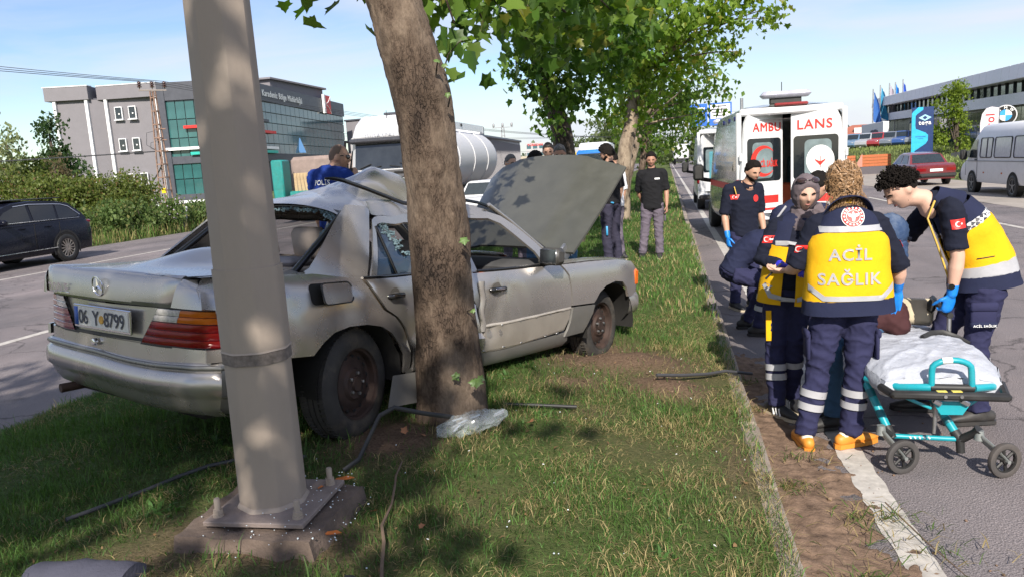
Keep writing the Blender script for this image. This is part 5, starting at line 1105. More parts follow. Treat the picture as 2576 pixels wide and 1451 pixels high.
for k,z in((-2.2,12.2),(2.2,12.2),(0,9)):wire('power_line','faint overhead line at the distant pylon, '+('lower one' if z<10 else('left one' if k<0 else 'right one')),(-38.3+k-30,150,z-1.5),(-38.3+k+40,220,z-3),1.5,.03,'power lines at the distant pylon')
# -------------------------- vehicles
def std_wheel(parent,c,r,w,d,rimm,spokes=10,tyre=None):
 """wheel with centre c, axis pointing along d (outer side)"""
 rm=axz(d);c=V(c);t=MB();t.lathe([(r*.64,0),(r*.70,.012),(r*.88,.015),(r*.97,0),(r,-.03),(r,-w+.03),(r*.96,-w),(r*.64,-w)],28,c,rm);o=t.build('wheel',tyre or BLACK,parent,40)
 m=MB();m.lathe([(r*.655,.004),(r*.63,.0),(r*.60,-.05),(r*.2,-.055),(r*.19,.0),(0,.004)],28,c,rm)
 for k in range(spokes):
  a=2*math.pi*k/spokes;e=V((math.cos(a),math.sin(a),0));f=V((-math.sin(a),math.cos(a),0))
  m.tube([c+rm@(e*r*.16+V((0,0,-.008))),c+rm@(e*r*.62+V((0,0,-.006)))],r*.055,4)
 m.build('wheel_rim',rimm,o,35);return o
ALLOY=mat('dark_alloy',(.40,.37,.34),rough=.3,metal=.8);STEELR=mat('grey_steel_rim',(.25,.25,.25),rough=.5,metal=.6)
def section_body(name,secs,m,parent,smooth=40,mir=True):
 """loft: list of (y, outline) where outline is [(x,z)..] with equal counts, from -w to +w"""
 mb=MB();rings=[[V((p[0],y,p[1]))for p in o]for y,o in secs];mb.loft(rings,True,True);me=mb.mesh(name,m,None);b=bmesh.new();b.from_mesh(me);bmesh.ops.recalc_face_normals(b,faces=b.faces);b.to_mesh(me);b.free();shade(me,smooth);return link(name,me,parent)
def inset(o,dx,dz0,dz1):
 cx=sum(p[0]for p in o)/len(o);zs=[p[1]for p in o];lo,hi=min(zs),max(zs);return[(p[0]+(cx-p[0])*dx,p[1]+dz0*(hi-p[1])/(hi-lo)-dz1*(p[1]-lo)/(hi-lo))for p in o]
def carbody(parent,lower,gh_,w,wt,belt,paint,glass,wins,smooth=35):
 """lower = body outline (x,z), gh_ = greenhouse outline, w/wt half-widths at belt and roof"""
 section_body('body',[(-w,inset(lower,.035,.05,.06)),(-w+.045,lower),(0,[(a*1.01,b+.012)for a,b in lower]),(w-.045,lower),(w,inset(lower,.035,.05,.06))],paint,parent,smooth)
 top=max(p[1]for p in gh_)
 mb=MB();n=len(gh_)
 def y_(z):return w-.02+(wt-w+.02)*(z-belt)/(top-belt)
 rows=[]
 for s in(-1,-.9,0,.9,1):
  rows.append([V((x if abs(s)<1 else x+(-.03 if x>0 else .03)*0,s*y_(z),z+(.02*(1-s*s)if z>belt+.1 else 0)-(.02 if abs(s)==1 and z>top-.1 else 0)))for x,z in gh_])
 mb.loft(rows,True,True);me=mb.mesh('greenhouse',paint,None);b=bmesh.new();b.from_mesh(me);bmesh.ops.recalc_face_normals(b,faces=b.faces);b.to_mesh(me);b.free();shade(me,smooth);link('cabin',me,parent)
 for poly in wins:
  for s in(-1,1):
   q=MB();vs=[V((x,s*(y_(z)+.006),z))for x,z in poly];q.add(vs,[tuple(range(len(vs)))if s<0 else tuple(reversed(range(len(vs))))]);q.build('side_window',glass,parent,180)
 return y_
def quadpane(name,pts,m,parent):q=MB();q.add([V(p)for p in pts],[(0,1,2,3)]);return q.build(name,m,parent,180)
SUVP=mat('deep_blue_black_paint',(.006,.007,.014),rough=.25,var=.1,coat=.1,spec=.22)
SU=thing('suv','dark blue-black SUV with chrome window line and multi-spoke wheels on the far carriageway','car',(-17.15,17.78,0),R(-90))
lo=[(-.98,.42),(-.95,.30),(-.45,.26),(3.3,.26),(3.75,.35),(3.85,.55),(3.82,.85),(3.55,1.02),(2.7,1.10),(2.0,1.14),(.2,1.16),(-.75,1.16),(-.98,1.02),(-1.02,.75)]
gr=[(-.86,1.12),(-.75,1.30),(-.42,1.58),(-.1,1.655),(.8,1.70),(1.4,1.66),(1.75,1.55),(2.5,1.12)]
wn=[[(-.52,1.2),(-.62,1.24),(-.36,1.47),(-.16,1.53),(.04,1.545),(.12,1.17)],[(.2,1.17),(.1,1.55),(.9,1.585),(.95,1.18)],[(1.05,1.18),(1.0,1.585),(1.4,1.55),(1.75,1.44),(2.15,1.19)]]
yf=carbody(SU,lo,gr,.97,.72,1.12,SUVP,glassmat('black_privacy_glass',(.006,.007,.009),1),wn)
for x in(0,2.9):
 for s in(-1,1):
  a=arc(x,.38,.43,200,-20,16);q=MB();q.grid(lambda i,j:V((x+(a[int(i)][0]-x)*(1+.12*j),s*(.965+.008),.38+(a[int(i)][1]-.38)*(1+.12*j))),range(len(a)),[0,1]);q.build('arch_trim',BLACK,SU,180)
  q=MB();q.add([V((p[0],s*.972,p[1]))for p in arc(x,.38,.42,0,360,24)[:-1]],[tuple(range(24))]);q.build('wheel_well',DARKCAV,SU,180)
  std_wheel(SU,(x,s*.985,.375),.375,.26,(0,s,0),ALLOY,14)
for s in(-1,1):
 q=MB();q.tube([V((x,s*(yf(z)+.012),z))for x,z in((-.60,1.2),(-.66,1.24),(-.38,1.49),(-.16,1.555),(.1,1.575),(.9,1.61),(1.4,1.575))],.012,5);q.tube([V((x,s*(yf(1.16)+.012),1.165))for x in(-.6,.5,1.6,2.3)],.012,5);q.build('chrome_window_line',CHROME,SU,60)
 q=MB();q.tube([(.3,s*.985,.42),(2.6,s*.985,.40)],.014,5);q.build('sill_chrome',CHROME,SU,60)
 q=MB();q.tube([(.16,s*.97,1.1),(.18,s*.975,.45)],.006,4);q.tube([(1.0,s*.97,1.1),(1.02,s*.975,.45)],.006,4);q.build('door_gap',DARKCAV,SU,180)
 for x in(.45,1.3):q=MB();q.tube([(x,s*.985,1.0),(x+.2,s*.985,1.005)],.018,5);q.build('door_handle',SUVP,SU,60)
 q=MB();q.box((2.0,s*1.05,1.2),(.14,.2,.15),.04);q.build('wing_mirror',SUVP,SU,40)
 q=MB();q.box((-.90,s*.84,1.03),(.24,.22,.10),.03);q.build('tail_lamp',LENS_R,SU,40)
quadpane('rear_window',[(-.80,-.75,1.2),(-.80,.75,1.2),(-.46,.66,1.53),(-.46,-.66,1.53)],MATS['black_privacy_glass'],SU)
q=MB();q.box((.55,0,1.735),(1.9,1.2,.03),.01);q.build('roof_rail',BLACK,SU,30)
def van_shell(parent,secs,m,open_rear=True,smooth=35,name='body'):
 """secs: (y, halfwidth, zlow, zroof, round)"""
 mb=MB();rings=[]
 for y,w,z0,z1,rr in secs:
  h=z1-z0;pr=[(w*.96,z0),(w,z0+.12),(w,z0+h*.48),(w*.985,z0+h*.62),(w*.93,z0+h*.86),(w*.90-rr*.0,z1-rr),(w*.90-rr*.35,z1-rr*.35),(w*.90-rr,z1),(w*.4,z1+.03)]
  ring=[V((-x,y,z))for x,z in pr]+[V((x,y,z))for x,z in reversed(pr)];rings.append(ring)
 mb.loft(rings,not open_rear,True,True);me=mb.mesh(name,m,None);b=bmesh.new();b.from_mesh(me);bmesh.ops.recalc_face_normals(b,faces=b.faces);b.to_mesh(me);b.free();shade(me,smooth);return link(name,me,parent),rings[0]
REDT=mat('red_lettering',(.60,.03,.02),rough=.5,var=.05);SILVP=mat('silver_van_paint',(.50,.50,.47),rough=.25,metal=.5,var=.05,coat=.6)
def ambulance(label,loc,la,ra,rz=0,mark=True):
 t=thing('ambulance',label,'ambulance',loc,rz)
 van_shell(t,[(.06,1.02,.45,2.66,.16),(.5,1.03,.42,2.72,.16),(3.7,1.03,.42,2.72,.16),(4.2,1.02,.42,2.58,.2),(4.75,1.0,.42,1.85,.2),(5.1,.98,.42,1.38,.16),(5.7,.93,.45,1.12,.14),(5.95,.82,.5,.85,.1)],SILVP if mark else WHITEP)
 fr=MB();fr.box((-.97,.03,1.5),(.10,.08,2.2),.02);fr.box((.97,.03,1.5),(.10,.08,2.2),.02);fr.box((0,.03,2.6),(1.9,.08,.14),.03);fr.box((0,.0,.5),(1.95,.16,.14),.02);fr.build('rear_frame',WHITEP,t,30)
 bp=MB();bp.box((0,-.10,.46),(1.98,.26,.16),.05);bp.build('rear_bumper',BLACK,t,40)
 it=MB();it.add([V(p)for p in((-.92,.1,.65),(.92,.1,.65),(.92,3.2,.65),(-.92,3.2,.65),(-.85,.1,2.45),(.85,.1,2.45),(.85,3.2,2.45),(-.85,3.2,2.45))],[(0,1,2,3),(4,7,6,5),(0,3,7,4),(1,5,6,2),(3,2,6,7)]);it.build('interior_lining',mat('amb_interior',(.62,.65,.65),rough=.5,var=.1),t,180)
 k=MB();k.box((-.62,1.4,1.5),(.4,2.2,.9),.03);k.box((.66,1.6,1.2),(.4,2.2,1.0),.03);k.build('equipment_cabinet',mat('teal_cabinet',(.06,.22,.27),rough=.4),t,40)
 k=MB();k.box((.1,.7,.95),(.5,.3,.5),.04);k.build('orange_bag',mat('orange_bag',(.45,.09,.03),rough=.7),t,40)
 for s,an in((-1,la),(1,ra)):
  hinge=V((s*1.0,.0,0));rm=Matrix.Rotation(-s*an,3,'Z')
  def dp(x,z,o=0):return hinge+rm@V((-s*x,-.05-o,z))
  top=lambda x:2.60-.02*(1-x/.98)
  pl_=[(-.01,.54),(.985,.54),(.985,2.62),(.30,2.61),(.17,2.55),(.10,2.40),(.03,1.7),(-.01,1.3)]
  D=MB();n=len(pl_);vs=[dp(x,z,0)for x,z in pl_]+[dp(x,z,.06)for x,z in pl_];D.add(vs,[tuple(range(n)),tuple(range(2*n-1,n-1,-1))]+[(i,n+i,n+(i+1)%n,(i+1)%n)for i in range(n)])
  me=D.mesh('rear_door',WHITEP,None);b=bmesh.new();b.from_mesh(me);bmesh.ops.recalc_face_normals(b,faces=b.faces);b.to_mesh(me);b.free();shade(me,30);do=link('rear_door',me,t)
  wn_=rrect(.14,1.27,.94,2.10,.07);q=MB();q.add([dp(x,z,.064)for x,z in wn_],[tuple(range(len(wn_)))]);q.build('door_window',mat('amb_black_glass',(.012,.016,.02),rough=.06,coat=.6),do,180)
  wi=rrect(.26,1.33,.74,2.02,.09);q=MB();q.add([dp(x,z,.067)for x,z in wi],[tuple(range(len(wi)))]);q.build('clear_pane',mat('frosted_pane',(.16,.21,.22),rough=.15,coat=.4,var=.3,scale=4),do,180)
  if mark:
   tx=MB();add_text(tx,'AMBU' if s<0 else 'LANS',dp(.60 if s<0 else .56,2.31,.066),rm@V((1,0,0)),(0,0,1),w=.66 if s<0 else .62,bold=.016,t=.003);tx.build('lettering',REDT,do,180)
   for z0,z1 in((.84,.99),(.70,.745)):
    q=MB();q.add([dp(x,z,.064)for x,z in((.06,z0),(.88,z0),(.88,z1),(.06,z1))],[(0,1,2,3)]);q.build('red_stripe',RED,do,180)
   if s<0:
    cr=arc(.56,1.66,.30,40,320,24)+list(reversed(arc(.62,1.66,.245,48,312,24)));cr=[(x-.04,z)for x,z in cr];m2=MB()
    k2=25;m2.add([dp(x,z,.070)for x,z in cr],[(i,i+1,2*k2-2-i,2*k2-1-i)for i in range(k2-1)]);m2.build('crescent',REDT,do,180)
    tx=MB();add_text(tx,'ACİL SAĞLIK',dp(.62,1.63,.074),rm@V((1,0,0)),(0,0,1),w=.46,bold=.03,t=.002);tx.v=[tuple(V(p))for p in tx.v];zz=[p[2]for p in tx.v];zc=1.63;tx.v=[(p[0],p[1],zc+(p[2]-zc)*2.4)for p in tx.v];tx.build('window_lettering',REDT,do,180)
    tx=MB();add_text(tx,'TRANSIT',dp(.36,1.08,.066),rm@V((1,0,0)),(0,0,1),w=.34,bold=.005,t=.003);tx.build('badge',STEEL,do,180)
   else:
    q=MB();cc=[(.46+.25*math.cos(a),1.62+.29*math.sin(a))for a in np.linspace(0,2*math.pi,33)[:-1]];q.add([dp(x,z,.071)for x,z in cc],[tuple(range(32))]);q.build('white_roundel',WHITE,do,180)
    q=MB()
    for sg in(-1,1):q.add([dp(x,z,.075)for x,z in((.46,1.60),(.46+sg*.10,1.65),(.46+sg*.09,1.62),(.46,1.52))],[(0,1,2,3)])
    q.tube([dp(.46,1.70,.075),dp(.46,1.48,.075)],.008,5);q.build('winged_staff',REDT,do,180)
  q=MB();q.box(dp(.965,1.5,.03),(.03,.05,2.0),.01);q.build('door_seal',BLACK,do,30)
  for z in(.8,1.75):q=MB();q.box(dp(.0,z,.05),(.06,.06,.16),.02);q.build('hinge',WHITEP,do,30)
  q=MB();q.box((s*1.0,.0,1.12),(.10,.12,.42),.03);q.build('tail_lamp',LENS_R,t,40)
 q=MB();q.box((0,.02,2.71),(.62,.12,.06),.025);q.build('high_brake_lamp',mat('dim_red',(.25,.03,.03),rough=.3),t,40)
 q=MB();q.box((0,.55,2.93),(.95,.30,.13),.06);lb_=q.build('light_bar',mat('clear_dome',(.42,.42,.5),rough=.12,coat=.6),t,40);q=MB();q.box((0,.55,2.82),(.6,.1,.14),.02);q.build('light_bar_mount',BLACK,lb_,30)
 for x in(-.34,-.27,-.2,.2,.27,.34):q=MB();q.ell((x,.42,2.96),(.03,.03,.025));q.build('strobe',mat('lit_strobe',(.9,.9,.9),emit=(1,.97,.95,1.6)),lb_,60)
 for s in(-1,1):
  for y in(.75,1.6,2.5):q=MB();q.box((s*.935,y,2.52),(.05,.16,.10),.02);q.build('side_marker',mat('blue_lamp',(.01,.015,.10),rough=.2),t,40)
  q=MB();q.box((s*1.32,4.55,1.42),(.26,.14,.40),.05);q.tube([(s*1.0,4.7,1.2),(s*1.25,4.6,1.25)],.05,6);q.build('wing_mirror',BLACK,t,40)
  wq=MB();vs=[V((s*(1.037-.0),y,z))for y,z in((.5,1.55),(.5,1.6),(3.4,1.6),(3.4,1.55))]
  sw_=MB();f_=lambda z:1.03*(1 if z<1.6 else .985-(z-1.7)*.12)+.012;pts=[V((s*f_(z),y,z))for y,z in((.45,1.50),(3.3,1.50),(3.3,2.12),(.45,2.12))];sw_.add(pts,[(0,1,2,3)]);sw_.build('side_window',MATS['frosted_pane'],t,180)
  rs=MB();rs.add([V((s*1.035,y,z))for y,z in((.2,1.10),(4.4,1.10),(4.4,1.24),(.2,1.24))],[(0,1,2,3)]);rs.build('side_stripe',RED,t,180)
  for y in(1.05,4.85):std_wheel(t,(s*1.0,y,.35),.35,.24,(s,0,0),STEELR,6);
 q=MB();q.tube([(0.0,.9,2.75),(0,.9,3.2)],.008,5);q.build('aerial',BLACK,t,60);return t
ambulance('nearer white ambulance with AMBULANS on its half-open rear doors',(2.32,15.5,0),R(29),R(12),R(3.2))
ambulance('farther white ambulance with its left rear door swung wide, ahead of the other',(1.98,26.2,0),R(52),R(20),0,False)
TK=thing('tanker_lorry','white tanker lorry with big-roofed cab facing the camera on the far carriageway','lorry',(-9.15,24.0,0),0)
mb=MB()
def cabring(z,y0,w,d):return[V((-w,y0+.12,z)),(V((-w+.14,y0,z))),V((w-.14,y0,z)),V((w,y0+.12,z)),V((w,y0+d,z)),V((-w,y0+d,z))]
mb.loft([cabring(.45,.05,1.2,2.1),cabring(1.5,.0,1.24,2.2),cabring(2.0,.02,1.24,2.2),cabring(2.95,.16,1.20,2.1),cabring(3.1,.10,1.18,2.1),cabring(3.5,.34,1.12,1.9),cabring(3.8,.75,1.04,1.45)]);mb.build('cab',mat('glossy_white',(.56,.56,.57),rough=.2,var=.02,coat=.7),TK,25)
def fpane(name,pts,m):q=MB();q.add([V(p)for p in pts],[tuple(range(len(pts)))]);return q.build(name,m,TK,180)
fpane('windscreen',[(-1.08,-.005,2.03),(1.08,-.005,2.03),(1.05,.125,2.86),(-1.05,.125,2.86)],mat('lorry_glass',(.028,.032,.036),rough=.08,coat=.3,var=.3,scale=2))
q=MB();q.box((0,-.01,2.96),(2.36,.24,.16),.05,rotm(0,0,R(-8)));q.build('sun_visor',mat('smoke_plastic',(.05,.05,.055),rough=.25),TK,40)
q=MB();q.box((0,-.02,1.85),(2.3,.06,.26),.03);q.build('dark_grille_panel',mat('grille_grey',(.08,.08,.085),rough=.5),TK,40)
for x in(-.55,.55):q=MB();q.box((x,-.06,1.88),(.5,.04,.08),.02);q.build('grab_recess',DARKCAV,TK,40)
q=MB();q.lathe([(.0,.02),(.05,.02),(.06,0)],14,(0,-.02,1.6),axz((0,-1,0)));q.build('cab_emblem',CHROME,TK,60)
tx=MB();add_text(tx,'GIGASPACE',(-.05,.085,3.14),(1,0,0),(0,.2,1),w=1.25,bold=.0,t=.012);tx.build('cab_lettering',STEEL,TK,180)
for s in(-1,1):
 q=MB();q.box((s*1.42,.02,2.35),(.20,.10,.78),.04);q.tube([(s*1.2,.1,2.95),(s*1.36,0,2.98),(s*1.42,.02,2.7)],.06,6);mo_=q.build('door_mirror',GLOSSBLACK,TK,40);q=MB();q.box((s*1.42,.08,2.35),(.16,.01,.68),.0);q.build('mirror_glass',CHROME,mo_,30)
 q=MB();q.tube([(s*.5,-.02,2.06),(s*.15,-.03,2.12)],.015,5);q.tube([(s*.9,-.02,2.06),(s*.5,-.03,2.2)],.015,5);q.build('wiper',BLACK,TK,60)
 q=MB();q.box((s*.92,-.02,.85),(.42,.10,.28),.05);q.build('headlamp',LENS_W,TK,40)
 q=MB();q.ell((s*1.12,.1,3.02),(.07,.06,.07));q.build('position_lamp',LENS_W,TK,60)
q=MB();q.box((-.02,.2,2.1),(.36,.1,.24),.03);q.build('dashboard_box',BLACK,TK,40);q=MB();q.box((0,.0,.6),(2.4,.16,.45),.06);q.build('front_bumper',mat('bumper_grey',(.2,.2,.2),rough=.6),TK,40)
q=MB();q.tube([(-.05,.6,3.62),(-.05,.6,3.95)],.01,5);q.build('aerial',BLACK,TK,60);q=MB();q.box((.35,1.3,3.86),(1.2,.9,.08),.02);q.build('roof_deflector',DGREY,TK,40)
tkm=mat('tank_shell',(.55,.55,.56),rough=.5,var=.02,scale=2)
q=MB();rings=[]
for y,s in((2.6,.55),(2.75,.85),(3.0,.97),(3.6,1),(7,1),(11.3,1),(11.6,.97),(11.8,.85),(11.9,.55)):rings.append([V((1.24*s*math.cos(a),y,2.32+1.22*s*math.sin(a)))for a in np.linspace(0,2*math.pi,37)[:-1]])
q.loft(rings);me=q.mesh('tank',tkm,None);b=bmesh.new();b.from_mesh(me);bmesh.ops.recalc_face_normals(b,faces=b.faces);b.to_mesh(me);b.free();shade(me,30);link('tank',me,TK)
for y in(4.8,7.2,9.6):q=MB();q.tube([V((1.255*math.cos(a),y,2.32+1.235*math.sin(a)))for a in np.linspace(0,2*math.pi,37)],.022,4);q.build('tank_band',tkm,TK,60)
q=MB();q.box((.62,7.2,3.66),(.05,8.6,.30),.01);q.box((-.62,7.2,3.66),(.05,8.6,.30),.01);q.box((0,11.4,3.62),(1.3,.2,.34),.03);q.build('walkway_rail',WHITEP,TK,30)
for y in(4.5,6,7.5):q=MB();q.box((.66,y,3.7),(.04,.16,.12),.01);q.build('hatch_lamp',BLACK,TK,30)
q=MB();q.box((0,7.5,.98),(1.0,9.6,.28),.02);q.box((1.0,8.6,.75),(.5,2.5,.5),.03);q.build('chassis',mat('chassis_grey',(.16,.16,.17),rough=.6),TK,30)
for y in(1.2,3.4,8.6,9.9,11.1):
 for s in(-1,1):
  std_wheel(TK,(s*1.2,y,.5),.5,.34,(s,0,0),STEELR,8)
  if y>5:q=MB();q.tube([(s*1.1,y+.56*math.cos(a),.5+.56*math.sin(a))for a in np.linspace(.1,3.04,12)],.03,5,True,None);q.build('mudguard',WHITEP,TK,40)
q=MB();q.box((1.22,7.2,1.1),(.08,.18,.26),.03);q.build('orange_extinguisher_box',mat('orange_plastic',(.75,.10,.02),rough=.4),TK,40)
FL=thing('cargo_lorry','teal-sided lorry with brown tarpaulin load and planks parked by the office block','lorry',(-14.6,30.6,0),R(6));TEAL=mat('teal_board',(.015,.21,.19),rough=.5,dirt=.3)
q=MB();q.box((-1.68,-.3,1.6),(.5,.9,2.2),.06);q.build('teal_skip',TEAL,FL,40);q=MB();q.box((.4,.1,1.05),(3.0,2.2,.62),.03);q.build('dropside',TEAL,FL,40);q=MB();q.box((.5,1.6,1.95),(4.4,1.6,1.75),.15);q.build('tarpaulin_load',mat('brown_tarpaulin',(.25,.19,.165),rough=.9,var=.2,scale=3,bump=.5,bscale=5),FL,40)
pk=MB().box((0,0,.5),(.13,.03,1.0),.005).mesh('plank',mat('raw_planks',(.45,.33,.19),rough=.8,var=.2),30)
for i in range(5):o=link('plank',pk,FL);o.location=(-.95+i*.17,-.6,1.12);o.rotation_euler=(R(10),R(4-i*2),0)
q=MB();q.lathe([(.3,0),(.3,.04)],14,(-.25,-.62,1.75),axz((0,-1,.2)),caps=True);q.build('cable_drum',MATS['raw_planks'],FL,40)
for y in(-.7,1.2):std_wheel(FL,(1.2,y,.45),.45,.3,(1,0,0),STEELR,6)
VN=thing('white_van','dusty white high-roof van parked on the right-hand forecourt','van',(11.35,26.0,0),R(-1));VANP=mat('dusty_white_paint',(.68,.68,.69),rough=.4,var=.04,dirt=.3,dirtcol=(.38,.36,.34))
van_shell(VN,[(-1.2,.98,.42,2.26,.2),(-1.1,.99,.38,2.30,.2),(3.0,.99,.38,2.30,.2),(3.3,.98,.38,2.2,.25),(3.95,.96,.38,1.62,.25),(4.25,.95,.38,1.28,.15),(4.9,.88,.4,1.05,.12),(5.05,.8,.45,.8,.1)],VANP,False)
for y0,y1 in((-1.0,.05),(.25,1.55),(1.75,2.75)):
 for s in(-1,):
  f_=lambda z:.99*(.99-max(0,z-1.4)*.085)+.012
  pts=rrect(y0,1.22,y1,1.86,.08);q=MB();q.add([V((s*(f_(z)+.004),y,z))for y,z in pts],[tuple(range(len(pts)))]);wo_=q.build('side_window',mat('van_grey_glass',(.38,.37,.43),rough=.15,coat=.5),VN,180)
  q=MB();q.tube([V((s*(f_(z)+.008),y,z))for y,z in pts+pts[:1]],.018,4);q.build('window_rubber',BLACK,wo_,60)
  if y1>2:q=MB();q.tube([(s*(f_(1.25)+.01),2.2,1.24),(s*(f_(1.85)+.01),2.2,1.84)],.018,4);q.build('sliding_divider',BLACK,wo_,60)
cw_=[(3.05,1.2),(3.05,1.82),(3.35,1.82),(3.98,1.22)];q=MB();q.add([V((-.99*(.99-max(0,z-1.4)*.085)-.014,y,z))for y,z in cw_],[(0,1,2,3)]);q.build('cab_window',DARKGL,VN,180)
q=MB();q.tube([(-1.0,3.0,.5),(-1.0,3.0,2.1)],.008,4);q.tube([(-1.0,-1.1,1.1),(-1.0,4.4,1.1)],.012,4);q.tube([(-1.0,4.05,.6),(-1.0,4.05,1.3)],.008,4);q.build('door_gap',MATS['chassis_grey'],VN,60)
q=MB();q.box((-1.15,3.85,1.32),(.22,.14,.36),.05);q.build('wing_mirror',BLACK,VN,40);q=MB();q.box((-1.0,3.12,1.15),(.03,.18,.05),.01);q.build('door_handle',BLACK,VN,40);q=MB();q.box((0,5.02,.55),(1.8,.2,.32),.08);q.build('front_bumper',BLACK,VN,40)
for y in(.05,3.45):
 q=MB();q.add([V((-.998,yy,z))for yy,z in arc(y,.36,.42,0,360,24)[:-1]],[tuple(range(24))]);q.build('wheel_well',DARKCAV,VN,180)
 for s in(-1,1):std_wheel(VN,(s*1.0,y,.34),.34,.22,(s,0,0),STEELR,5)
for y in(.9,2.4):q=MB();q.box((-1.0,y,.72),(.02,.06,.05));q.build('side_marker',LENS_A,VN,30)
def saloon(label,loc,rz,paint,group=None,plate=False,cat='car',name='parked_car',glass=DARKGL,s_=1):
 t=thing(name,label,cat,loc,rz,group);lo=[(-2.05,.5),(-2.0,.28),(1.9,.28),(2.05,.45),(2.02,.68),(1.75,.80),(.95,.88),(-.95,.92),(-1.9,.93),(-2.06,.82)];gr=[(-1.25,.9),(-.85,1.33),(-.5,1.40),(.2,1.41),(.45,1.36),(1.0,.88)];wn=[[(-.95,.95),(-.72,1.30),(-.2,1.33),(-.2,.95)],[(-.1,.95),(-.1,1.33),(.25,1.32),(.75,.93)]]
 yy=carbody(t,lo,gr,.80,.60,.9,paint,glass,wn)
 quadpane('rear_window',[(-1.205,.66,.96),(-1.205,-.66,.96),(-.895,-.56,1.32),(-.895,.56,1.32)],glass,t);quadpane('windscreen',[(.96,-.66,.94),(.96,.66,.94),(.50,.56,1.34),(.50,-.56,1.34)],glass,t)
 for x in(-1.25,1.2):
  for s in(-1,1):std_wheel(t,(x,s*.79,.29),.29,.18,(0,s,0),STEELR,6)
 for s in(-1,1):q=MB();q.box((-2.04,s*.58,.68),(.06,.40,.16),.02);q.build('tail_lamp',LENS_R,t,40);q=MB();q.box((2.0,s*.55,.62),(.06,.36,.14),.02);q.build('headlamp',LENS_W,t,40)
 q=MB();q.box((-2.06,0,.45),(.14,1.58,.16),.04);q.build('bumper',BLACK,t,40)
 if plate:q=MB();q.box((-2.085,0,.66),(.02,.5,.11));po_=q.build('number_plate',WHITE,t,30);tx=MB();add_text(tx,'61 AAK 107',(-2.097,0,.66),(0,-1,0),(0,0,1),w=.44,bold=.02,t=.002);tx.build('plate_digits',NAVY,po_,180)
 return t
saloon('red saloon with bright sun glint on its tail, driving off along the forecourt',(10.95,37.2,0),R(93),mat('red_car_paint',(.15,.022,.026),rough=.2,coat=.8),plate=True,name='red_saloon')
cols_=[(.22,.25,.27),(.12,.2,.3),(.35,.36,.38),(.30,.03,.03),(.15,.17,.2),(.03,.08,.25),(.2,.22,.24)]
for i in range(7):
 saloon(['greenish grey parked car nearest the ambulance','pale blue parked car second from the ambulance','silver parked car third along the row','red parked car behind the flagpoles','grey parked car right of the red one','dark blue parked car nearest the blue sign','grey parked car hidden partly by the blue sign'][i],(15.3+i*.85,73.0-i*.5,1.5),R(235),mat('parked_paint_%d'%i,cols_[i],rough=.25,coat=.6),'cars parked in front of the showroom')
def lorry(label,loc,rz,c1_,c2_,L_=7,h=3.2,name='distant_lorry'):
 t=thing(name,label,'lorry',loc,rz,'distant lorries');q=MB();q.box((0,L_/2+1.2,h/2+.5),(2.4,L_,h-.8),.15);q.build('load_body',c2_,t,40);q=MB();q.box((0,0,1.6),(2.4,2.0,2.4),.2);q.build('cab',c1_,t,40);q=MB();q.box((0,-1.0,2.1),(2.1,.06,.8),.02);q.build('windscreen',DARKGL,t,30)
 for y in(.2,L_*.6,L_*.85):
  for s in(-1,1):std_wheel(t,(s*1.15,y,.48),.48,.3,(s,0,0),STEELR,6)
 return t
lorry('white tanker lorry far off on the right carriageway, seen from behind',(2.1,133,.6),R(180),WHITEP,tkm,7,3.1)
lorry('blue-cabbed lorry behind the bystander in the black waistcoat',(-5.85,61,0),0,mat('lorry_blue',(.02,.16,.5),rough=.4),WHITEP,7,3.3);lorry('yellow lorry just left of the blue-cabbed one',(-7.8,72,0),0,mat('lorry_yellow',(.7,.5,.02),rough=.4),mat('grey_body',(.35,.36,.38),rough=.5),7,3.2)
saloon('white car half hidden between the tank trailer and the raised bonnet',(-6.6,27.5,0),R(-90),WHITEP,name='white_saloon');saloon('dark car far off left of the leaning slim tree',(-5.6,88,0),R(-90),mat('far_dark',(.05,.055,.07),rough=.3,coat=.5),name='distant_car')
# -------------------------- right-hand side
SH=thing('showroom','long low car showroom with pale metal fascia and glass front on the right','building',(21,66,1));SB=V((21,66,1));fA,fB=V((22.3,88,0)),V((20.6,40,0));fd_=(fB-fA);fl_=fd_.length;fu=fd_.normalized();fn=V((fu.y,-fu.x,0));fa_=math.atan2(fu.y,fu.x)
def sw2(name,z0,z1,m,t=.3,off=0,x0=0,x1=None):
 q=MB();x1=x1 if x1 is not None else fl_;sl_=lambda x:.75*(1-x/fl_)
 q.prism([(x0,z0+sl_(x0)*(z0>1.5)),(x1,z0+sl_(x1)*(z0>1.5)),(x1,z1+sl_(x1)),(x0,z1+sl_(x0))],(fA+fn*(off-t)-SB,fu,V((0,0,1))),t);return q.build(name,m,SH,30)
FAS=mat('metal_fascia',(.74,.72,.76),rough=.5,var=.05)
sw2('core_wall',.6,4.0,mat('showroom_dark',(.05,.06,.06),rough=.3),14,-.3);sw2('upper_band',3.55,4.25,mat('pale_band',(.72,.72,.76),rough=.6),14,.5);sw2('clerestory',4.25,5.0,DARKGL,14,0);sw2('roof_slab',5.0,5.02,FAS,14,.9)
np_=38;w=fl_/np_;me=MB().box((0,0,0),(w-.03,.12,.86),.015).mesh('fascia_panel',FAS,30);mg=MB().box((0,0,0),(.07,.12,.76),.01).mesh('clerestory_mullion',MUL,30);mp_=MB().box((0,0,0),(w*1.0-.06,.06,2.7),.01).mesh('glass_pane',mat('showroom_glass',(.03,.05,.05),rough=.05,spec=.9,coat=.5,var=.5,scale=.4),30)
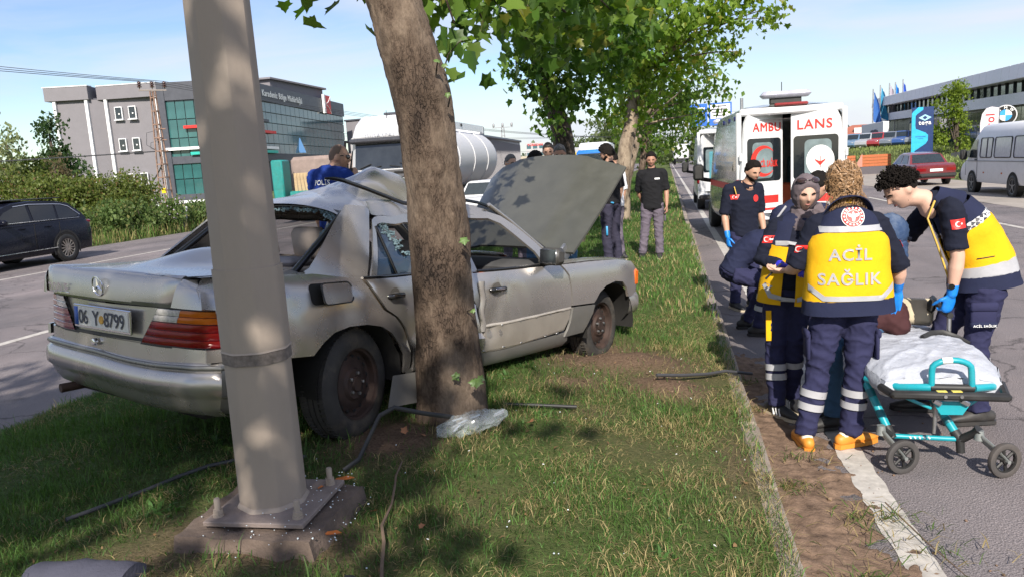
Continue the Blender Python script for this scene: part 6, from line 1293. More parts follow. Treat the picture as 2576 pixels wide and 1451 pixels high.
for i in range(np_):
 c=fA+fu*(i+.5)*w;s=.75*(1-(i+.5)/np_);an=fa_
 o=link('fascia_panel',me,SH);o.location=c+fn*.95+V((0,0,5.42+s))-SB;o.rotation_euler=(R(-6),R(.9),an)
 o=link('clerestory_mullion',mg,SH);o.location=c+fn*.04+V((0,0,4.62+s))-SB;o.rotation_euler=(0,0,an)
 if i>7:o=link('glass_pane',mp_,SH);o.location=c-fn*.2+V((0,0,2.2+s*.5))-SB;o.rotation_euler=(0,0,an)
q=MB();q.box(fA+fu*7+fn*2.2+V((0,0,2.5))-SB,(9.5,.5,2.9),.02,fa_);q.build('sign_wall',mat('pale_wall',(.66,.65,.69),rough=.8),SH,30)
q=MB();c=fA+fu*8.3+fn*2.5+V((0,0,3.0))-SB;g_=random.Random(3)
for k in range(6):q.box(c+fu*(-1.3+k*.5),(.36,.05,.55+g_.uniform(-.1,.2)),.12,fa_)
for k in range(9):q.box(c+fu*(-1.2+k*.3)-V((0,0,.75)),(.2,.05,.22),.05,fa_)
q.build('dark_lettering',mat('dark_letter',(.08,.08,.11),rough=.6),SH,40)
FLC=[mat('flag_blue',(.03,.12,.38),rough=.8,var=.15),mat('flag_cyan',(.03,.22,.38),rough=.8,var=.15),mat('flag_grey',(.34,.31,.36),rough=.8),mat('flag_bright_blue',(.02,.19,.55),rough=.8),mat('flag_royal',(.02,.08,.42),rough=.8)]
for i,(x,y,z)in enumerate(((20.13,82.9,7.35),(20.84,83.1,7.7),(21.73,83.3,7.85),(22.3,83.4,7.9),(22.75,82.5,8.05))):
 t=thing('flagpole',['leftmost flagpole with a drooping blue flag','flagpole with a cyan flag, second from left','middle flagpole with a grey-white flag','flagpole with a bright blue flag, second from right','tallest flagpole with a royal blue flag, rightmost'][i],'flag',(x,y,1.1),0,'flagpoles before the showroom');q=MB();q.tube([(0,0,0),(0,0,z-1.1)],.055,7);q.build('pole',STEEL,t,60)
 q=MB();q.grid(lambda u,v:V((.05+(.25+.75*v)*u*.95+.06*math.sin(7*v+i),.15*math.sin(u*9+v*4+i)*u,z-1.3-v*3.0-.5*u)),np.linspace(0,1,9),np.linspace(0,1,9));q.build('flag',FLC[i],t,60)
TG=thing('pylon_sign','tall navy and cyan sign reading Tega beside the forecourt','sign',(14.9,50,.2),R(-13));q=MB();q.box((0,0,1.85),(1.15,.3,3.7),.02);q.build('sign_body',mat('sign_navy',(.012,.035,.13),rough=.35,coat=.3),TG,30)
CY=mat('sign_cyan',(.03,.42,.68),rough=.4);q=MB();pts=[(-.575,0),(-.40,0),(-.40,1.15),(.18,1.55),(.30,1.75),(.30,2.05),(.18,2.2),(-.35,2.45),(-.38,2.6),(-.38,3.2),(-.30,3.3),(.02,3.55),(.02,3.7),(-.25,3.7),(-.52,3.45),(-.575,3.35)];q.prism([(x*.995,z)for x,z in pts],(V((0,-.155,0)),V((1,0,0)),V((0,0,1))),.015);q.build('cyan_band',CY,TG,30)
q=MB();c=V((.12,-.158,3.08));q.prism([(-.34,0),(0,-.19),(.34,0),(0,.19)],(c,V((1,0,0)),V((0,0,1))),.02);q.build('diamond_mark',mat('mark_pale',(.35,.65,.8),rough=.5),TG,30);q=MB();q.prism([(-.13,0),(0,-.11),(.13,0),(0,.11)],(c+V((0,-.021,0)),V((1,0,0)),V((0,0,1))),.01);q.build('diamond_core',MATS['sign_navy'],TG,30)
tx=MB();add_text(tx,'tega',(.12,-.16,2.74),(1,0,0),(0,0,1),w=.66,bold=.02,t=.015);tx.build('sign_lettering',WHITE,TG,180);q=MB();q.box((-.1,-.175,1.98),(.55,.004,.04));q.box((-.1,-.175,1.88),(.3,.004,.03));q.build('small_print',FLC[0],TG,30)
BMS=thing('roundel_sign','round black, blue and white BMW sign above the white van','sign',(16.05,41.5,.28),R(-20));q=MB();q.tube([(0,.05,0),(0,.05,2.4)],.07,8);q.build('post',STEEL,BMS,60);cz_=V((0,0,2.62));fr_=axz((0,-1,0))
q=MB();q.lathe([(0,.05),(.47,.05),(.49,.03),(.49,-.05)],36,cz_,fr_);q.build('rim_disc',mat('roundel_rim',(.6,.6,.6),rough=.3),BMS,40);q=MB();q.lathe([(0,.06),(.44,.06),(.44,.0)],36,cz_,fr_);q.build('black_ring',GLOSSBLACK,BMS,40)
for k in range(4):q=MB();a=[(0,0)]+arc(0,0,.27,90*k,90*k+90,8);q.prism(a,(cz_+V((0,-.062,0)),V((1,0,0)),V((0,0,1))),.008);q.build('quadrant',WHITE if k in(0,2)else mat('roundel_blue',(.05,.35,.75),rough=.4),BMS,40)
for s,a in(('B',135),('M',90),('W',45)):tx=MB();dr=V((math.cos(R(a)),0,math.sin(R(a))));add_text(tx,s,cz_+dr*.355+V((0,-.065,0)),V((math.sin(R(a)),0,-math.cos(R(a)))),dr,h=.13,bold=.03,t=.008);tx.build('letter',WHITE,BMS,180)
FBN=thing('feather_banner','white feather banner with upright red lettering behind the van','banner',(15.0,40.6,.3),R(-20));pts=[(-.34,.6),(.36,.6),(.40,2.95),(.1,3.02),(-.12,2.95),(-.28,2.7),(-.34,2.3)];q=MB();q.prism(pts,(V((0,0,0)),V((1,0,0)),V((0,0,1))),.03);q.build('banner_cloth',mat('banner_white',(.66,.63,.66),rough=.8),FBN,30);q=MB();q.tube([(.4,.02,0),(.42,.02,2.95)],.02,6);q.build('pole',STEEL,FBN,60);tx=MB();add_text(tx,'trol',(.05,-.035,2.25),(0,0,1),(-1,0,0),w=.85,bold=.01,t=.004);tx.build('banner_lettering',RED,FBN,180)
OW=thing('plank_wall','low wall of orange planks over a dark base behind the ambulance','wall',(12.35,53,.0),R(-8))
OW.scale=(.7,.7,.7)
for sx,wd_ in((-1.3,1.25),(1.0,2.6)):
 for k in range(4):q=MB();q.box((sx,0,.85+k*.27),(wd_,.16,.25),.02);q.build('plank',mat('orange_planks',(.42,.12,.04),rough=.7,var=.15),OW,30)
 q=MB();q.box((sx,0,.36),(wd_,.18,.72),.02);q.build('base',mat('dark_planks',(.10,.09,.10),rough=.8),OW,30)
q=MB();q.prism([(-.75,.72),(-.1,.72),(-.1,1.95)],(V((0,-.05,0)),V((1,0,0)),V((0,0,1))),.1);q.build('brace',mat('salmon_board',(.45,.22,.17),rough=.8),OW,30)
HS=thing('house','white house with a red tiled hip roof and dormer behind the ambulance','house',(40,175,1),R(-14));q=MB();q.box((0,0,1.6),(10,8,3.2));q.build('wall',mat('white_render',(.66,.64,.63),rough=.9),HS,30);q=MB();q.loft([[V((-5.6,-4.6,3.2)),V((5.6,-4.6,3.2)),V((5.6,4.6,3.2)),V((-5.6,4.6,3.2))],[V((-1.5,-.2,5.3)),V((1.5,-.2,5.3)),V((1.5,.2,5.3)),V((-1.5,.2,5.3))]]);ro_=q.build('roof',mat('red_tiles',(.30,.10,.065),rough=.9,var=.2,scale=3),HS,20);q=MB();q.box((.6,-3.2,4.0),(3.2,1.4,1.3));q.build('dormer',MATS['white_render'],ro_,30);q=MB();q.box((3.2,-4.05,1.3),(3,.1,1.5));q.build('window',DARKGL,HS,30)
GS=thing('direction_sign','pair of blue overhead direction panels beyond the ambulances','sign',(3.2,63.3,0));q=MB();q.tube([(2.6,.2,0),(2.6,.2,6.1)],.12,8);q.tube([(-.6,.2,5.0),(2.6,.2,5.0)],.09,8);q.build('gantry',STEEL,GS,60);SBL=mat('sign_blue',(.015,.12,.55),rough=.5)
for x,w_ in((-.75,1.4),(.95,1.75)):q=MB();q.box((x,0,5.0),(w_,.08,1.75),.02);q.build('panel',SBL,GS,30)
q=MB();q.box((.95,-.05,5.2),(1.5,.03,1.1),.01);q.build('white_panel',WHITE,GS,30)
for k in range(4):q=MB();q.box((.85+.05*(k%2),-.075,5.6-k*.24),(1.1-.2*(k==3),.01,.09),.01);q.build('text_bar',MATS['dark_letter'],GS,30)
q=MB();q.box((1.0,-.05,4.38),(.30,.02,.07),0,rotm(0,R(-45)));q.prism([(0,0),(.22,0),(.22,.22)],(V((1.0,-.045,4.36)),V((1,0,0)),V((0,0,1))),.02);q.build('arrow',WHITE,GS,30)
for k in range(3):q=MB();q.box((-.75,-.05,5.5-k*.4),(1.0,.02,.16),.01);q.build('text_bar',WHITE,GS,30)
LW=thing('retaining_wall','low pale retaining wall on the bank behind the young tree','wall',(16,48,.2));q=MB();q.prism([(0,0),(12,0),(12,1.6),(0,.9)],(V((1.2,3.2,0)),V((.12,-1,0)).normalized(),V((0,0,1))),.3);q.build('wall_face',CONC,LW,30)
# -------------------------- people
SKIN=mat('skin',(.47,.27,.185),rough=.55,var=.06,scale=14,bump=.08,bscale=160);SKINF=mat('fair_skin',(.58,.36,.27),rough=.55,var=.06,scale=14);SKINT=mat('tanned_skin',(.36,.19,.125),rough=.55,var=.06,scale=14)
HAIRB=mat('black_hair',(.010,.008,.007),spec=.15,rough=.8,var=.4,scale=60,bump=.6,bscale=150);HAIRG=mat('greying_hair',(.10,.095,.09),rough=.6,var=.6,scale=90,bump=.5,bscale=150);BEARD=mat('stubble',(.20,.115,.08),rough=.8,var=.4,scale=60)
def cloth(n,c,**kw):return mat(n,c,rough=.88,var=.10,scale=5,bump=.35,bscale=22,spec=.2,**kw)
NAVYC=cloth('navy_uniform',(.018,.022,.052));NAVYD=cloth('dark_navy_polo',(.010,.012,.024));NAVYP=cloth('navy_trousers',(.026,.027,.068));BLK=cloth('black_tshirt',(.012,.012,.014));GREYP=cloth('grey_work_trousers',(.13,.11,.14));DKCARGO=cloth('dark_cargo',(.035,.033,.055));BLUEP=cloth('police_blue',(.012,.035,.20));DENIM=cloth('denim',(.05,.11,.20));YEL=cloth('vest_yellow',(.72,.40,.010));REFL=mat('reflective_tape',(.38,.38,.40),rough=.35,var=.08,scale=12);BROWN=cloth('brown_coat',(.055,.022,.024));HIJ=cloth('grey_mauve_scarf',(.13,.105,.115));BLUESC=cloth('blue_patterned_scarf',(.035,.065,.14),dirt=.8,dirtcol=(.3,.35,.42));WHT=cloth('white_tee',(.7,.7,.72))
GLOVE=mat('blue_nitrile',(.01,.20,.66),rough=.4,var=.12,scale=20,bump=.3,bscale=60);GLOVEV=mat('violet_blue_nitrile',(.03,.03,.45),rough=.4,var=.12,scale=20,bump=.3,bscale=60);SHOE=mat('black_shoe',(.02,.02,.021),rough=.6,dirt=.4,dirtcol=(.12,.1,.08));CLOG=mat('orange_clog',(.62,.24,.03),rough=.5);SOLE=mat('pale_sole',(.5,.42,.3),rough=.7);DARKEYE=mat('dark_eye',(.02,.015,.012),rough=.2);LIP=mat('lips',(.33,.12,.10),rough=.5)
DG_=None
def remesh(mb,vox,sm_=2):
 """fuse overlapping closed shapes into one continuous skin"""
 me=bpy.data.meshes.new('r');me.from_pydata(mb.v,[],mb.f);o=bpy.data.objects.new('r',me);COL.objects.link(o)
 b=bmesh.new();b.from_mesh(me);bmesh.ops.recalc_face_normals(b,faces=b.faces);b.to_mesh(me);b.free()
 r=o.modifiers.new('r','REMESH');r.mode='VOXEL';r.voxel_size=vox;s=o.modifiers.new('s','SMOOTH');s.factor=.5;s.iterations=sm_
 bpy.context.view_layer.update();out=bpy.data.meshes.new_from_object(o.evaluated_get(bpy.context.evaluated_depsgraph_get()));bpy.data.objects.remove(o);bpy.data.meshes.remove(me);return out
def skin(name,mb,vox,m,parent,loc,sm_=2,wr=0,ws=9,wmask=None):
 me=remesh(mb,vox,sm_);n=len(me.vertices);co=np.empty(n*3,np.float32);me.vertices.foreach_get('co',co);co=co.reshape(-1,3)
 if wr:
  no=np.empty(n*3,np.float32);me.vertices.foreach_get('normal',no);no=no.reshape(-1,3);d=np.array([.7*noise.noise(V((p[0]*ws,p[1]*ws,p[2]*ws*1.7)))+1.1*max(0,1-3.2*abs(noise.noise(V((p[0]*ws*.9+7,p[1]*ws*.9,p[2]*ws*1.5+p[0]*5)))))**1.5-.3+.4*max(0,1-4*abs(noise.noise(V((p[0]*ws*1.8,p[1]*ws*1.8+4,p[2]*ws*3)))))for p in co]);co=co+no*(d*wr)[:,None]
 co=co-np.array(loc);me.vertices.foreach_set('co',co.astype(np.float32).ravel());me.materials.clear();me.materials.append(m);shade(me,180);me.update();return link(name,me,parent)
def headfn(dx,dy,dz):
 """radius of a head in a direction: x right, y forward, z up (metres)"""
 r=1/math.sqrt((dx/.076)**2+(dy/.096)**2+(dz/.118)**2)
 if dz<0:r*=1-.10*min(1,-dz*1.2)*(1-abs(dx))if dy<.2 else 1
 if dy>0:
  g=lambda cx,cz,sx,sz:math.exp(-(((abs(dx)-cx)/sx)**2+((dz-cz)/sz)**2))
  f=sm(0,.5,dy);r+=f*(.024*g(0,-.22,.10,.14)+.012*g(0,-.02,.08,.16)-.008*g(.36,.06,.14,.10)+.005*g(.3,.22,.3,.08)+.005*g(.42,-.22,.18,.16)+.006*g(0,-.52,.16,.07)+.011*g(0,-.80,.18,.14)-.004*g(0,-.62,.2,.04))
 return r
def head_into(mb,c,rm,s=1,n=36,m=28):
 rings=[]
 for i in range(m+1):
  th=math.pi*(i+.05)/(m+.1)-math.pi/2;ring=[]
  for k in range(n):
   a=2*math.pi*k/n;d=V((math.cos(th)*math.sin(a),math.cos(th)*math.cos(a),math.sin(th)));p=d*headfn(*d)
   if p.z<-.02:p.x*=1-.22*min(1,(-p.z-.02)/.1)
   ring.append(V(c)+rm@(p*s))
  rings.append(ring)
 mb.loft(rings)
 for sx in(-1,1):mb.ell(V(c)+rm@V((sx*.077*s,-.008*s,-.008*s)),(.012*s,.022*s,.032*s),rm,8,6)
def haircap(c,rm,s,line,th,seed=1,nzs=.008,n=48,m=30):
 """hair as a thickened part of the skull above the hairline function line(azimuth)->min elevation"""
 mb=MB();rings=[]
 for i in range(m+1):
  t=math.pi*(i+.05)/(m+.1)-math.pi/2;ring=[]
  for k in range(n):
   a=2*math.pi*k/n;d=V((math.cos(t)*math.sin(a),math.cos(t)*math.cos(a),math.sin(t)));az=abs((a+math.pi)%(2*math.pi)-math.pi);r=headfn(*d);l=line(az)
   k_=sm(l-.05,l+.12,d.z);p=d*(r*(.93+.06*k_)+k_*(th*(.65+.35*sm(.2,.9,d.z))+nzs*nz(d,7,seed)+nzs*.6*nz(d,17,seed+3)))
   ring.append(V(c)+rm@(p*s))
  rings.append(ring)
 mb.loft(rings);return mb
def hl_short(front=.70,side=.22,back=-.42):return lambda az:interp(az,[(0,front),(.7,front-.02),(1.05,side+.28),(1.35,side+.02),(1.6,side-.32),(1.8,side-.32),(2.2,back),(3.2,back)])
def hand_into(mb,w,d,nrm,side_=1,curl=.5,s=1,spread=.10,thumb=.8):
 """five-fingered hand from wrist w, pointing along d, palm facing nrm; side_ = +1 if the thumb leaves to d x nrm"""
 d=V(d).normalized();nrm=V(nrm);nrm=(nrm-d*nrm.dot(d)).normalized();x=d.cross(nrm)*side_;w=V(w)
 mb.tube([w-d*.03*s,w+d*.012*s,w+d*.05*s,w+d*.092*s],[.026*s,.030*s,.041*s,.040*s],12,True,x,.48,round_=True)
 for i,(o,ln)in enumerate(((.029,.072),(.010,.080),(-.010,.075),(-.029,.058))):
  p=w+d*(.085-.006*(i==3))*s+x*o*s;dd=(d+x*o*spread*8).normalized();pts=[p];ang=0
  for j,f in enumerate((.45,.32,.23)):
   ang+=curl*(.55+.35*j)*(1+.08*i);v=dd*math.cos(ang)+nrm*math.sin(ang);p=p+v*ln*f*s;pts.append(p)
  mb.tube(pts,[.0095*s,.0092*s,.0085*s,.0068*s],8,True,x,1,round_=True)
 p=w+d*.025*s+x*.028*s;pts=[p-x*.012*s];v1=(d*.75+x*thumb+nrm*.25).normalized();v2=(d*.95+x*thumb*.4+nrm*(.3+curl*.5)).normalized()
 pts+=[p+v1*.038*s,p+v1*.038*s+v2*.032*s,p+v1*.038*s+v2*.058*s];mb.tube(pts,[.014*s,.012*s,.0105*s,.008*s],8,True,nrm,1,round_=True)
def torso_into(mb,hip,waist,chest,sh,neck,lat,wd,dp,g=0):
 """ellipse rings up the spine; lat = rightward unit vector; wd, dp = half widths and depths for hip, waist, chest, shoulder, neck"""
 pts=[hip,waist,chest,sh,neck];rings=[];P=[];Wd=[];Dp=[]
 for i in range(4):
  for t in(0,.33,.66):
   P.append(pts[i]+(pts[i+1]-pts[i])*t);Wd.append(wd[i]+(wd[i+1]-wd[i])*t);Dp.append(dp[i]+(dp[i+1]-dp[i])*t)
 P.append(pts[4]);Wd.append(wd[4]);Dp.append(dp[4])
 for i,p in enumerate(P):
  ax=(P[min(i+1,len(P)-1)]-P[max(i-1,0)]).normalized();l=(lat-ax*lat.dot(ax)).normalized();f=ax.cross(l)
  rings.append([p+l*math.copysign(abs(math.cos(a))**.82,math.cos(a))*(Wd[i]+g)+f*math.copysign(abs(math.sin(a))**.9,math.sin(a))*(Dp[i]+g)for a in np.linspace(0,2*math.pi,25)[:-1]])
 mb.loft(rings);return rings
class Person:
 """joints in world coordinates; yaw 0 faces +Y. Everything is built round them and parented to an Empty between the feet."""
 def __init__(s,label,base,yaw=0,h=1.75,group=None,skin_=SKIN,vox=.011,build=1.0,**J):
  s.k=k=h/1.75;s.f=f=V((-math.sin(yaw),math.cos(yaw),0));s.r=r=V((math.cos(yaw),math.sin(yaw),0));s.base=b=V(base);s.vox=vox;s.skin=skin_;s.b=build
  W_=lambda x,y,z:b+r*x*k+f*y*k+V((0,0,z*k))
  d=dict(hip=W_(0,0,.93),waist=W_(0,.005,1.08),chest=W_(0,.0,1.28),sh=W_(0,-.01,1.42),neck=W_(0,0,1.50),head=W_(0,.035,1.63),look=f*1.0-V((0,0,.08)),headup=V((0,0,1)),shL=W_(-.185,-.01,1.415),shR=W_(.185,-.01,1.415),elL=W_(-.23,-.03,1.13),elR=W_(.23,-.03,1.13),wrL=W_(-.235,.05,.88),wrR=W_(.235,.05,.88),hipL=W_(-.09,0,.92),hipR=W_(.09,0,.92),knL=W_(-.105,.02,.49),knR=W_(.105,.02,.49),anL=W_(-.115,-.02,.085),anR=W_(.115,-.02,.085),toeL=f,toeR=f,hdL=None,hdR=None,pmL=r,pmR=-r,curlL=.45,curlR=.45,lat=r)
  for n,v in J.items():d[n]=V(v)if isinstance(v,tuple)else v
  s.__dict__.update(d);s.t=thing('person',label,'person',b,group=group);s.L=b;s.lat=V(s.lat).normalized();s.hm=frame3(s.look,s.headup);s.hs=k
 def body(s,glovL=None,glovR=None,hands=True,legs=False,neckr=.056):
  k=s.k;mb=MB();head_into(mb,s.head,s.hm,s.hs);nb=s.head+s.hm@V((0,-.015,-.07))*k
  mb.tube([s.neck-V((0,0,.05))*k,s.neck+(nb-s.neck)*.4,nb],[neckr*1.25*k,neckr*k,neckr*.98*k],14,round_=True)
  torso_into(mb,s.hip,s.waist,s.chest,s.sh,s.neck,s.lat,[.13*k,.115*k,.135*k,.12*k,.05*k],[.09*k,.08*k,.10*k,.07*k,.05*k])
  G={}
  for q,gl,sd in(('L',glovL,-1),('R',glovR,1)):
   a,e,w=getattr(s,'sh'+q),getattr(s,'el'+q),getattr(s,'wr'+q);B=s.b
   mb.tube([a,a+(e-a)*.3,e,e+(w-e)*.3,w],[.05*k*B,.047*k*B,.038*k*B,.042*k*B,.026*k],12,round_=True)
   if hands:
    hd=getattr(s,'hd'+q);dr=(hd-w)if hd is not None else(w-e).normalized()+V((0,0,-.25));tgt=mb
    if gl:tgt=G.setdefault((gl,q),MB())
    if gl:tgt.tube([w+(e-w).normalized()*.05*k,w],[.034*k,.031*k],12,round_=True)
    hand_into(tgt,w,dr,getattr(s,'pm'+q),sd if True else 1,getattr(s,'curl'+q),k)
  if legs:
   for q in 'LR':mb.tube([getattr(s,'kn'+q),getattr(s,'an'+q),getattr(s,'an'+q)-V((0,0,.04))],[.05*k,.035*k,.04*k],10,round_=True)
  s.body_o=skin('body',mb,min(s.vox,.0085),s.skin,s.t,s.L,2)
  for(m,_),g in G.items():skin('glove',g,.0065,m,s.t,s.L,1)
  return s
 def face(s,brow=HAIRB,eyes=True,closed=False):
  c,rm,k=s.head,s.hm,s.hs
  def at(x,z,lift=0):d=V((x,math.sqrt(max(.05,1-x*x-z*z)),z)).normalized();p=d*(headfn(*d)+lift);p.x*=1-.22*min(1,max(0,(-p.z-.02)/.1));return c+rm@(p*k)
  e=MB();bw=MB();lp=MB()
  for sx in(-1,1):
   e.ell(at(sx*.36,.06,-.004),(.013*k,.008*k,.0045*k if closed else .007*k),rm,8,6)
   bw.tube([at(sx*.16,.19,.002),at(sx*.34,.235,.002),at(sx*.52,.17,.0)],[.004*k,.0055*k,.003*k],6)
  lp.tube([at(-.17,-.56,0),at(0,-.55,.002),at(.17,-.56,0)],[.003*k,.006*k,.003*k],6)
  if eyes:e.build('eyes',DARKEYE,s.t,60,off=s.L)
  bw.build('eyebrows',brow,s.t,60,off=s.L);lp.build('lips',LIP,s.t,60,off=s.L);return s
 def hair(s,m=HAIRB,th=.018,line=None,nzs=.008,seed=1):haircap(s.head,s.hm,s.hs,line or hl_short(),th,seed,nzs).build('hair',m,s.t,60,off=s.L);return s
 def beard(s,m=BEARD,th=.004):
  mb=MB();c,rm,k=s.head,s.hm,s.hs;rings=[]
  for i in range(20):
   tz=-.22-.75*i/19;ring=[]
   for a in np.linspace(-1.75,1.75,33):d=V((math.cos(math.asin(tz))*math.sin(a),math.cos(math.asin(tz))*math.cos(a),tz));on=tz<interp(abs(a),[(0,-.70),(.26,-.62),(.42,-.56),(1.0,-.50),(1.4,-.28),(1.8,-.22)]);p=d*(headfn(*d)+(th if on else-.012));p.x*=1-.22*min(1,max(0,(-p.z-.02)/.1));ring.append(c+rm@(p*k))
   rings.append(ring)
  mb.loft(rings,False,False,False);mb.build('beard',m,s.t,60,off=s.L);return s
 def top(s,m,sleeve=.5,name='shirt',g=.016,collar=True,hemd=.06,wr=.006,loose=1.0):
  """shirt with sleeves; sleeve = share of the arm covered (1 = to the wrist)"""
  k,B=s.k,s.b;mb=MB();dn=(s.hip-s.waist).normalized();hem=s.hip+dn*hemd*k
  torso_into(mb,hem,s.waist,s.chest,s.sh,s.neck-(s.neck-s.sh)*.35,s.lat,[.158*k*loose*B,.148*k*loose*B,.168*k*B,.145*k*B,.062*k],[.112*k*loose*B,.108*k*loose*B,.122*k*B,.085*k*B,.06*k],g)
  for q in 'LR':
   a,e,w=getattr(s,'sh'+q),getattr(s,'el'+q),getattr(s,'wr'+q)
   mb.tube([s.sh+(a-s.sh)*.25+V((0,0,.012)),a+(a-s.sh).normalized()*-.01],[.062*k*B,.068*k*B],12,round_=True)
   if sleeve<=.6:u=sleeve/.5;mb.tube([a,a+(e-a)*.5*u,a+(e-a)*u*.92,a+(e-a)*u],[.068*k*B,.064*k*B,.064*k*B,.062*k*B],14,round_=False)
   else:mb.tube([a,a+(e-a)*.5,e,e+(w-e)*.5,w+(e-w)*(1-min(1,sleeve))*2],[.068*k*B,.058*k*B,.054*k*B,.047*k*B,.040*k],14,round_=False)
  o=skin(name,mb,s.vox,m,s.t,s.L,2,wr)
  if collar:
   c=MB();b=s.neck-V((0,0,.02))*k;ax=(s.head-s.neck).normalized();c.tube([b-ax*.015,b+ax*.03*k],[.080*k,.068*k],16,False,s.lat,.95);c.tube([b+ax*.03*k,b-ax*.012*k],[.070*k,.088*k],16,False,s.lat,.95);c.build('collar',m,s.t,60,off=s.L)
  s.top_o=o;return s
 def legs(s,m,name='trousers',wr=.008,g=1.0,cuff=.0,ws=9):
  k=s.k;mb=MB();mb.ell(s.hip-V((0,0,.0)),(.155*k*s.b,.125*k*s.b,.12*k),frame3(s.f).to_3x3()if False else Matrix((s.lat,V((0,0,1)).cross(s.lat),V((0,0,1)))).transposed(),18,10)
  torso_into(mb,s.hip-(s.waist-s.hip)*.3,s.hip,s.hip+(s.waist-s.hip)*.4,s.hip+(s.waist-s.hip)*.8,s.waist,s.lat,[.15*k*s.b,.155*k*s.b,.15*k*s.b,.145*k*s.b,.14*k*s.b],[.11*k*s.b,.118*k*s.b,.112*k*s.b,.108*k*s.b,.10*k*s.b])
  for q in 'LR':
   h,n,a=getattr(s,'hip'+q),getattr(s,'kn'+q),getattr(s,'an'+q);a=a+(n-a).normalized()*cuff
   mb.tube([h,h+(n-h)*.35,h+(n-h)*.75,n,n+(a-n)*.3,n+(a-n)*.75,a],[.094*k*g*s.b,.090*k*g*s.b,.074*k*g,.068*k*g,.067*k*g,.062*k*g,.062*k*g],16,round_=False)
  s.leg_o=skin(name,mb,s.vox,m,s.t,s.L,2,wr,ws);return s
 def shoes(s,m=SHOE,sole=SOLE,size=1,clog=False,stripes=False):
  for q in 'LR':
   a=getattr(s,'an'+q);f=V(getattr(s,'toe'+q));f=V((f.x,f.y,0)).normalized();r=f.cross(V((0,0,1)));z0=a.z-.085*s.k;b=V((a.x,a.y,z0));k=s.k*size
   P=lambda y,z:b+f*y*k+V((0,0,z*k))
   mb=MB();mb.tube([P(-.075,.05),P(-.04,.058),P(.03,.056),P(.10,.045),P(.165,.036),P(.195,.034)],[.036*k,.042*k,.044*k,.046*k,.040*k,.024*k],14,True,r,[1.1,1.1,1.0,.72,.6,.6],round_=True);
   if not clog:mb.tube([P(-.02,.05),P(-.02,.12)],[.045*k,.043*k],12,True,r,1.1,round_=True)
   o=skin('shoe',mb,.009,m,s.t,s.L,2)
   so=MB();out=[(-.115,0),(-.10,.032),(-.03,.036),(.06,.043),(.13,.046),(.19,.033),(.215,0),(.19,-.033),(.13,-.046),(.06,-.040),(-.03,-.036),(-.10,-.032)];so.loft([[P(x*(1.0 if z<.03 else .985),z)+r*y*k for x,y in out]for z in(.001,.03 if clog else .024)]);so.build('sole',sole,o,40,off=s.L)
   if clog:hl=MB();hl.ell(P(-.045,.075),(.036*k,.036*k,.03*k));hl.build('heel',mat('pale_sock',(.72,.62,.50),rough=.8),s.t,60,off=s.L)
   if stripes:
    for i in range(3):
     for sg in(-1,1):st=MB();st.tube([P(.02+.03*i,.025)+r*sg*.047*k,P(.0+.03*i,.075)+r*sg*.038*k],.006*k,5);st.build('side_stripe',WHITE,o,60,off=s.L)
  return s
 def band(s,parent,pts,rad,m,name='reflective_band',w=.05,flat=1,up=None,n=20):
  """short sleeve of tape round a limb, pts = two ends, standing proud of the cloth"""
  mb=MB();mb.tube(pts,rad,n,False,up,flat);return mb.build(name,m,parent,60,off=s.L)
 def decal(s,target,poly,o,u,v,m,name,d=.004,step=.02,parent=None,lift=0):
  mb=plate2d(poly,step,0,lift)if isinstance(poly,list)else poly
  project(mb,target,V(o)-s.L,u,v,d,.35);return mb.build(name,m,parent or s.t,180)
 def flag(s,target,o,u,v,w=.075,h=.055,parent=None):
  f=s.decal(target,[(-w/2,-h/2),(w/2,-h/2),(w/2,h/2),(-w/2,h/2)],o,u,v,RED,'flag_patch',.004,.015,parent)
  cr=arc(-.006,0,.017,45,315,14)+list(reversed(arc(-.001,0,.0135,50,310,14)));mb=MB();k2=15;mb.add([(x,y,0)for x,y in cr],[(i,i+1,2*k2-2-i,2*k2-1-i)for i in range(k2-1)]);
  st=[(.016+(.009 if i%2==0 else .004)*math.cos(R(180+36*i)),(.009 if i%2==0 else .004)*math.sin(R(180+36*i)),0)for i in range(10)];mb.add(st,[tuple(range(10))])
  s.decal(target,mb,o,u,v,WHITE,'crescent_star',.0065,parent=f);return f
def strip_loft(name,rings,m,parent,L,smooth=60,closed=False,th=.006):
 """garment piece from rings, given a little thickness"""
 mb=MB();mb.loft([[p-L for p in r]for r in rings],False,False,closed);me=mb.mesh(name,m,None);b=bmesh.new();b.from_mesh(me);bmesh.ops.recalc_face_normals(b,faces=b.faces);bmesh.ops.solidify(b,geom=b.faces[:],thickness=th);b.to_mesh(me);b.free();shade(me,smooth);return link(name,me,parent)
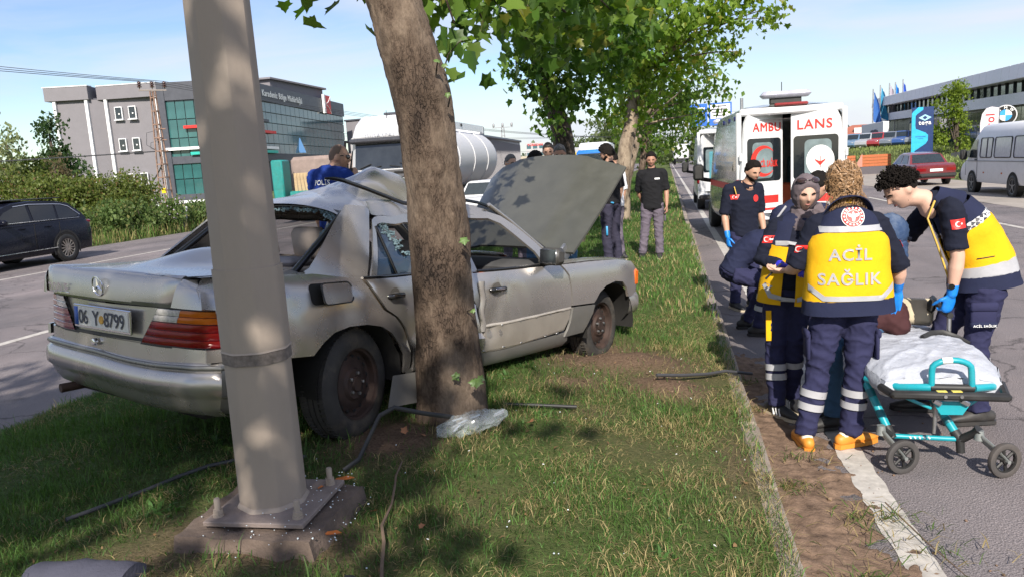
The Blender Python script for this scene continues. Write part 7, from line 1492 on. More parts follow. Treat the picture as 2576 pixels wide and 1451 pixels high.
def vest(s,hem,waist,chest,sh,wd,dp,cuts,front_gap=0.0,n=40,flare=None,wr=.007,slope=.0):
 """sleeveless tabard round the torso in colour bands; cuts = [(t0,t1,material,name)] along hem(0)..shoulder(1); front_gap opens it at the front"""
 k=s.k;pts=[V(hem),V(waist),V(chest),V(sh)];L=[0]
 for a,b in zip(pts,pts[1:]):L.append(L[-1]+(b-a).length)
 def at(t):
  q=t*L[-1]
  for i in range(3):
   if q<=L[i+1]or i==2:u=(q-L[i])/(L[i+1]-L[i]);return pts[i]+(pts[i+1]-pts[i])*u,wd[i]+(wd[i+1]-wd[i])*u,dp[i]+(dp[i+1]-dp[i])*u
 def ring(t):
  p,w_,d_=at(t);ax=(at(min(1,t+.06))[0]-at(max(0,t-.06))[0]).normalized();l=(s.lat-ax*s.lat.dot(ax)).normalized();f=ax.cross(l);out=[]
  a0=math.pi/2+front_gap*(1 if True else 0)
  for a in np.linspace(a0,a0+2*math.pi-2*front_gap,n):
   q=p+l*math.copysign(abs(math.cos(a))**.8,math.cos(a))*w_+f*math.copysign(abs(math.sin(a))**.85,math.sin(a))*d_
   q.z-=slope*max(0,t-.6)/.4*abs(math.cos(a))**2.2;out.append(q+(q-p).normalized()*wr*(1.2*(1-abs(nz(V((q.x*1.3,q.y*1.3,q.z*.7)),9,7))*2.2)**3*.5+nz(q,8,1)+.6*nz((q.x*1.5,q.y*1.5,q.z*.6),20,2)))
  return out
 res={}
 for t0,t1,m,nm in cuts:
  res.setdefault(nm,[]).append(strip_loft(nm,[ring(t)for t in np.linspace(t0,t1,max(2,int((t1-t0)/.04)+1))],m,s.t,s.L,70,front_gap==0))
 return res,ring
def yoke(s,m,sh,neck,w0,d0,w1,d1,name='vest_yoke',slope=.0):
 """shoulder cap closing the vest between the top ring and the neck"""
 rings=[]
 for t in np.linspace(0,1,5):
  p=V(sh)+(V(neck)-V(sh))*t;w=w0+(w1-w0)*t**.8;d=d0+(d1-d0)*t;ax=(V(neck)-V(sh)).normalized();l=(s.lat-ax*s.lat.dot(ax)).normalized();f=ax.cross(l)
  rings.append([p+l*math.copysign(abs(math.cos(a))**.8,math.cos(a))*w+f*math.copysign(abs(math.sin(a))**.85,math.sin(a))*d-V((0,0,slope*(1-t)*abs(math.cos(a))**2.2))for a in np.linspace(0,2*math.pi,41)[:-1]])
 return strip_loft(name,rings,m,s.t,s.L,70,True)
def ellplate(rx_,rz,n=28):return[(rx_*math.cos(a),rz*math.sin(a))for a in np.linspace(0,2*math.pi,n+1)[:-1]]
def txt2(sx,w,bold=.02):
 vs,fs,tw,th=text2d(sx,bold);k=w/tw;mb=MB();mb.add([(x*k,y*k,l*k)for x,y,l in vs],fs);return mb
def legbands(s,q,t0,m=REFL,r=.0705,w=.055):
 n,a=getattr(s,'kn'+q),getattr(s,'an'+q);p=n+(a-n)*t0;e=p+(a-n).normalized()*w;s.band(s.leg_o,[p,e],[(r+.004)*s.k,(r+.003)*s.k],m)
p=Person('curly blonde medic with her back turned, yellow lettered vest and orange clogs',(.93,4.77,0),0,1.75,skin_=SKINF,vox=.0095,build=1.0,hip=(1.03,4.80,.95),waist=(1.03,4.79,1.09),chest=(1.035,4.80,1.29),sh=(1.035,4.82,1.42),neck=(1.03,4.86,1.49),head=(1.03,4.91,1.615),look=(.02,1,-.55),shL=(.865,4.82,1.385),shR=(1.205,4.82,1.385),elL=(.755,4.84,1.13),wrL=(.735,5.03,1.085),hdL=(.66,5.10,1.075),pmL=(.5,-.4,.7),curlL=.5,elR=(1.345,4.86,1.10),wrR=(1.355,4.93,.975),hdR=(1.345,4.94,.87),pmR=(-.5,-1,0),curlR=.12,hipL=(.945,4.8,.92),hipR=(1.115,4.8,.92),knL=(.875,4.80,.5),anL=(.795,4.77,.092),knR=(1.10,4.79,.5),anR=(1.065,4.80,.092),toeL=(-.12,1,0),toeR=(.85,.5,0))
p.body(glovR=GLOVE);p.top(NAVYD,.5,collar=False,hemd=.0);p.legs(NAVYP,cuff=.0,g=1.04,wr=.010);p.shoes(CLOG,CLOG,clog=True)
bands,ringf=vest(p,(1.04,4.79,.865),(1.035,4.79,1.06),(1.035,4.80,1.30),(1.035,4.825,1.478),[.262,.243,.225,.150],[.165,.155,.15,.118],[(0,.145,NAVYC,'vest_hem'),(.14,.785,YEL,'vest_panel'),(.78,1,NAVYC,'vest_top')],slope=.055)
yk=yoke(p,NAVYC,(1.035,4.825,1.475),(1.03,4.865,1.515),.152,.118,.066,.064,slope=.055);bk=bands['vest_panel'][0];tp=bands['vest_top'][0]
X,Z=(1,0,0),(0,0,1)
p.decal(bk,txt2('ACİL',.235,.018),(1.02,4.6,1.235),X,Z,REFL,'vest_lettering',.006);p.decal(bk,txt2('SAĞLIK',.345,.018),(1.02,4.6,1.095),X,Z,REFL,'vest_lettering',.006)
p.decal([tp,bk],[(-.172,-.017),(.172,-.017),(.172,.017),(-.172,.017)],(1.035,4.6,1.371),X,Z,REFL,'reflective_band',.007,.02)
p.decal(bk,[(-.235,.065),(-.235,.028),(-.165,-.03),(.165,-.03),(.235,.028),(.235,.065),(.155,.0),(-.155,.0)],(1.037,4.6,.985),X,Z,REFL,'reflective_band',.007,.02)
bdm=MB();bdm.add([],[]);c_=(1.04,4.6,1.452)
for r0,m_,nm,d_ in((.064,WHITE,'badge_rim',.006),(.059,RED,'badge_ring',.009),(.039,WHITE,'badge_inner_rim',.012),(.036,RED,'badge_disc',.0135)):p.decal([tp,yk],ellplate(r0,r0),c_,X,(0,.12,.99),m_,nm,d_,.02)
dots=MB()
for i in range(16):a=2*math.pi*i/16;dots.add([(.049*math.cos(a)+.0055*math.cos(b),.049*math.sin(a)+.0055*math.sin(b),0)for b in np.linspace(0,2*math.pi,9)[:-1]],[tuple(range(8))])
p.decal([tp,yk],dots,c_,X,(0,.12,.99),WHITE,'badge_dots',.013);em=MB();em.add([(x,y,0)for x,y in((0,.03),(.008,.012),(.034,.02),(.026,.0),(.01,-.006),(.006,-.03),(-.006,-.03),(-.01,-.006),(-.026,0),(-.034,.02),(-.008,.012))],[tuple(range(11))]);p.decal([tp,yk],em,c_,X,(0,.12,.99),WHITE,'badge_emblem',.017)
cl=MB();cl.tube([(1.03,4.85,1.485),(1.03,4.875,1.54)],[.074,.064],20,False,(1,0,0),.95);cl.build('vest_collar',YEL,p.t,60,off=p.L)
for q,t0 in(('L',.30),('L',.50),('R',.28),('R',.47)):legbands(p,q,t0,r=.0755 if t0<.4 else .0735,w=.045)
p.flag(p.top_o,(.70,4.78,1.25),(0,-1,0),Z,.055,.045);p.flag(p.top_o,(1.42,4.84,1.26),(0,1,0),Z,.055,.045)
for sx,hp,kn in((-1,p.hipL,p.knL),(1,p.hipR,p.knR)):c=hp+(kn-hp)*.62+V((sx*.092,0,0));mb=MB();mb.box(c,(.022,.15,.17),.009);mb.box(c+V((sx*.006,0,.075)),(.026,.155,.05),.008);mb.build('cargo_pocket',NAVYP,p.t,50,off=p.L)
pen=MB();pen.tube([(.60,5.06,1.03),(.70,5.10,1.12)],.007,6);pen.build('pen',BLACK,None,60,cat='pen',label='dark pen held in the left hand of the curly blonde medic')
CURL=mat('blonde_curls',(.29,.175,.09),rough=.42,var=.55,scale=40);g_=random.Random(8)
hc=p.head+V((0,-.015,.02));cap=MB();cap.ell(hc+V((0,.0,.0)),(.088,.104,.112),p.hm,20,14);cap.build('hair',CURL,p.t,60,off=p.L)
cu=MB()
for i in range(1150):
 th=g_.uniform(0,2*math.pi);z0=g_.uniform(-.55,.98);d=V((math.sqrt(1-z0*z0)*math.cos(th),math.sqrt(1-z0*z0)*math.sin(th),z0))
 if d.y>.6 and d.z<.4:continue
 ax=(V((g_.uniform(-.5,.5),g_.uniform(-.5,.5),g_.choice((-1,1))*1.0))+d.cross(V((0,0,1)))*g_.uniform(-1.6,1.6)).normalized();an=g_.uniform(.5,1.15);f0=g_.uniform(0,6);am=g_.uniform(.03,.085);wd_=g_.uniform(.0018,.0042);li=g_.uniform(.94,1.14);fr_q=g_.uniform(5,9);pts=[]
 for t in np.linspace(0,1,12):
  e=Quaternion(ax,an*(t-.5))@d;e=e+ax*am*math.sin(f0+fr_q*t);rr=li+am*.8*math.cos(f0+fr_q*t)+.10*t*t*(i%3==0);pts.append(hc+V((e.x*.090*rr,e.y*.105*rr,e.z*.112*rr)))
 cu.tube(pts,[wd_*math.sin(math.pi*(.12+.8*t))**.6 for t in np.linspace(0,1,12)],5,True,None,.55)
for i in range(150):
 a=g_.uniform(-2.7,-.4);b=hc+V((math.cos(a)*.085,math.sin(a)*.09,g_.uniform(-.10,-.02)));cu.tube([b+V((math.cos(a)*.05*t+.010*math.sin(9*t+i),-.03*t+.010*math.cos(9*t+i),-.11*t*g_.uniform(.6,1.1)))for t in np.linspace(0,1,9)],[.0022*(1-.6*t)for t in np.linspace(0,1,9)],4)
cu.build('curls',CURL,p.t,60,off=p.L,kind='stuff')
p=Person('medic in a grey headscarf with sunglasses pushed up, facing the camera, violet gloves',(.78,5.40,0),R(172),1.68,skin_=SKINF,vox=.0095,hip=(.79,5.46,.90),waist=(.81,5.46,1.04),chest=(.845,5.46,1.22),sh=(.865,5.455,1.345),neck=(.875,5.44,1.425),head=(.895,5.39,1.555),look=(.12,-1,-.30),shR=(.715,5.45,1.325),elR=(.615,5.43,1.105),wrR=(.72,5.27,1.09),hdR=(.83,5.22,1.08),pmR=(0,0,-1),curlR=.5,shL=(1.02,5.47,1.325),elL=(1.07,5.42,1.10),wrL=(.95,5.25,1.07),hdL=(.87,5.20,1.06),pmL=(0,0,-1),hipR=(.72,5.46,.88),hipL=(.87,5.46,.88),knR=(.705,5.42,.47),anR=(.705,5.36,.09),knL=(.83,5.45,.47),anL=(.83,5.52,.09),toeR=(.6,-.8,0),toeL=(.2,-1,0))
p.body(glovL=GLOVEV,glovR=GLOVEV);p.face(closed=True);p.top(NAVYD,.98,collar=False,hemd=0);p.legs(NAVYP,wr=.009);p.shoes(SHOE,SOLE,stripes=True)
bands,ringf=vest(p,(.79,5.46,.80),(.805,5.46,1.0),(.845,5.46,1.22),(.865,5.455,1.355),[.20,.185,.185,.16],[.150,.14,.14,.105],[(0,.70,YEL,'vest_panel'),(.69,1,NAVYC,'vest_top')],.16)
yk=yoke(p,NAVYC,(.865,5.455,1.35),(.875,5.44,1.42),.16,.105,.07,.065)
fr_=bands['vest_panel'][0];ft2=bands['vest_top'][0]
p.decal(ft2,[(-.15,-.016),(-.035,-.016),(-.035,.016),(-.15,.016)],(.85,5.2,1.225),X,Z,REFL,'reflective_band',.006);p.decal(ft2,[(.035,-.016),(.15,-.016),(.15,.016),(.035,.016)],(.85,5.2,1.225),X,Z,REFL,'reflective_band',.006)
p.decal(fr_,[(-.19,.10),(-.165,.10),(-.13,.03),(-.03,.0),(-.03,-.03),(-.15,.0)],(.80,5.2,.855),X,Z,REFL,'reflective_band',.006);p.decal(fr_,[(.03,.0),(.13,.03),(.165,.10),(.19,.10),(.15,0),(.03,-.03)],(.80,5.2,.855),X,Z,REFL,'reflective_band',.006)
p.decal(ft2,[(-.02,-.06),(.03,.06),(.055,.06),(.01,-.06)],(.875,5.2,1.29),X,Z,YEL,'lapel_facing',.008);p.flag(p.top_o,(.58,5.35,1.25),(.45,-.9,0),Z,.06,.05)
for q,t0 in(('R',.25),('R',.42),('L',.22)):legbands(p,q,t0,r=.071,w=.045)
mb=MB();mb.tube([(.655,5.37,.76),(.655,5.36,.55)],[.018,.018],4,True,(1,0,0),.3);mb.build('yellow_pocket_trim',YEL,p.t,40,off=p.L)
SCF=p.head
def scarf(c,rm,s,th,open_,m,t,L,drop=.0):
 mb=MB();rings=[]
 for i in range(31):
  tz=math.pi*(i+.05)/30.1-math.pi/2;ring=[]
  for k in range(48):
   a=2*math.pi*k/48;d=V((math.cos(tz)*math.sin(a),math.cos(tz)*math.cos(a),math.sin(tz)));r=headfn(*d)
   inside=d.y>0 and(abs(d.x)/.68)**2+((d.z+.16)/.82)**2<open_;e=((abs(d.x)/.68)**2+((d.z+.16)/.82)**2);k_=1 if d.y<0 else sm(.82,1.08,e);pp=d*(r*(.92+.08*k_)+k_*(th+.006*nz(d,5,3)+.004*nz(V((d.x,d.y,d.z*3)),9,5)));ring.append(c+rm@(pp*s))
  rings.append(ring)
 mb.loft(rings);mb.v=[tuple(V(v)-L)for v in mb.v];return mb.build('headscarf',m,t,60)
scarf(p.head,p.hm,p.hs,.017,1,HIJ,p.t,p.L)
mb=MB();mb.tube([(.885,5.435,1.455),(.88,5.44,1.40),(.875,5.445,1.35),(.87,5.45,1.31)],[.072,.082,.105,.125],20,True,(1,0,0),.88);mb.tube([(.96,5.45,1.46),(1.0,5.45,1.38),(1.02,5.46,1.30)],[.05,.06,.05],12,True,(1,0,0),.6);skin('scarf_drape',mb,.009,HIJ,p.t,p.L,3,.007,14)
SG=mat('sunglass_lens',(.035,.018,.016),rough=.08,coat=.8)
def glasses(s,z,lens,rim,m=None,up=0,w=.036,h=.026,lift=.012):
 c,rm,k=s.head,s.hm,s.hs;o=MB();
 for sx in(-1,1):
  d=V((sx*.36,math.sqrt(max(0.05,1-.13-z*z)),z)).normalized();b=d*(headfn(*d)+lift);rr=frame3(rm@d,rm@V((0,0,1)))
  o.ell(c+rm@(b*k),(w*k,.006*k,h*k),rr,16,8)
 gl=o.build('glasses_lenses',lens,s.t,60,off=s.L);f=MB();d0=V((0,math.sqrt(1-z*z),z));
 f.tube([c+rm@(V((sx*.9,.2,z+.03)).normalized()*(headfn(*V((sx*.9,.2,z)).normalized())+lift)*k)if sx else c+rm@(d0*(headfn(*d0)+lift)*k)for sx in(-1,-.6,0,.6,1)],.004*k,6);f.build('glasses_frame',rim,s.t,60,off=s.L)
glasses(p,.84,SG,GLOSSBLACK,lift=.024,w=.036,h=.024)
p=Person('bending medic with curly black hair gripping the stretcher handle, yellow vest seen from the side',(1.82,5.36,0),R(90),1.80,skin_=SKINF,vox=.0095,build=1.06,hip=(1.99,5.38,.94),waist=(1.97,5.38,1.08),chest=(1.875,5.38,1.28),sh=(1.765,5.38,1.42),neck=(1.665,5.37,1.475),head=(1.475,5.35,1.545),look=(-.80,-.18,-.60),headup=(-.5,0,.85),shL=(1.735,5.205,1.41),elL=(1.765,5.17,1.12),wrL=(1.745,5.19,.885),hdL=(1.725,5.21,.78),pmL=(-.3,1,0),curlL=.75,shR=(1.72,5.56,1.40),elR=(1.56,5.62,1.17),wrR=(1.45,5.52,1.0),hdR=(1.38,5.48,.95),pmR=(0,-.5,-1),hipL=(1.98,5.27,.91),hipR=(1.96,5.48,.91),knL=(1.925,5.27,.52),anL=(1.94,5.24,.095),knR=(1.76,5.46,.52),anR=(1.70,5.5,.095),toeL=(-1,-.15,0),toeR=(-1,.1,0))
p.body(glovL=GLOVE,glovR=GLOVE,neckr=.060);p.face();p.top(NAVYD,.42,hemd=0,g=.004);p.legs(NAVYP,wr=.009,g=1.05);p.shoes(SHOE,SHOE)
HR=mat('curly_black_hair',(.011,.009,.008),rough=.9,spec=.1,var=.4,scale=60);haircap(p.head,p.hm,p.hs,hl_short(.66,.32,-.40),.018,4,.012).build('hair',HR,p.t,60,off=p.L)
cu=MB();g_=random.Random(5)
for i in range(520):
 th=g_.uniform(0,6.283);z=g_.uniform(-.1,1);d=V((math.sqrt(1-z*z)*math.sin(th),math.sqrt(1-z*z)*math.cos(th),z));az=abs((th+math.pi)%(2*math.pi)-math.pi)
 if z<interp(az,[(0,.62),(.8,.60),(1.2,.50),(1.5,.30),(2.2,.1),(3.2,-.05)]):continue
 b=p.head+p.hm@(d*(headfn(*d)+g_.uniform(.012,.042))*p.hs);gr_=(p.hm@d+V((g_.uniform(-1,1),g_.uniform(-1,1),g_.uniform(-1,1)))).normalized();o1=gr_.orthogonal().normalized();o2=gr_.cross(o1);f0=g_.uniform(0,6);rr=g_.uniform(.006,.011)
 cu.tube([b+gr_*.018*t+(o1*math.cos(f0+6.5*t)+o2*math.sin(f0+6.5*t))*rr for t in np.linspace(0,1,8)],[.0055*(1-.4*t)for t in np.linspace(0,1,8)],4)
cu.build('curls',HR,p.t,None,off=p.L,kind='stuff')
CHK=mat('checker_tape',(.3,.3,.3));t_,p_,o_=nodes(CHK);tc=N(t_,'ShaderNodeTexCoord');ck=N(t_,'ShaderNodeTexChecker',Scale=42);ck.inputs[1].default_value=(.03,.03,.04,1);ck.inputs[2].default_value=(.6,.6,.6,1);t_.links.new(tc.outputs['Object'],ck.inputs[0]);t_.links.new(ck.outputs[0],p_.inputs['Base Color'])
bands,ringf=vest(p,(2.0,5.38,.90),(1.975,5.38,1.08),(1.875,5.38,1.28),(1.775,5.38,1.425),[.205,.195,.195,.165],[.205,.18,.165,.125],[(0,.16,NAVYC,'vest_hem'),(.155,.29,REFL,'reflective_band'),(.285,.74,YEL,'vest_panel'),(.735,.81,CHK,'checker_band'),(.805,1,NAVYC,'vest_top')],.10)
p.decal(bands['vest_panel'][0],[(-.05,-.004),(.05,.012),(.05,.018),(-.05,.003)],(1.93,5.0,1.10),X,Z,GLOSSBLACK,'pocket_zip',.004)
yoke(p,NAVYC,(1.775,5.38,1.42),(1.665,5.375,1.50),.165,.125,.075,.07);p.flag(p.top_o,(1.75,5.0,1.33),(1,0,.12),(-.12,0,1),.085,.06)
mb=MB();mb.tube([(1.74,5.205,1.42),(1.70,5.21,1.35)],.006,5);mb.tube([(1.655,5.27,1.47),(1.61,5.25,1.36),(1.66,5.22,1.20),(1.74,5.21,.95)],.007,5);mb.build('yellow_piping',mat('gold_piping',(.55,.36,.06),rough=.7),p.t,60,off=p.L)
mb=MB();mb.box((1.925,5.168,.74),(.15,.03,.17),.012);mb.box((1.925,5.163,.80),(.16,.04,.06),.012);po_=mb.build('cargo_pocket',NAVYP,p.t,50,off=p.L);tx=MB();add_text(tx,'ACİL SAĞLIK',V((1.925,5.141,.685))-p.L,X,Z,w=.135,bold=.02,t=.003);tx.build('pocket_lettering',WHITE,po_,180);mb=MB();mb.box((1.925,5.166,.685),(.155,.045,.045),.012);mb.build('pocket_band',NAVYC,p.t,50,off=p.L)
legbands(p,'L',.16,r=.073,w=.05)
mb=MB();w_=V(p.wrL);mb.tube([w_+V((.004,-.003,.035)),w_+V((.0,0,.062))],[.0345,.0345],16,False);wo_=mb.build('watch',STEEL,None,40,label='steel wristwatch on the left wrist of the bending medic',cat='watch');mb=MB();mb.lathe([(.0,.006),(.017,.006),(.019,0)],16,w_+V((-.012,-.033,.048)),axz((-.4,-1,0)));mb.build('watch_dial',GLOSSBLACK,wo_,40)
p=Person('bearded medic in navy polo standing behind the crouching one, looking down, one blue glove',(.86,9.3,0),R(204),1.77,skin_=SKIN,vox=.012,look=(.45,-.8,-.35),head=(.955,9.2,1.625),neck=(.91,9.27,1.50));p.body(glovR=GLOVE);p.face();p.beard(HAIRB,.002);p.hair(HAIRB,.020);p.top(NAVYD,.5);p.legs(NAVYP);p.shoes(SHOE,SOLE)
p.flag(p.top_o,V(p.shR)+V((-.05,-.15,-.09)),V((.6,-.8,0)),Z,.07,.055);mb=MB();mb.tube([V(p.shR)+V((.06,-.07,.03)),V(p.shR)+V((.08,-.10,-.06))],.006,5);mb.tube([V(p.shL)+V((-.05,-.05,.03)),V(p.shL)+V((-.04,-.09,-.06))],.006,5);mb.build('yellow_piping',MATS['gold_piping'],p.t,60,off=p.L);p.decal(p.top_o,ellplate(.03,.04),V(p.chest)+V((.13,-.3,.02)),X,Z,RED,'chest_badge',.005)
p=Person('medic crouching with his back to the camera beside the grey-scarfed one, navy uniform',(.80,8.0,0),R(-90),1.75,skin_=SKIN,vox=.012,hip=(.62,8.0,.66),waist=(.70,8.0,.80),chest=(.87,8.0,.93),sh=(1.0,8.0,.98),neck=(1.08,8.0,1.01),head=(1.21,8.0,1.02),look=(.8,-.1,-.6),headup=(.6,0,.8),shL=(.98,8.17,.92),shR=(.98,7.83,.92),elR=(1.02,7.78,.70),wrR=(.99,7.8,.52),hdR=(.99,7.8,.42),elL=(1.1,8.2,.70),wrL=(1.12,8.15,.5),hipL=(.63,8.10,.63),hipR=(.63,7.89,.63),knL=(1.0,8.12,.56),knR=(.95,7.84,.55),anL=(.78,8.2,.09),anR=(.86,7.84,.09),toeL=(1,.1,0),toeR=(1,-.1,0))
p.body(glovL=GLOVE,glovR=GLOVE);p.face();p.hair();p.top(NAVYC,.5,hemd=.02);p.legs(NAVYP,wr=.010,g=1.0);p.shoes(SHOE,SHOE);legbands(p,'R',.28,r=.079,w=.05);legbands(p,'R',.52,r=.077,w=.05);mb=MB();mb.tube([V((.66,8.0,.70)),V((.685,8.0,.725))],[.168,.165],24,False,(0,1,0),.78);mb.build('belt',BLACK,p.t,60,off=p.L)
p=Person('dark-haired medic half hidden behind the grey-scarfed one, back turned, red sleeve patch',(1.05,6.4,0),R(-25),1.72,skin_=SKIN,vox=.012,hip=(1.04,6.4,.92),chest=(1.03,6.4,1.24),sh=(1.03,6.42,1.36),neck=(1.08,6.45,1.43),head=(1.17,6.50,1.54),look=(.5,.6,-.5),shL=(.86,6.36,1.345),shR=(1.21,6.44,1.345),elL=(.80,6.38,1.08),wrL=(.84,6.5,.86));p.body(glovL=GLOVE,glovR=GLOVE);p.face();p.hair(HAIRB,.02);p.top(NAVYC,.5);p.legs(NAVYP);p.shoes(SHOE,SHOE);p.flag(p.top_o,(.72,6.2,1.26),(.7,-.7,0),Z,.075,.06);mb=MB();mb.tube([(.90,6.27,1.41),(.84,6.27,1.33),(.80,6.29,1.2)],.010,5);mb.build('grey_piping',REFL,p.t,60,off=p.L)
p=Person('patient in a brown coat, jeans and blue patterned headscarf sitting on the stretcher edge',(1.02,5.15,0),R(70),1.62,skin_=SKINF,vox=.012,hip=(1.36,5.46,.68),waist=(1.37,5.46,.82),chest=(1.40,5.45,1.02),sh=(1.42,5.44,1.13),neck=(1.43,5.43,1.18),head=(1.44,5.40,1.27),look=(-.9,-.2,-.45),shL=(1.40,5.29,1.12),shR=(1.44,5.59,1.12),elL=(1.33,5.25,.9),wrL=(1.18,5.3,.80),elR=(1.35,5.62,.9),wrR=(1.18,5.5,.8),hipL=(1.36,5.36,.66),hipR=(1.36,5.56,.66),knL=(1.04,5.22,.58),knR=(1.06,5.42,.58),anL=(1.02,5.10,.09),anR=(1.10,5.30,.09),toeL=(-1,-.3,0),toeR=(-1,-.2,0))
p.body();p.face();p.top(BROWN,.95,name='coat',hemd=.10,loose=1.2,collar=False);p.legs(DENIM,name='jeans',wr=.008);p.shoes(SHOE,SHOE);scarf(p.head,p.hm,p.hs,.02,1,BLUESC,p.t,p.L);mb=MB();mb.tube([(1.44,5.42,1.20),(1.46,5.41,1.15),(1.48,5.38,1.10)],[.075,.09,.06],16,round_=True);skin('scarf_drape',mb,.011,BLUESC,p.t,p.L,2,.008,12);mb=MB();mb.ell((1.40,5.44,.70),(.17,.21,.13));mb.ell((1.30,5.4,.70),(.17,.18,.10));mb.ell((1.46,5.34,.655),(.09,.14,.09));skin('coat_skirt',mb,.012,BROWN,p.t,p.L,2,.008,9)
zb=gh(-.3,12.87)
p=Person('bystander in black T-shirt and grey work trousers standing alone on the grass',(-.27,12.87,zb),R(176),1.76,skin_=SKINT,vox=.012,look=(.05,-1,-.25),elR=(-.50,12.97,zb+1.13),wrR=(-.43,13.06,zb+.90),shR=(-.455,12.87,zb+1.41),anR=(-.46,12.87,zb+.085),knR=(-.40,12.86,zb+.49),anL=(-.17,12.87,zb+.085),knL=(-.18,12.86,zb+.49));p.body();p.face();p.beard(BEARD,.001);p.hair(HAIRB,.022);p.top(BLK,.5,hemd=.10,loose=1.05);p.legs(GREYP,g=1.08,wr=.010);p.shoes(SHOE,SOLE);p.decal(p.top_o,[(-.04,-.012),(.04,-.012),(.04,.012),(-.04,.012)],V(p.chest)+V((.09,-.4,.04)),X,Z,WHITE,'chest_print',.005);mb=MB();mb.box(V(p.hipL)+V((.11,0,-.22)),(.03,.14,.17),.01);mb.build('cargo_pocket',GREYP,p.t,50,off=p.L)
zb=gh(-.88,11.5)
p=Person('black-haired man in a black top and dark cargo trousers beside the bonnet, turned left',(-.86,11.5,zb),R(58),1.82,skin_=SKIN,vox=.012,look=(-.85,.25,-.35));p.body();p.face();p.beard(HAIRB,.002);p.hair(HAIRB,.035,hl_short(.62,.1,-.6),.016);p.top(BLK,.48,hemd=.02);p.legs(DKCARGO,g=1.05);p.shoes();mb=MB();q_=V(p.knL)+V((.02,-.1,.05));mb.box(q_,(.03,.02,.14),.006);mb.tube([V(p.hip)+V((-.06,-.15,.03)),V(p.hip)+V((.06,-.16,0))],.012,6);mb.build('blue_tool_tag',mat('tag_blue',(.05,.3,.55),rough=.5),p.t,50,off=p.L)
def bystander(label,x,y,yaw,h,look,top,legm,hairm=HAIRB,th=.018,sk=SKIN,brd=None,z=None,**J):
 zb=gh(x,y)if z is None else z;q=Person(label,(x,y,zb),R(yaw),h,skin_=sk,vox=.014,look=look,**J);q.body(hands=True);q.face();q.hair(hairm,th);q.top(top,.5);q.legs(legm);q.shoes()
 if brd:q.beard(*brd)
 return q
bystander('man in a white T-shirt mostly hidden behind the one in black',-.84,12.15,60,1.74,(-1,.2,-.2),WHT,GREYP)
q=bystander('man with glasses and short hair looking over the raised bonnet, leftmost of the group',-2.15,10.43,205,1.68,(.75,-.65,-.15),mat('pale_blue_shirt',(.30,.40,.55),rough=.9),GREYP,HAIRG,.012,brd=(BEARD,.002));glasses(q,.05,glassmat('clear_lens_pane',(.2,.22,.24),.3),STEEL,w=.028,h=.02,lift=.008)
bystander('dark-haired man with his head bowed behind the bonnet, second from left',-1.66,9.51,-20,1.69,(.8,.5,-.4),cloth('checked_shirt',(.16,.10,.10)),DENIM,HAIRB,.022)
bystander('grey-haired man peering over the top of the bonnet in front of the dark trunk',-1.47,10.6,185,1.81,(.1,-1,-.45),cloth('grey_shirt',(.2,.2,.22)),DENIM,HAIRG,.014,SKINT);bystander('brown-haired man whose forehead shows just left of the grey-haired one',-1.78,11.6,185,1.86,(.1,-1,-.3),cloth('dark_shirt',(.05,.05,.07)),GREYP,mat('brown_hair',(.04,.028,.02),rough=.6),.014)
zb=gh(-3.28,7.1)
p=Person('balding policeman in blue with sunglasses talking into a hand radio',(-3.27,7.12,zb),R(-20),1.84,skin_=SKIN,vox=.011,build=1.1,look=(.92,.28,-.12),head=(-3.205,7.14,2.035),neck=(-3.255,7.12,1.935),chest=(-3.28,7.1,1.73),sh=(-3.28,7.08,1.88),shL=(-3.49,7.14,1.855),shR=(-3.09,6.99,1.85),elR=(-2.96,6.95,1.58),wrR=(-3.015,7.06,1.80),hdR=(-3.03,7.10,1.90),pmR=(-1,.3,0),curlR=.9);p.body(neckr=.066);p.face(eyes=False)
haircap(p.head,p.hm,p.hs,lambda az:interp(az,[(0,.99),(1.0,.85),(1.4,.4),(1.6,.0),(2.2,-.42),(3.2,-.45)]),.003,2,.002).build('hair',mat('shaved_hair',(.15,.10,.075),rough=.8),p.t,60,off=p.L);p.top(BLUEP,.55,loose=1.05);p.legs(mat('police_trousers',(.012,.016,.05),rough=.9));p.shoes();glasses(p,.08,GLOSSBLACK,GLOSSBLACK,w=.034,h=.02,lift=.010)
bdir=V((.95,-.30,0)).normalized();p.decal(p.top_o,txt2('POLİS',.20,.02),V((-3.35,6.9,1.815)),bdir,(0.0,.16,1),WHITE,'back_lettering',.006)
mb=MB();mb.box((-3.07,7.06,1.845),(.05,.04,.15),.012,rotm(.4,R(12)));mb.tube([(-3.055,7.06,1.92),(-3.02,7.06,2.08)],[.010,.006],7);mb.build('hand_radio',BLACK,None,50,label='black hand radio with stub aerial held to the mouth of the policeman',cat='radio')
zb=gh(-2.75,8.3)
p=Person('firefighter in a pale green helmet glimpsed left of the scarred trunk',(-2.83,8.3,zb),R(-60),1.70,skin_=SKIN,vox=.014,look=(.9,.35,-.2));p.body();p.face();p.top(cloth('fire_coat',(.05,.05,.055)),.95,loose=1.2);p.legs(MATS['fire_coat']);p.shoes()
hm_=MB();c=p.head+V((0,0,.03));hm_.lathe([(.150,-.06),(.152,-.03),(.138,-.02),(.136,.04),(.118,.095),(.07,.135),(0,.15)],28,c);hm_.build('helmet',mat('pale_helmet',(.50,.60,.50),rough=.35,coat=.5),p.t,50,off=p.L);hm_=MB();hm_.tube([c+V((-.10,-.09,-.05)),c+V((-.06,-.08,-.16)),c+V((.04,-.02,-.21))],.006,5);hm_.build('chin_strap',BLACK,p.t,60,off=p.L);rb2=MB();rb2.lathe([(.154,-.035),(.154,-.062),(.14,-.066)],28,c);rb2.build('helmet_band',STEEL,p.t,60,off=p.L)
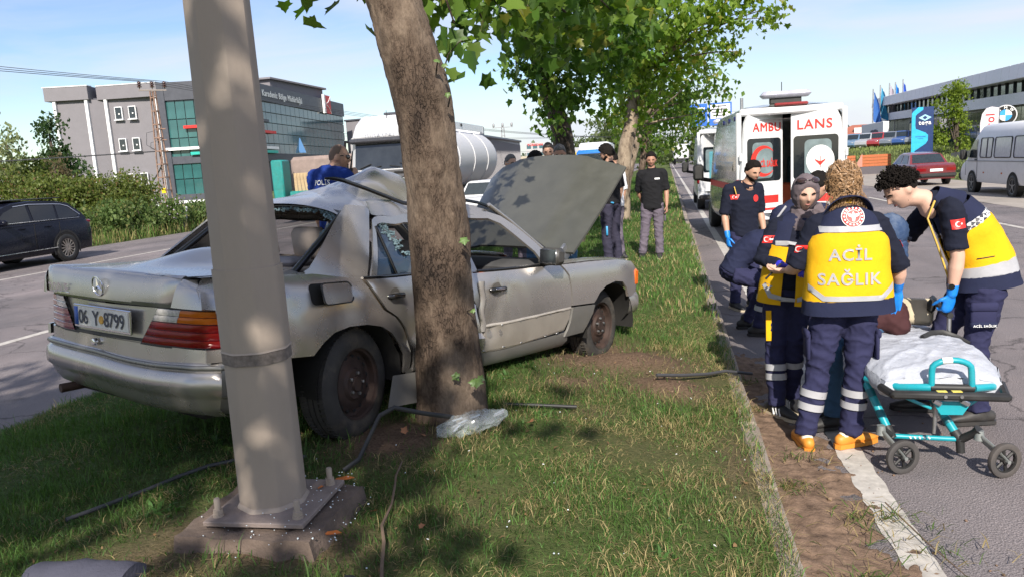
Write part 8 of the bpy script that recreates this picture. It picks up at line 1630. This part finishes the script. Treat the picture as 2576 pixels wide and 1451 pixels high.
# -------------------------- stretcher
STEALM=mat('teal_powder_coat',(.01,.30,.36),rough=.3,coat=.4,var=.06,dirt=.12,dirtcol=(.3,.35,.35));FORK=mat('cast_fork',(.30,.32,.31),rough=.5,metal=.5,dirt=.3);SHEET=mat('crumpled_sheet',(.40,.42,.47),rough=.55,var=.08,bump=1,bscale=26)
ST=thing('stretcher','teal-framed wheeled ambulance stretcher under a crumpled white sheet','stretcher',(1.5,5.2,0));SO=V((1.5,5.2,0));E=lambda x,y,z:V((x,y,z))-SO
def sp_(name,pts,r,m,n=10,par=None,**k):mb=MB();mb.tube([E(*q)for q in pts],r,n,True,k.get('up'),k.get('flat',1));return mb.build(name,m,par or ST,50)
def matf(u,v):
 y=4.50+1.62*v;x=1.48+(.345-.05*max(0,.12-v)/.12*1.0)*u+.0*v;z=.592+.010*nz((x*1.3,y*1.3,0),5,1)+.012*(1-abs(nz((x*.6+y*.35,y-x*.5,3),9,2))*2)**3+.005*nz((x,y,3),26,2)+.03*sm(.25,.0,v)*-1+.03*math.sin(v*5)
 e=max(abs(u)**8,(1-v*20)if v<.05 else 0);return E(x,y,z-.035*e-.02*u*u)
mb=MB();mb.grid(matf,np.linspace(-1,1,56),np.linspace(0,1,110));
def skirt(t):
 pass
edge=[(-1,v)for v in np.linspace(1,0,40)]+[(u,0)for u in np.linspace(-1,1,30)]+[(1,v)for v in np.linspace(0,1,40)]
rows=[]
for dz_,ou in((0,0),(.03,.014),(.06,.016),(.085,.008),(.10,-.02)):
 r_=[]
 for u,v in edge:p0=matf(u,v);o=V((u if abs(u)==1 else 0,-1 if v==0 else 0,0));r_.append(p0+o*(ou+.012*nz((u*3,v*9,dz_*8),4,2))-V((0,0,dz_+.010*nz((u*4,v*14,1),3,4))))
 rows.append(r_)
mb.loft(rows,False,False,False);sh_=mb.build('sheet',SHEET,ST,80);mb=MB();mb.box(E(1.48,5.34,.49),(.58,1.48,.07),.03);mb.build('mattress',mat('mattress_cream',(.45,.40,.30),rough=.7),ST,40)
mb=MB();mb.box(E(1.66,5.62,.685),(.23,.10,.18),.022,rotm(R(-25),0,R(-25)));mb.build('headrest_cushion',mat('cream_vinyl',(.60,.51,.36),rough=.45),ST,50);mb=MB();mb.box(E(1.76,5.60,.74),(.05,.22,.09),.02,rotm(R(-20)));mb.tube([E(1.77,5.56,.76),E(1.74,5.28,.745),E(1.745,5.2,.74)],.02,8);mb.build('grab_handle',BLACK,ST,40);sp_('handle_post',[(1.745,5.22,.74),(1.745,5.22,.56)],.014,STEEL)
for sx in(1.20,1.76):sp_('side_rail',[(sx,4.52,.47),(sx,5.2,.48),(sx,6.1,.48)],.019,STEALM)
sp_('foot_rail',[(1.13,4.7,.47),(1.25,4.47,.485),(1.40,4.44,.495)],.022,STEALM);sp_('foot_rail',[(1.84,4.72,.47),(1.74,4.5,.48),(1.62,4.44,.49)],.022,STEALM);sp_('foot_rail_grip',[(1.40,4.44,.495),(1.62,4.44,.49)],.021,BLACK)
sp_('foot_hoop',[(1.405,4.44,.50),(1.405,4.44,.585)]+[(1.405+.0+.10*(1-math.cos(a)),4.44,.60+.05*math.sin(a))for a in np.linspace(.3,math.pi-.3,9)]+[(1.605,4.44,.585),(1.61,4.44,.50)],.0175,STEALM);sp_('hoop_tape',[(1.455,4.438,.647),(1.505,4.436,.652)],.0182,WHITE)
mb=MB();mb.box(E(1.47,4.345,.475),(.60,.045,.045),.014,rotm(0,R(1.5)));mb.tube([E(1.19,4.36,.475),E(1.16,4.5,.48)],.022,8);mb.tube([E(1.75,4.36,.47),E(1.80,4.55,.48)],.022,8);lb2=mb.build('bumper_bar',BLACK,ST,40)
for x in(1.44,1.52):mb=MB();mb.lathe([(0,.004),(.009,.004),(.010,0)],12,E(x,4.32,.478),axz((0,-1,0)));mb.build('bolt',STEEL,lb2,40)
for x in(1.43,1.505):mb=MB();mb.box(E(x,4.352,.499),(.05,.03,.004),.001);mb.build('warning_label',mat('label_yellow',(.7,.6,.12),rough=.5),lb2,30)
def fatpost(a,b):return sp_('leg',[a,b],.024,STEALM,12,None,up=(1,0,0),flat=1)
l1=fatpost((1.115,4.78,.50),(1.235,4.56,.165));l2=fatpost((1.46,4.76,.42),(1.60,4.56,.15))
for lg_,a,b in((l1,(1.115,4.78,.50),(1.235,4.56,.165)),(l2,(1.46,4.76,.42),(1.60,4.56,.15))):
 A,B=V(a),V(b)
 for t0,t1 in((.30,.42),(.62,.72)):sp_('dark_sleeve',[tuple(A+(B-A)*t0),tuple(A+(B-A)*t1)],.0255,mat('dark_teal',(.01,.12,.15),rough=.4),12,lg_)
 sp_('foot_sleeve',[tuple(A+(B-A)*.86),tuple(A+(B-A)*1.04)],.028,BLACK,12,lg_)
sp_('cross_tube',[(1.235,4.56,.165),(1.60,4.56,.15)],.015,STEALM);
for k in range(5):x=1.33+k*.025;sp_('white_dash',[(x,4.5455,.168),(x+.008,4.5455,.156)],.005,WHITE)
sp_('leg',[(1.80,5.9,.45),(1.78,5.85,.14)],.022,STEALM);sp_('leg',[(1.22,5.9,.45),(1.22,5.85,.14)],.022,STEALM);sp_('cross_tube',[(1.12,4.8,.42),(1.50,4.78,.41)],.018,STEALM);sp_('cross_tube',[(1.15,4.9,.38),(1.78,4.9,.38)],.015,mat('dark_teal2',(.01,.12,.15),rough=.4))
mb=MB();mb.prism([(-.10,0),(.10,0),(.055,-.075),(-.055,-.075)],(E(1.50,4.40,.425),X,Z),-.012);mb.build('bracket_plate',STEALM,ST,30);sp_('spring_strut',[(1.435,4.45,.44),(1.432,4.46,.22)],[.014,.009],STEEL);sp_('bracket_bar',[(1.27,4.42,.44),(1.40,4.42,.38)],.009,STEALM);sp_('bracket_bar',[(1.56,4.42,.38),(1.66,4.42,.45)],.009,STEALM)
for x in(1.42,1.56):mb=MB();mb.box(E(x,4.39,.425),(.05,.03,.025),.005,rotm(0,.5));mb.build('clamp',CHROME,ST,30)
for pts,w in(([(1.25,4.85,.47),(1.40,4.85,.455)],.012),([(1.20,4.72,.50),(1.30,4.70,.50)],.010)):sp_('latch_rod',pts,w,BLACK)
mb=MB();mb.tube([E(x,y,z)for x,y,z in((1.56,5.1,.62),(1.62,5.16,.635),(1.70,5.2,.63),(1.78,5.18,.60),(1.83,5.12,.57))],.02,6,True,(0,0,1),.4);mb.tube([E(1.55,5.09,.62),E(1.60,5.13,.63)],.026,8,True,(0,0,1),.6);mb.build('strap',BLACK,ST,50)
def caster(c,top,ax,sw=0):
 c=V(c);ax=V(ax).normalized();rm=axz(ax);t=MB();t.lathe([(.068,.012),(.085,.016),(.097,.012),(.1,.0),(.097,-.012),(.085,-.016),(.068,-.012)],36,c-SO,rm);o=t.build('wheel',mat('grey_rubber',(.055,.05,.048),rough=.7,dirt=.5,dirtcol=(.16,.13,.11)),ST,40)
 h=MB();h.lathe([(.070,.010),(.062,.010),(.060,.003),(.060,-.003),(.062,-.010),(.070,-.010)],36,c-SO,rm);h.lathe([(0,.018),(.018,.016),(.022,0),(.018,-.016),(0,-.018)],16,c-SO,rm)
 for k in range(6):a=2*math.pi*k/6;h.tube([c-SO+rm@V((.015*math.cos(a),.015*math.sin(a),0)),c-SO+rm@V((.064*math.cos(a),.064*math.sin(a),0))],.0085,6)
 h.build('wheel_spokes',BLACK,o,40);f=MB()
 for s in(-1,1):
  q=c-SO+ax*.024*s;tp_=V(top)-SO+ax*.018*s;f.tube([q,(q+tp_)/2+V((0,0,.006)),tp_],[.014,.019,.022],8,True,ax,1 if False else .45)
 f.tube([V(top)-SO-V((0,0,.02)),V(top)-SO+V((0,0,.035))],[.028,.022],12);f.tube([c-SO-ax*.034,c-SO+ax*.034],.011,10);f.build('fork',FORK,o,40);return o
caster((1.255,4.40,.1),(1.165,4.50,.215),(.35,-.95,0));caster((1.765,4.38,.1),(1.675,4.49,.195),(.38,-.95,0));caster((1.25,5.9,.1),(1.22,5.82,.2),(.6,-.8,0));caster((1.75,5.9,.1),(1.78,5.82,.2),(.6,-.8,0))
mb=MB();mb.tube([E(1.60,4.555,.15),E(1.655,4.51,.205),E(1.675,4.49,.235)],[.024,.022,.03],8);mb.tube([E(1.60,4.555,.15),E(1.605,4.55,.075)],.024,8);mb.build('caster_arm',BLACK,ST,50);sp_('caster_arm',[(1.235,4.56,.165),(1.175,4.51,.22)],.024,BLACK)
# -------------------------- litter on the grass
def ground(x,y,dz=0):return V((x,y,(gh(x,y)if XL<x<XR else 0)+dz))
BAG=mat('clear_plastic',(.6,.66,.68),rough=.1,var=.08,alpha=.2,spec=.8,coat=.5);mb=MB();c=ground(-1.16,4.10,.07);ax=V((.62,.2,.12)).normalized();w=V((-.3,.9,.1)).normalized();rings=[]
for i in range(25):
 t=i/24;q=c+ax*(t-.5)*.43;r=.075*math.sin(math.pi*min(1,.12+t*.85))**.6;rings.append([q+w*math.cos(a)*r*(1+.5*nz((t*5,a,0),1.7,3))+V((0,0,1))*math.sin(a)*r*.75*(1+.7*nz((t*6,a*1.3,2),1.9,4))for a in np.linspace(0,2*math.pi,29)[:-1]])
mb.loft(rings);mb.build('plastic_bag',BAG,None,20,label='crumpled clear plastic bag lying at the foot of the scarred tree',cat='bag',off=(0,0,0))
sv=MB()
for i in range(7):t=random.random();q=c+ax*(t-.5)*.3;sv.tube([q+w*random.uniform(-.04,.04)+V((0,0,random.uniform(-.01,.05))),q+ax*.06+w*random.uniform(-.04,.04)+V((0,0,.03))],.007,5,True,None,.3)
bo=bpy.data.objects['plastic_bag'];sv.build('foil_crease',mat('foil',(.7,.72,.75),rough=.15,metal=.7),bo,40)
def lie(name,label,cat,pts,r,m,n=8,lift=.01,flat=1,group=None):
 P=[ground(x,y,lift+(z if len(q)>2 else 0))for q in pts for x,y,z in[tuple(q)+(0,)*(3-len(q))]];L0=P[0];mb=MB();mb.tube([p_-L0 for p_ in P],r,n,True,(0,0,1),flat);return mb.build(name,m,None,50,label=label,cat=cat,loc=L0,group=group)
HOSE=mat('black_hose',(.05,.05,.055),rough=.6,dirt=.5,dirtcol=(.14,.12,.1))
lie('rubber_trim','bent black rubber door seal lying in front of the rear wheel','trim',[(-1.66,3.40,.01),(-1.60,3.46,.05),(-1.60,3.78,.19),(-1.55,3.88,.20),(-1.42,3.98,.14),(-1.28,4.12,.08)],.014,BLACK,7,.012,.6)
lie('irrigation_hose','grey-black hose half buried in the grass left of the lamp column','hose',[(-2.78,2.8),(-2.70,2.96),(-2.61,3.12),(-2.54,3.29),(-2.45,3.42),(-2.31,3.52),(-2.1,3.54),(-1.94,3.54)],.011,HOSE,8,.025)
lie('irrigation_hose','thin black pipe lying across the sunlit grass to the kerb','hose',[(-.12,5.42),(.05,5.56),(.25,5.80),(.40,5.98),(.62,6.16,.04)],.0125,HOSE,8,.045)
lie('irrigation_hose','short stretch of black pipe behind the plastic bag','hose',[(-1.08,4.62),(-.85,4.68),(-.62,4.70)],.012,BLACK,8,.03)
BRK=mat('twig_bark',(.14,.095,.065),rough=.9,var=.3)
lie('fallen_stick','thin crooked stick lying in the grass at the bottom centre','stick',[(-1.10,2.48),(-1.13,2.56),(-1.19,2.74),(-1.25,2.87),(-1.28,3.07),(-1.33,3.25),(-1.37,3.38),(-1.40,3.55)],[.008,.008,.008,.007,.006,.006,.005,.004],BRK,6,.04)
lie('fallen_stick','long thin twig on the spilled soil beside the white line','stick',[(1.05,3.95),(1.12,3.55),(1.2,3.2)],[.004,.004,.002],BRK,5,.03);
OS=mat('amber_shard',(.45,.13,.03),rough=.4,var=.3)
for i,(x,y,s,rz,lab)in enumerate(((-1.585,3.25,.05,.5,'largest orange lens shard, right of the base plate'),(-1.41,2.74,.035,.2,'orange lens shard near the corner of the concrete footing'),(-1.60,3.03,.018,1,'tiny orange lens shard on the base plate'))):mb=MB();mb.add([V(q)for q in((-s,-s*.25,0),(s*.4,-s*.3,.004),(s,s*.1,0),(s*.3,s*.3,.008),(-s*.8,s*.15,.003),(-s,-s*.25,-.006),(s,s*.1,-.006),(-s*.8,s*.15,-.006))],[(0,1,2,3,4),(5,7,6)]);mb.build('lens_shard',OS,None,30,label=lab,cat='shard',group='orange lamp lens shards',loc=ground(x,y,.06)if i<2 else V((x,y,.44))).rotation_euler=(.1,.1,rz)
DL=mat('dead_leaf',(.30,.13,.06),rough=.8,var=.3)
for i,(x,y,s,lab)in enumerate(((-1.53,3.96,.045,'upright dead leaf between the rear wheel and the bag'),(-1.40,3.90,.035,'curled dead leaf lying left of the bag'),(-1.33,2.98,.035,'dead leaf in the grass below the plate corner'),(-.85,4.30,.05,'dead brown leaf right of the bag'),(-1.08,2.9,.03,'dead leaf beside the crooked stick'))):mb=MB();mb.add([V((a*s,b*s,.3*s*abs(a)))for a,b in LOBE]+[V((0,0,0))],[(k,(k+1)%LOBE_N,LOBE_N)for k in range(LOBE_N)]);o=mb.build('dead_leaf',DL,None,180,label=lab,cat='leaf',group='dead leaves on the grass',loc=ground(x,y,.05));o.rotation_euler=(1.0 if i==0 else .3,.4,i*1.3)
gs=MB()
for i in range(170):
 a=random.random()
 if a<.45:x,y,z=random.gauss(-1.60,.14),random.gauss(2.92,.16),.441
 elif a<.75:x,y,z=random.gauss(-1.62,.16),random.gauss(2.68,.09),.41
 else:x,y=random.uniform(-1.9,.4),random.uniform(2.5,6.2);z=gh(x,y)+.03
 s=random.uniform(.002,.006);gs.box((x,y,z),(s,s,s*.7),0,rotm(random.random()*3,random.random()))
gs.build('glass_crumbs',mat('glass_crumb',(.65,.72,.76),rough=.2,coat=.5),None,None,kind='stuff')
pp=MB()
for i in range(11):x,y=random.uniform(-1.2,.4),random.uniform(2.6,7);s=random.uniform(.005,.011);pp.box(ground(x,y,.05),(s*1.5,s,.003),0,rotm(random.random()*3,random.random()))
pp.build('paper_scraps',WHITE,None,None,kind='stuff')
mb=MB();rings=[]
for i in range(15):
 t=i/14;x=-2.5+.44*t;rings.append([ground(x,2.33,-.03)+V((0,.085*math.cos(a)*(1+.2*nz((t*4,a,0),1.5)),.05+.055*math.sin(a)*(1+.25*nz((t*4,a,5),1.5))))for a in np.linspace(0,2*math.pi,17)[:-1]])
mb.loft(rings);mb.build('cloth_bundle',mat('bluish_grey_cloth',(.06,.06,.085),rough=.9,bump=.5,bscale=90),None,60,label='bluish grey padded cloth lying at the bottom left picture edge',cat='cloth',off=(0,0,0))
mb=MB();mb.box((0,0,.03),(.10,.05,.05),.01,rotm(.5));mb.box((.03,.02,.05),(.05,.06,.03),.008);mb.build('plastic_fragment',BLACK,None,40,label='broken black plastic piece at the bottom centre edge',cat='fragment',loc=ground(-1.22,2.36,.02))
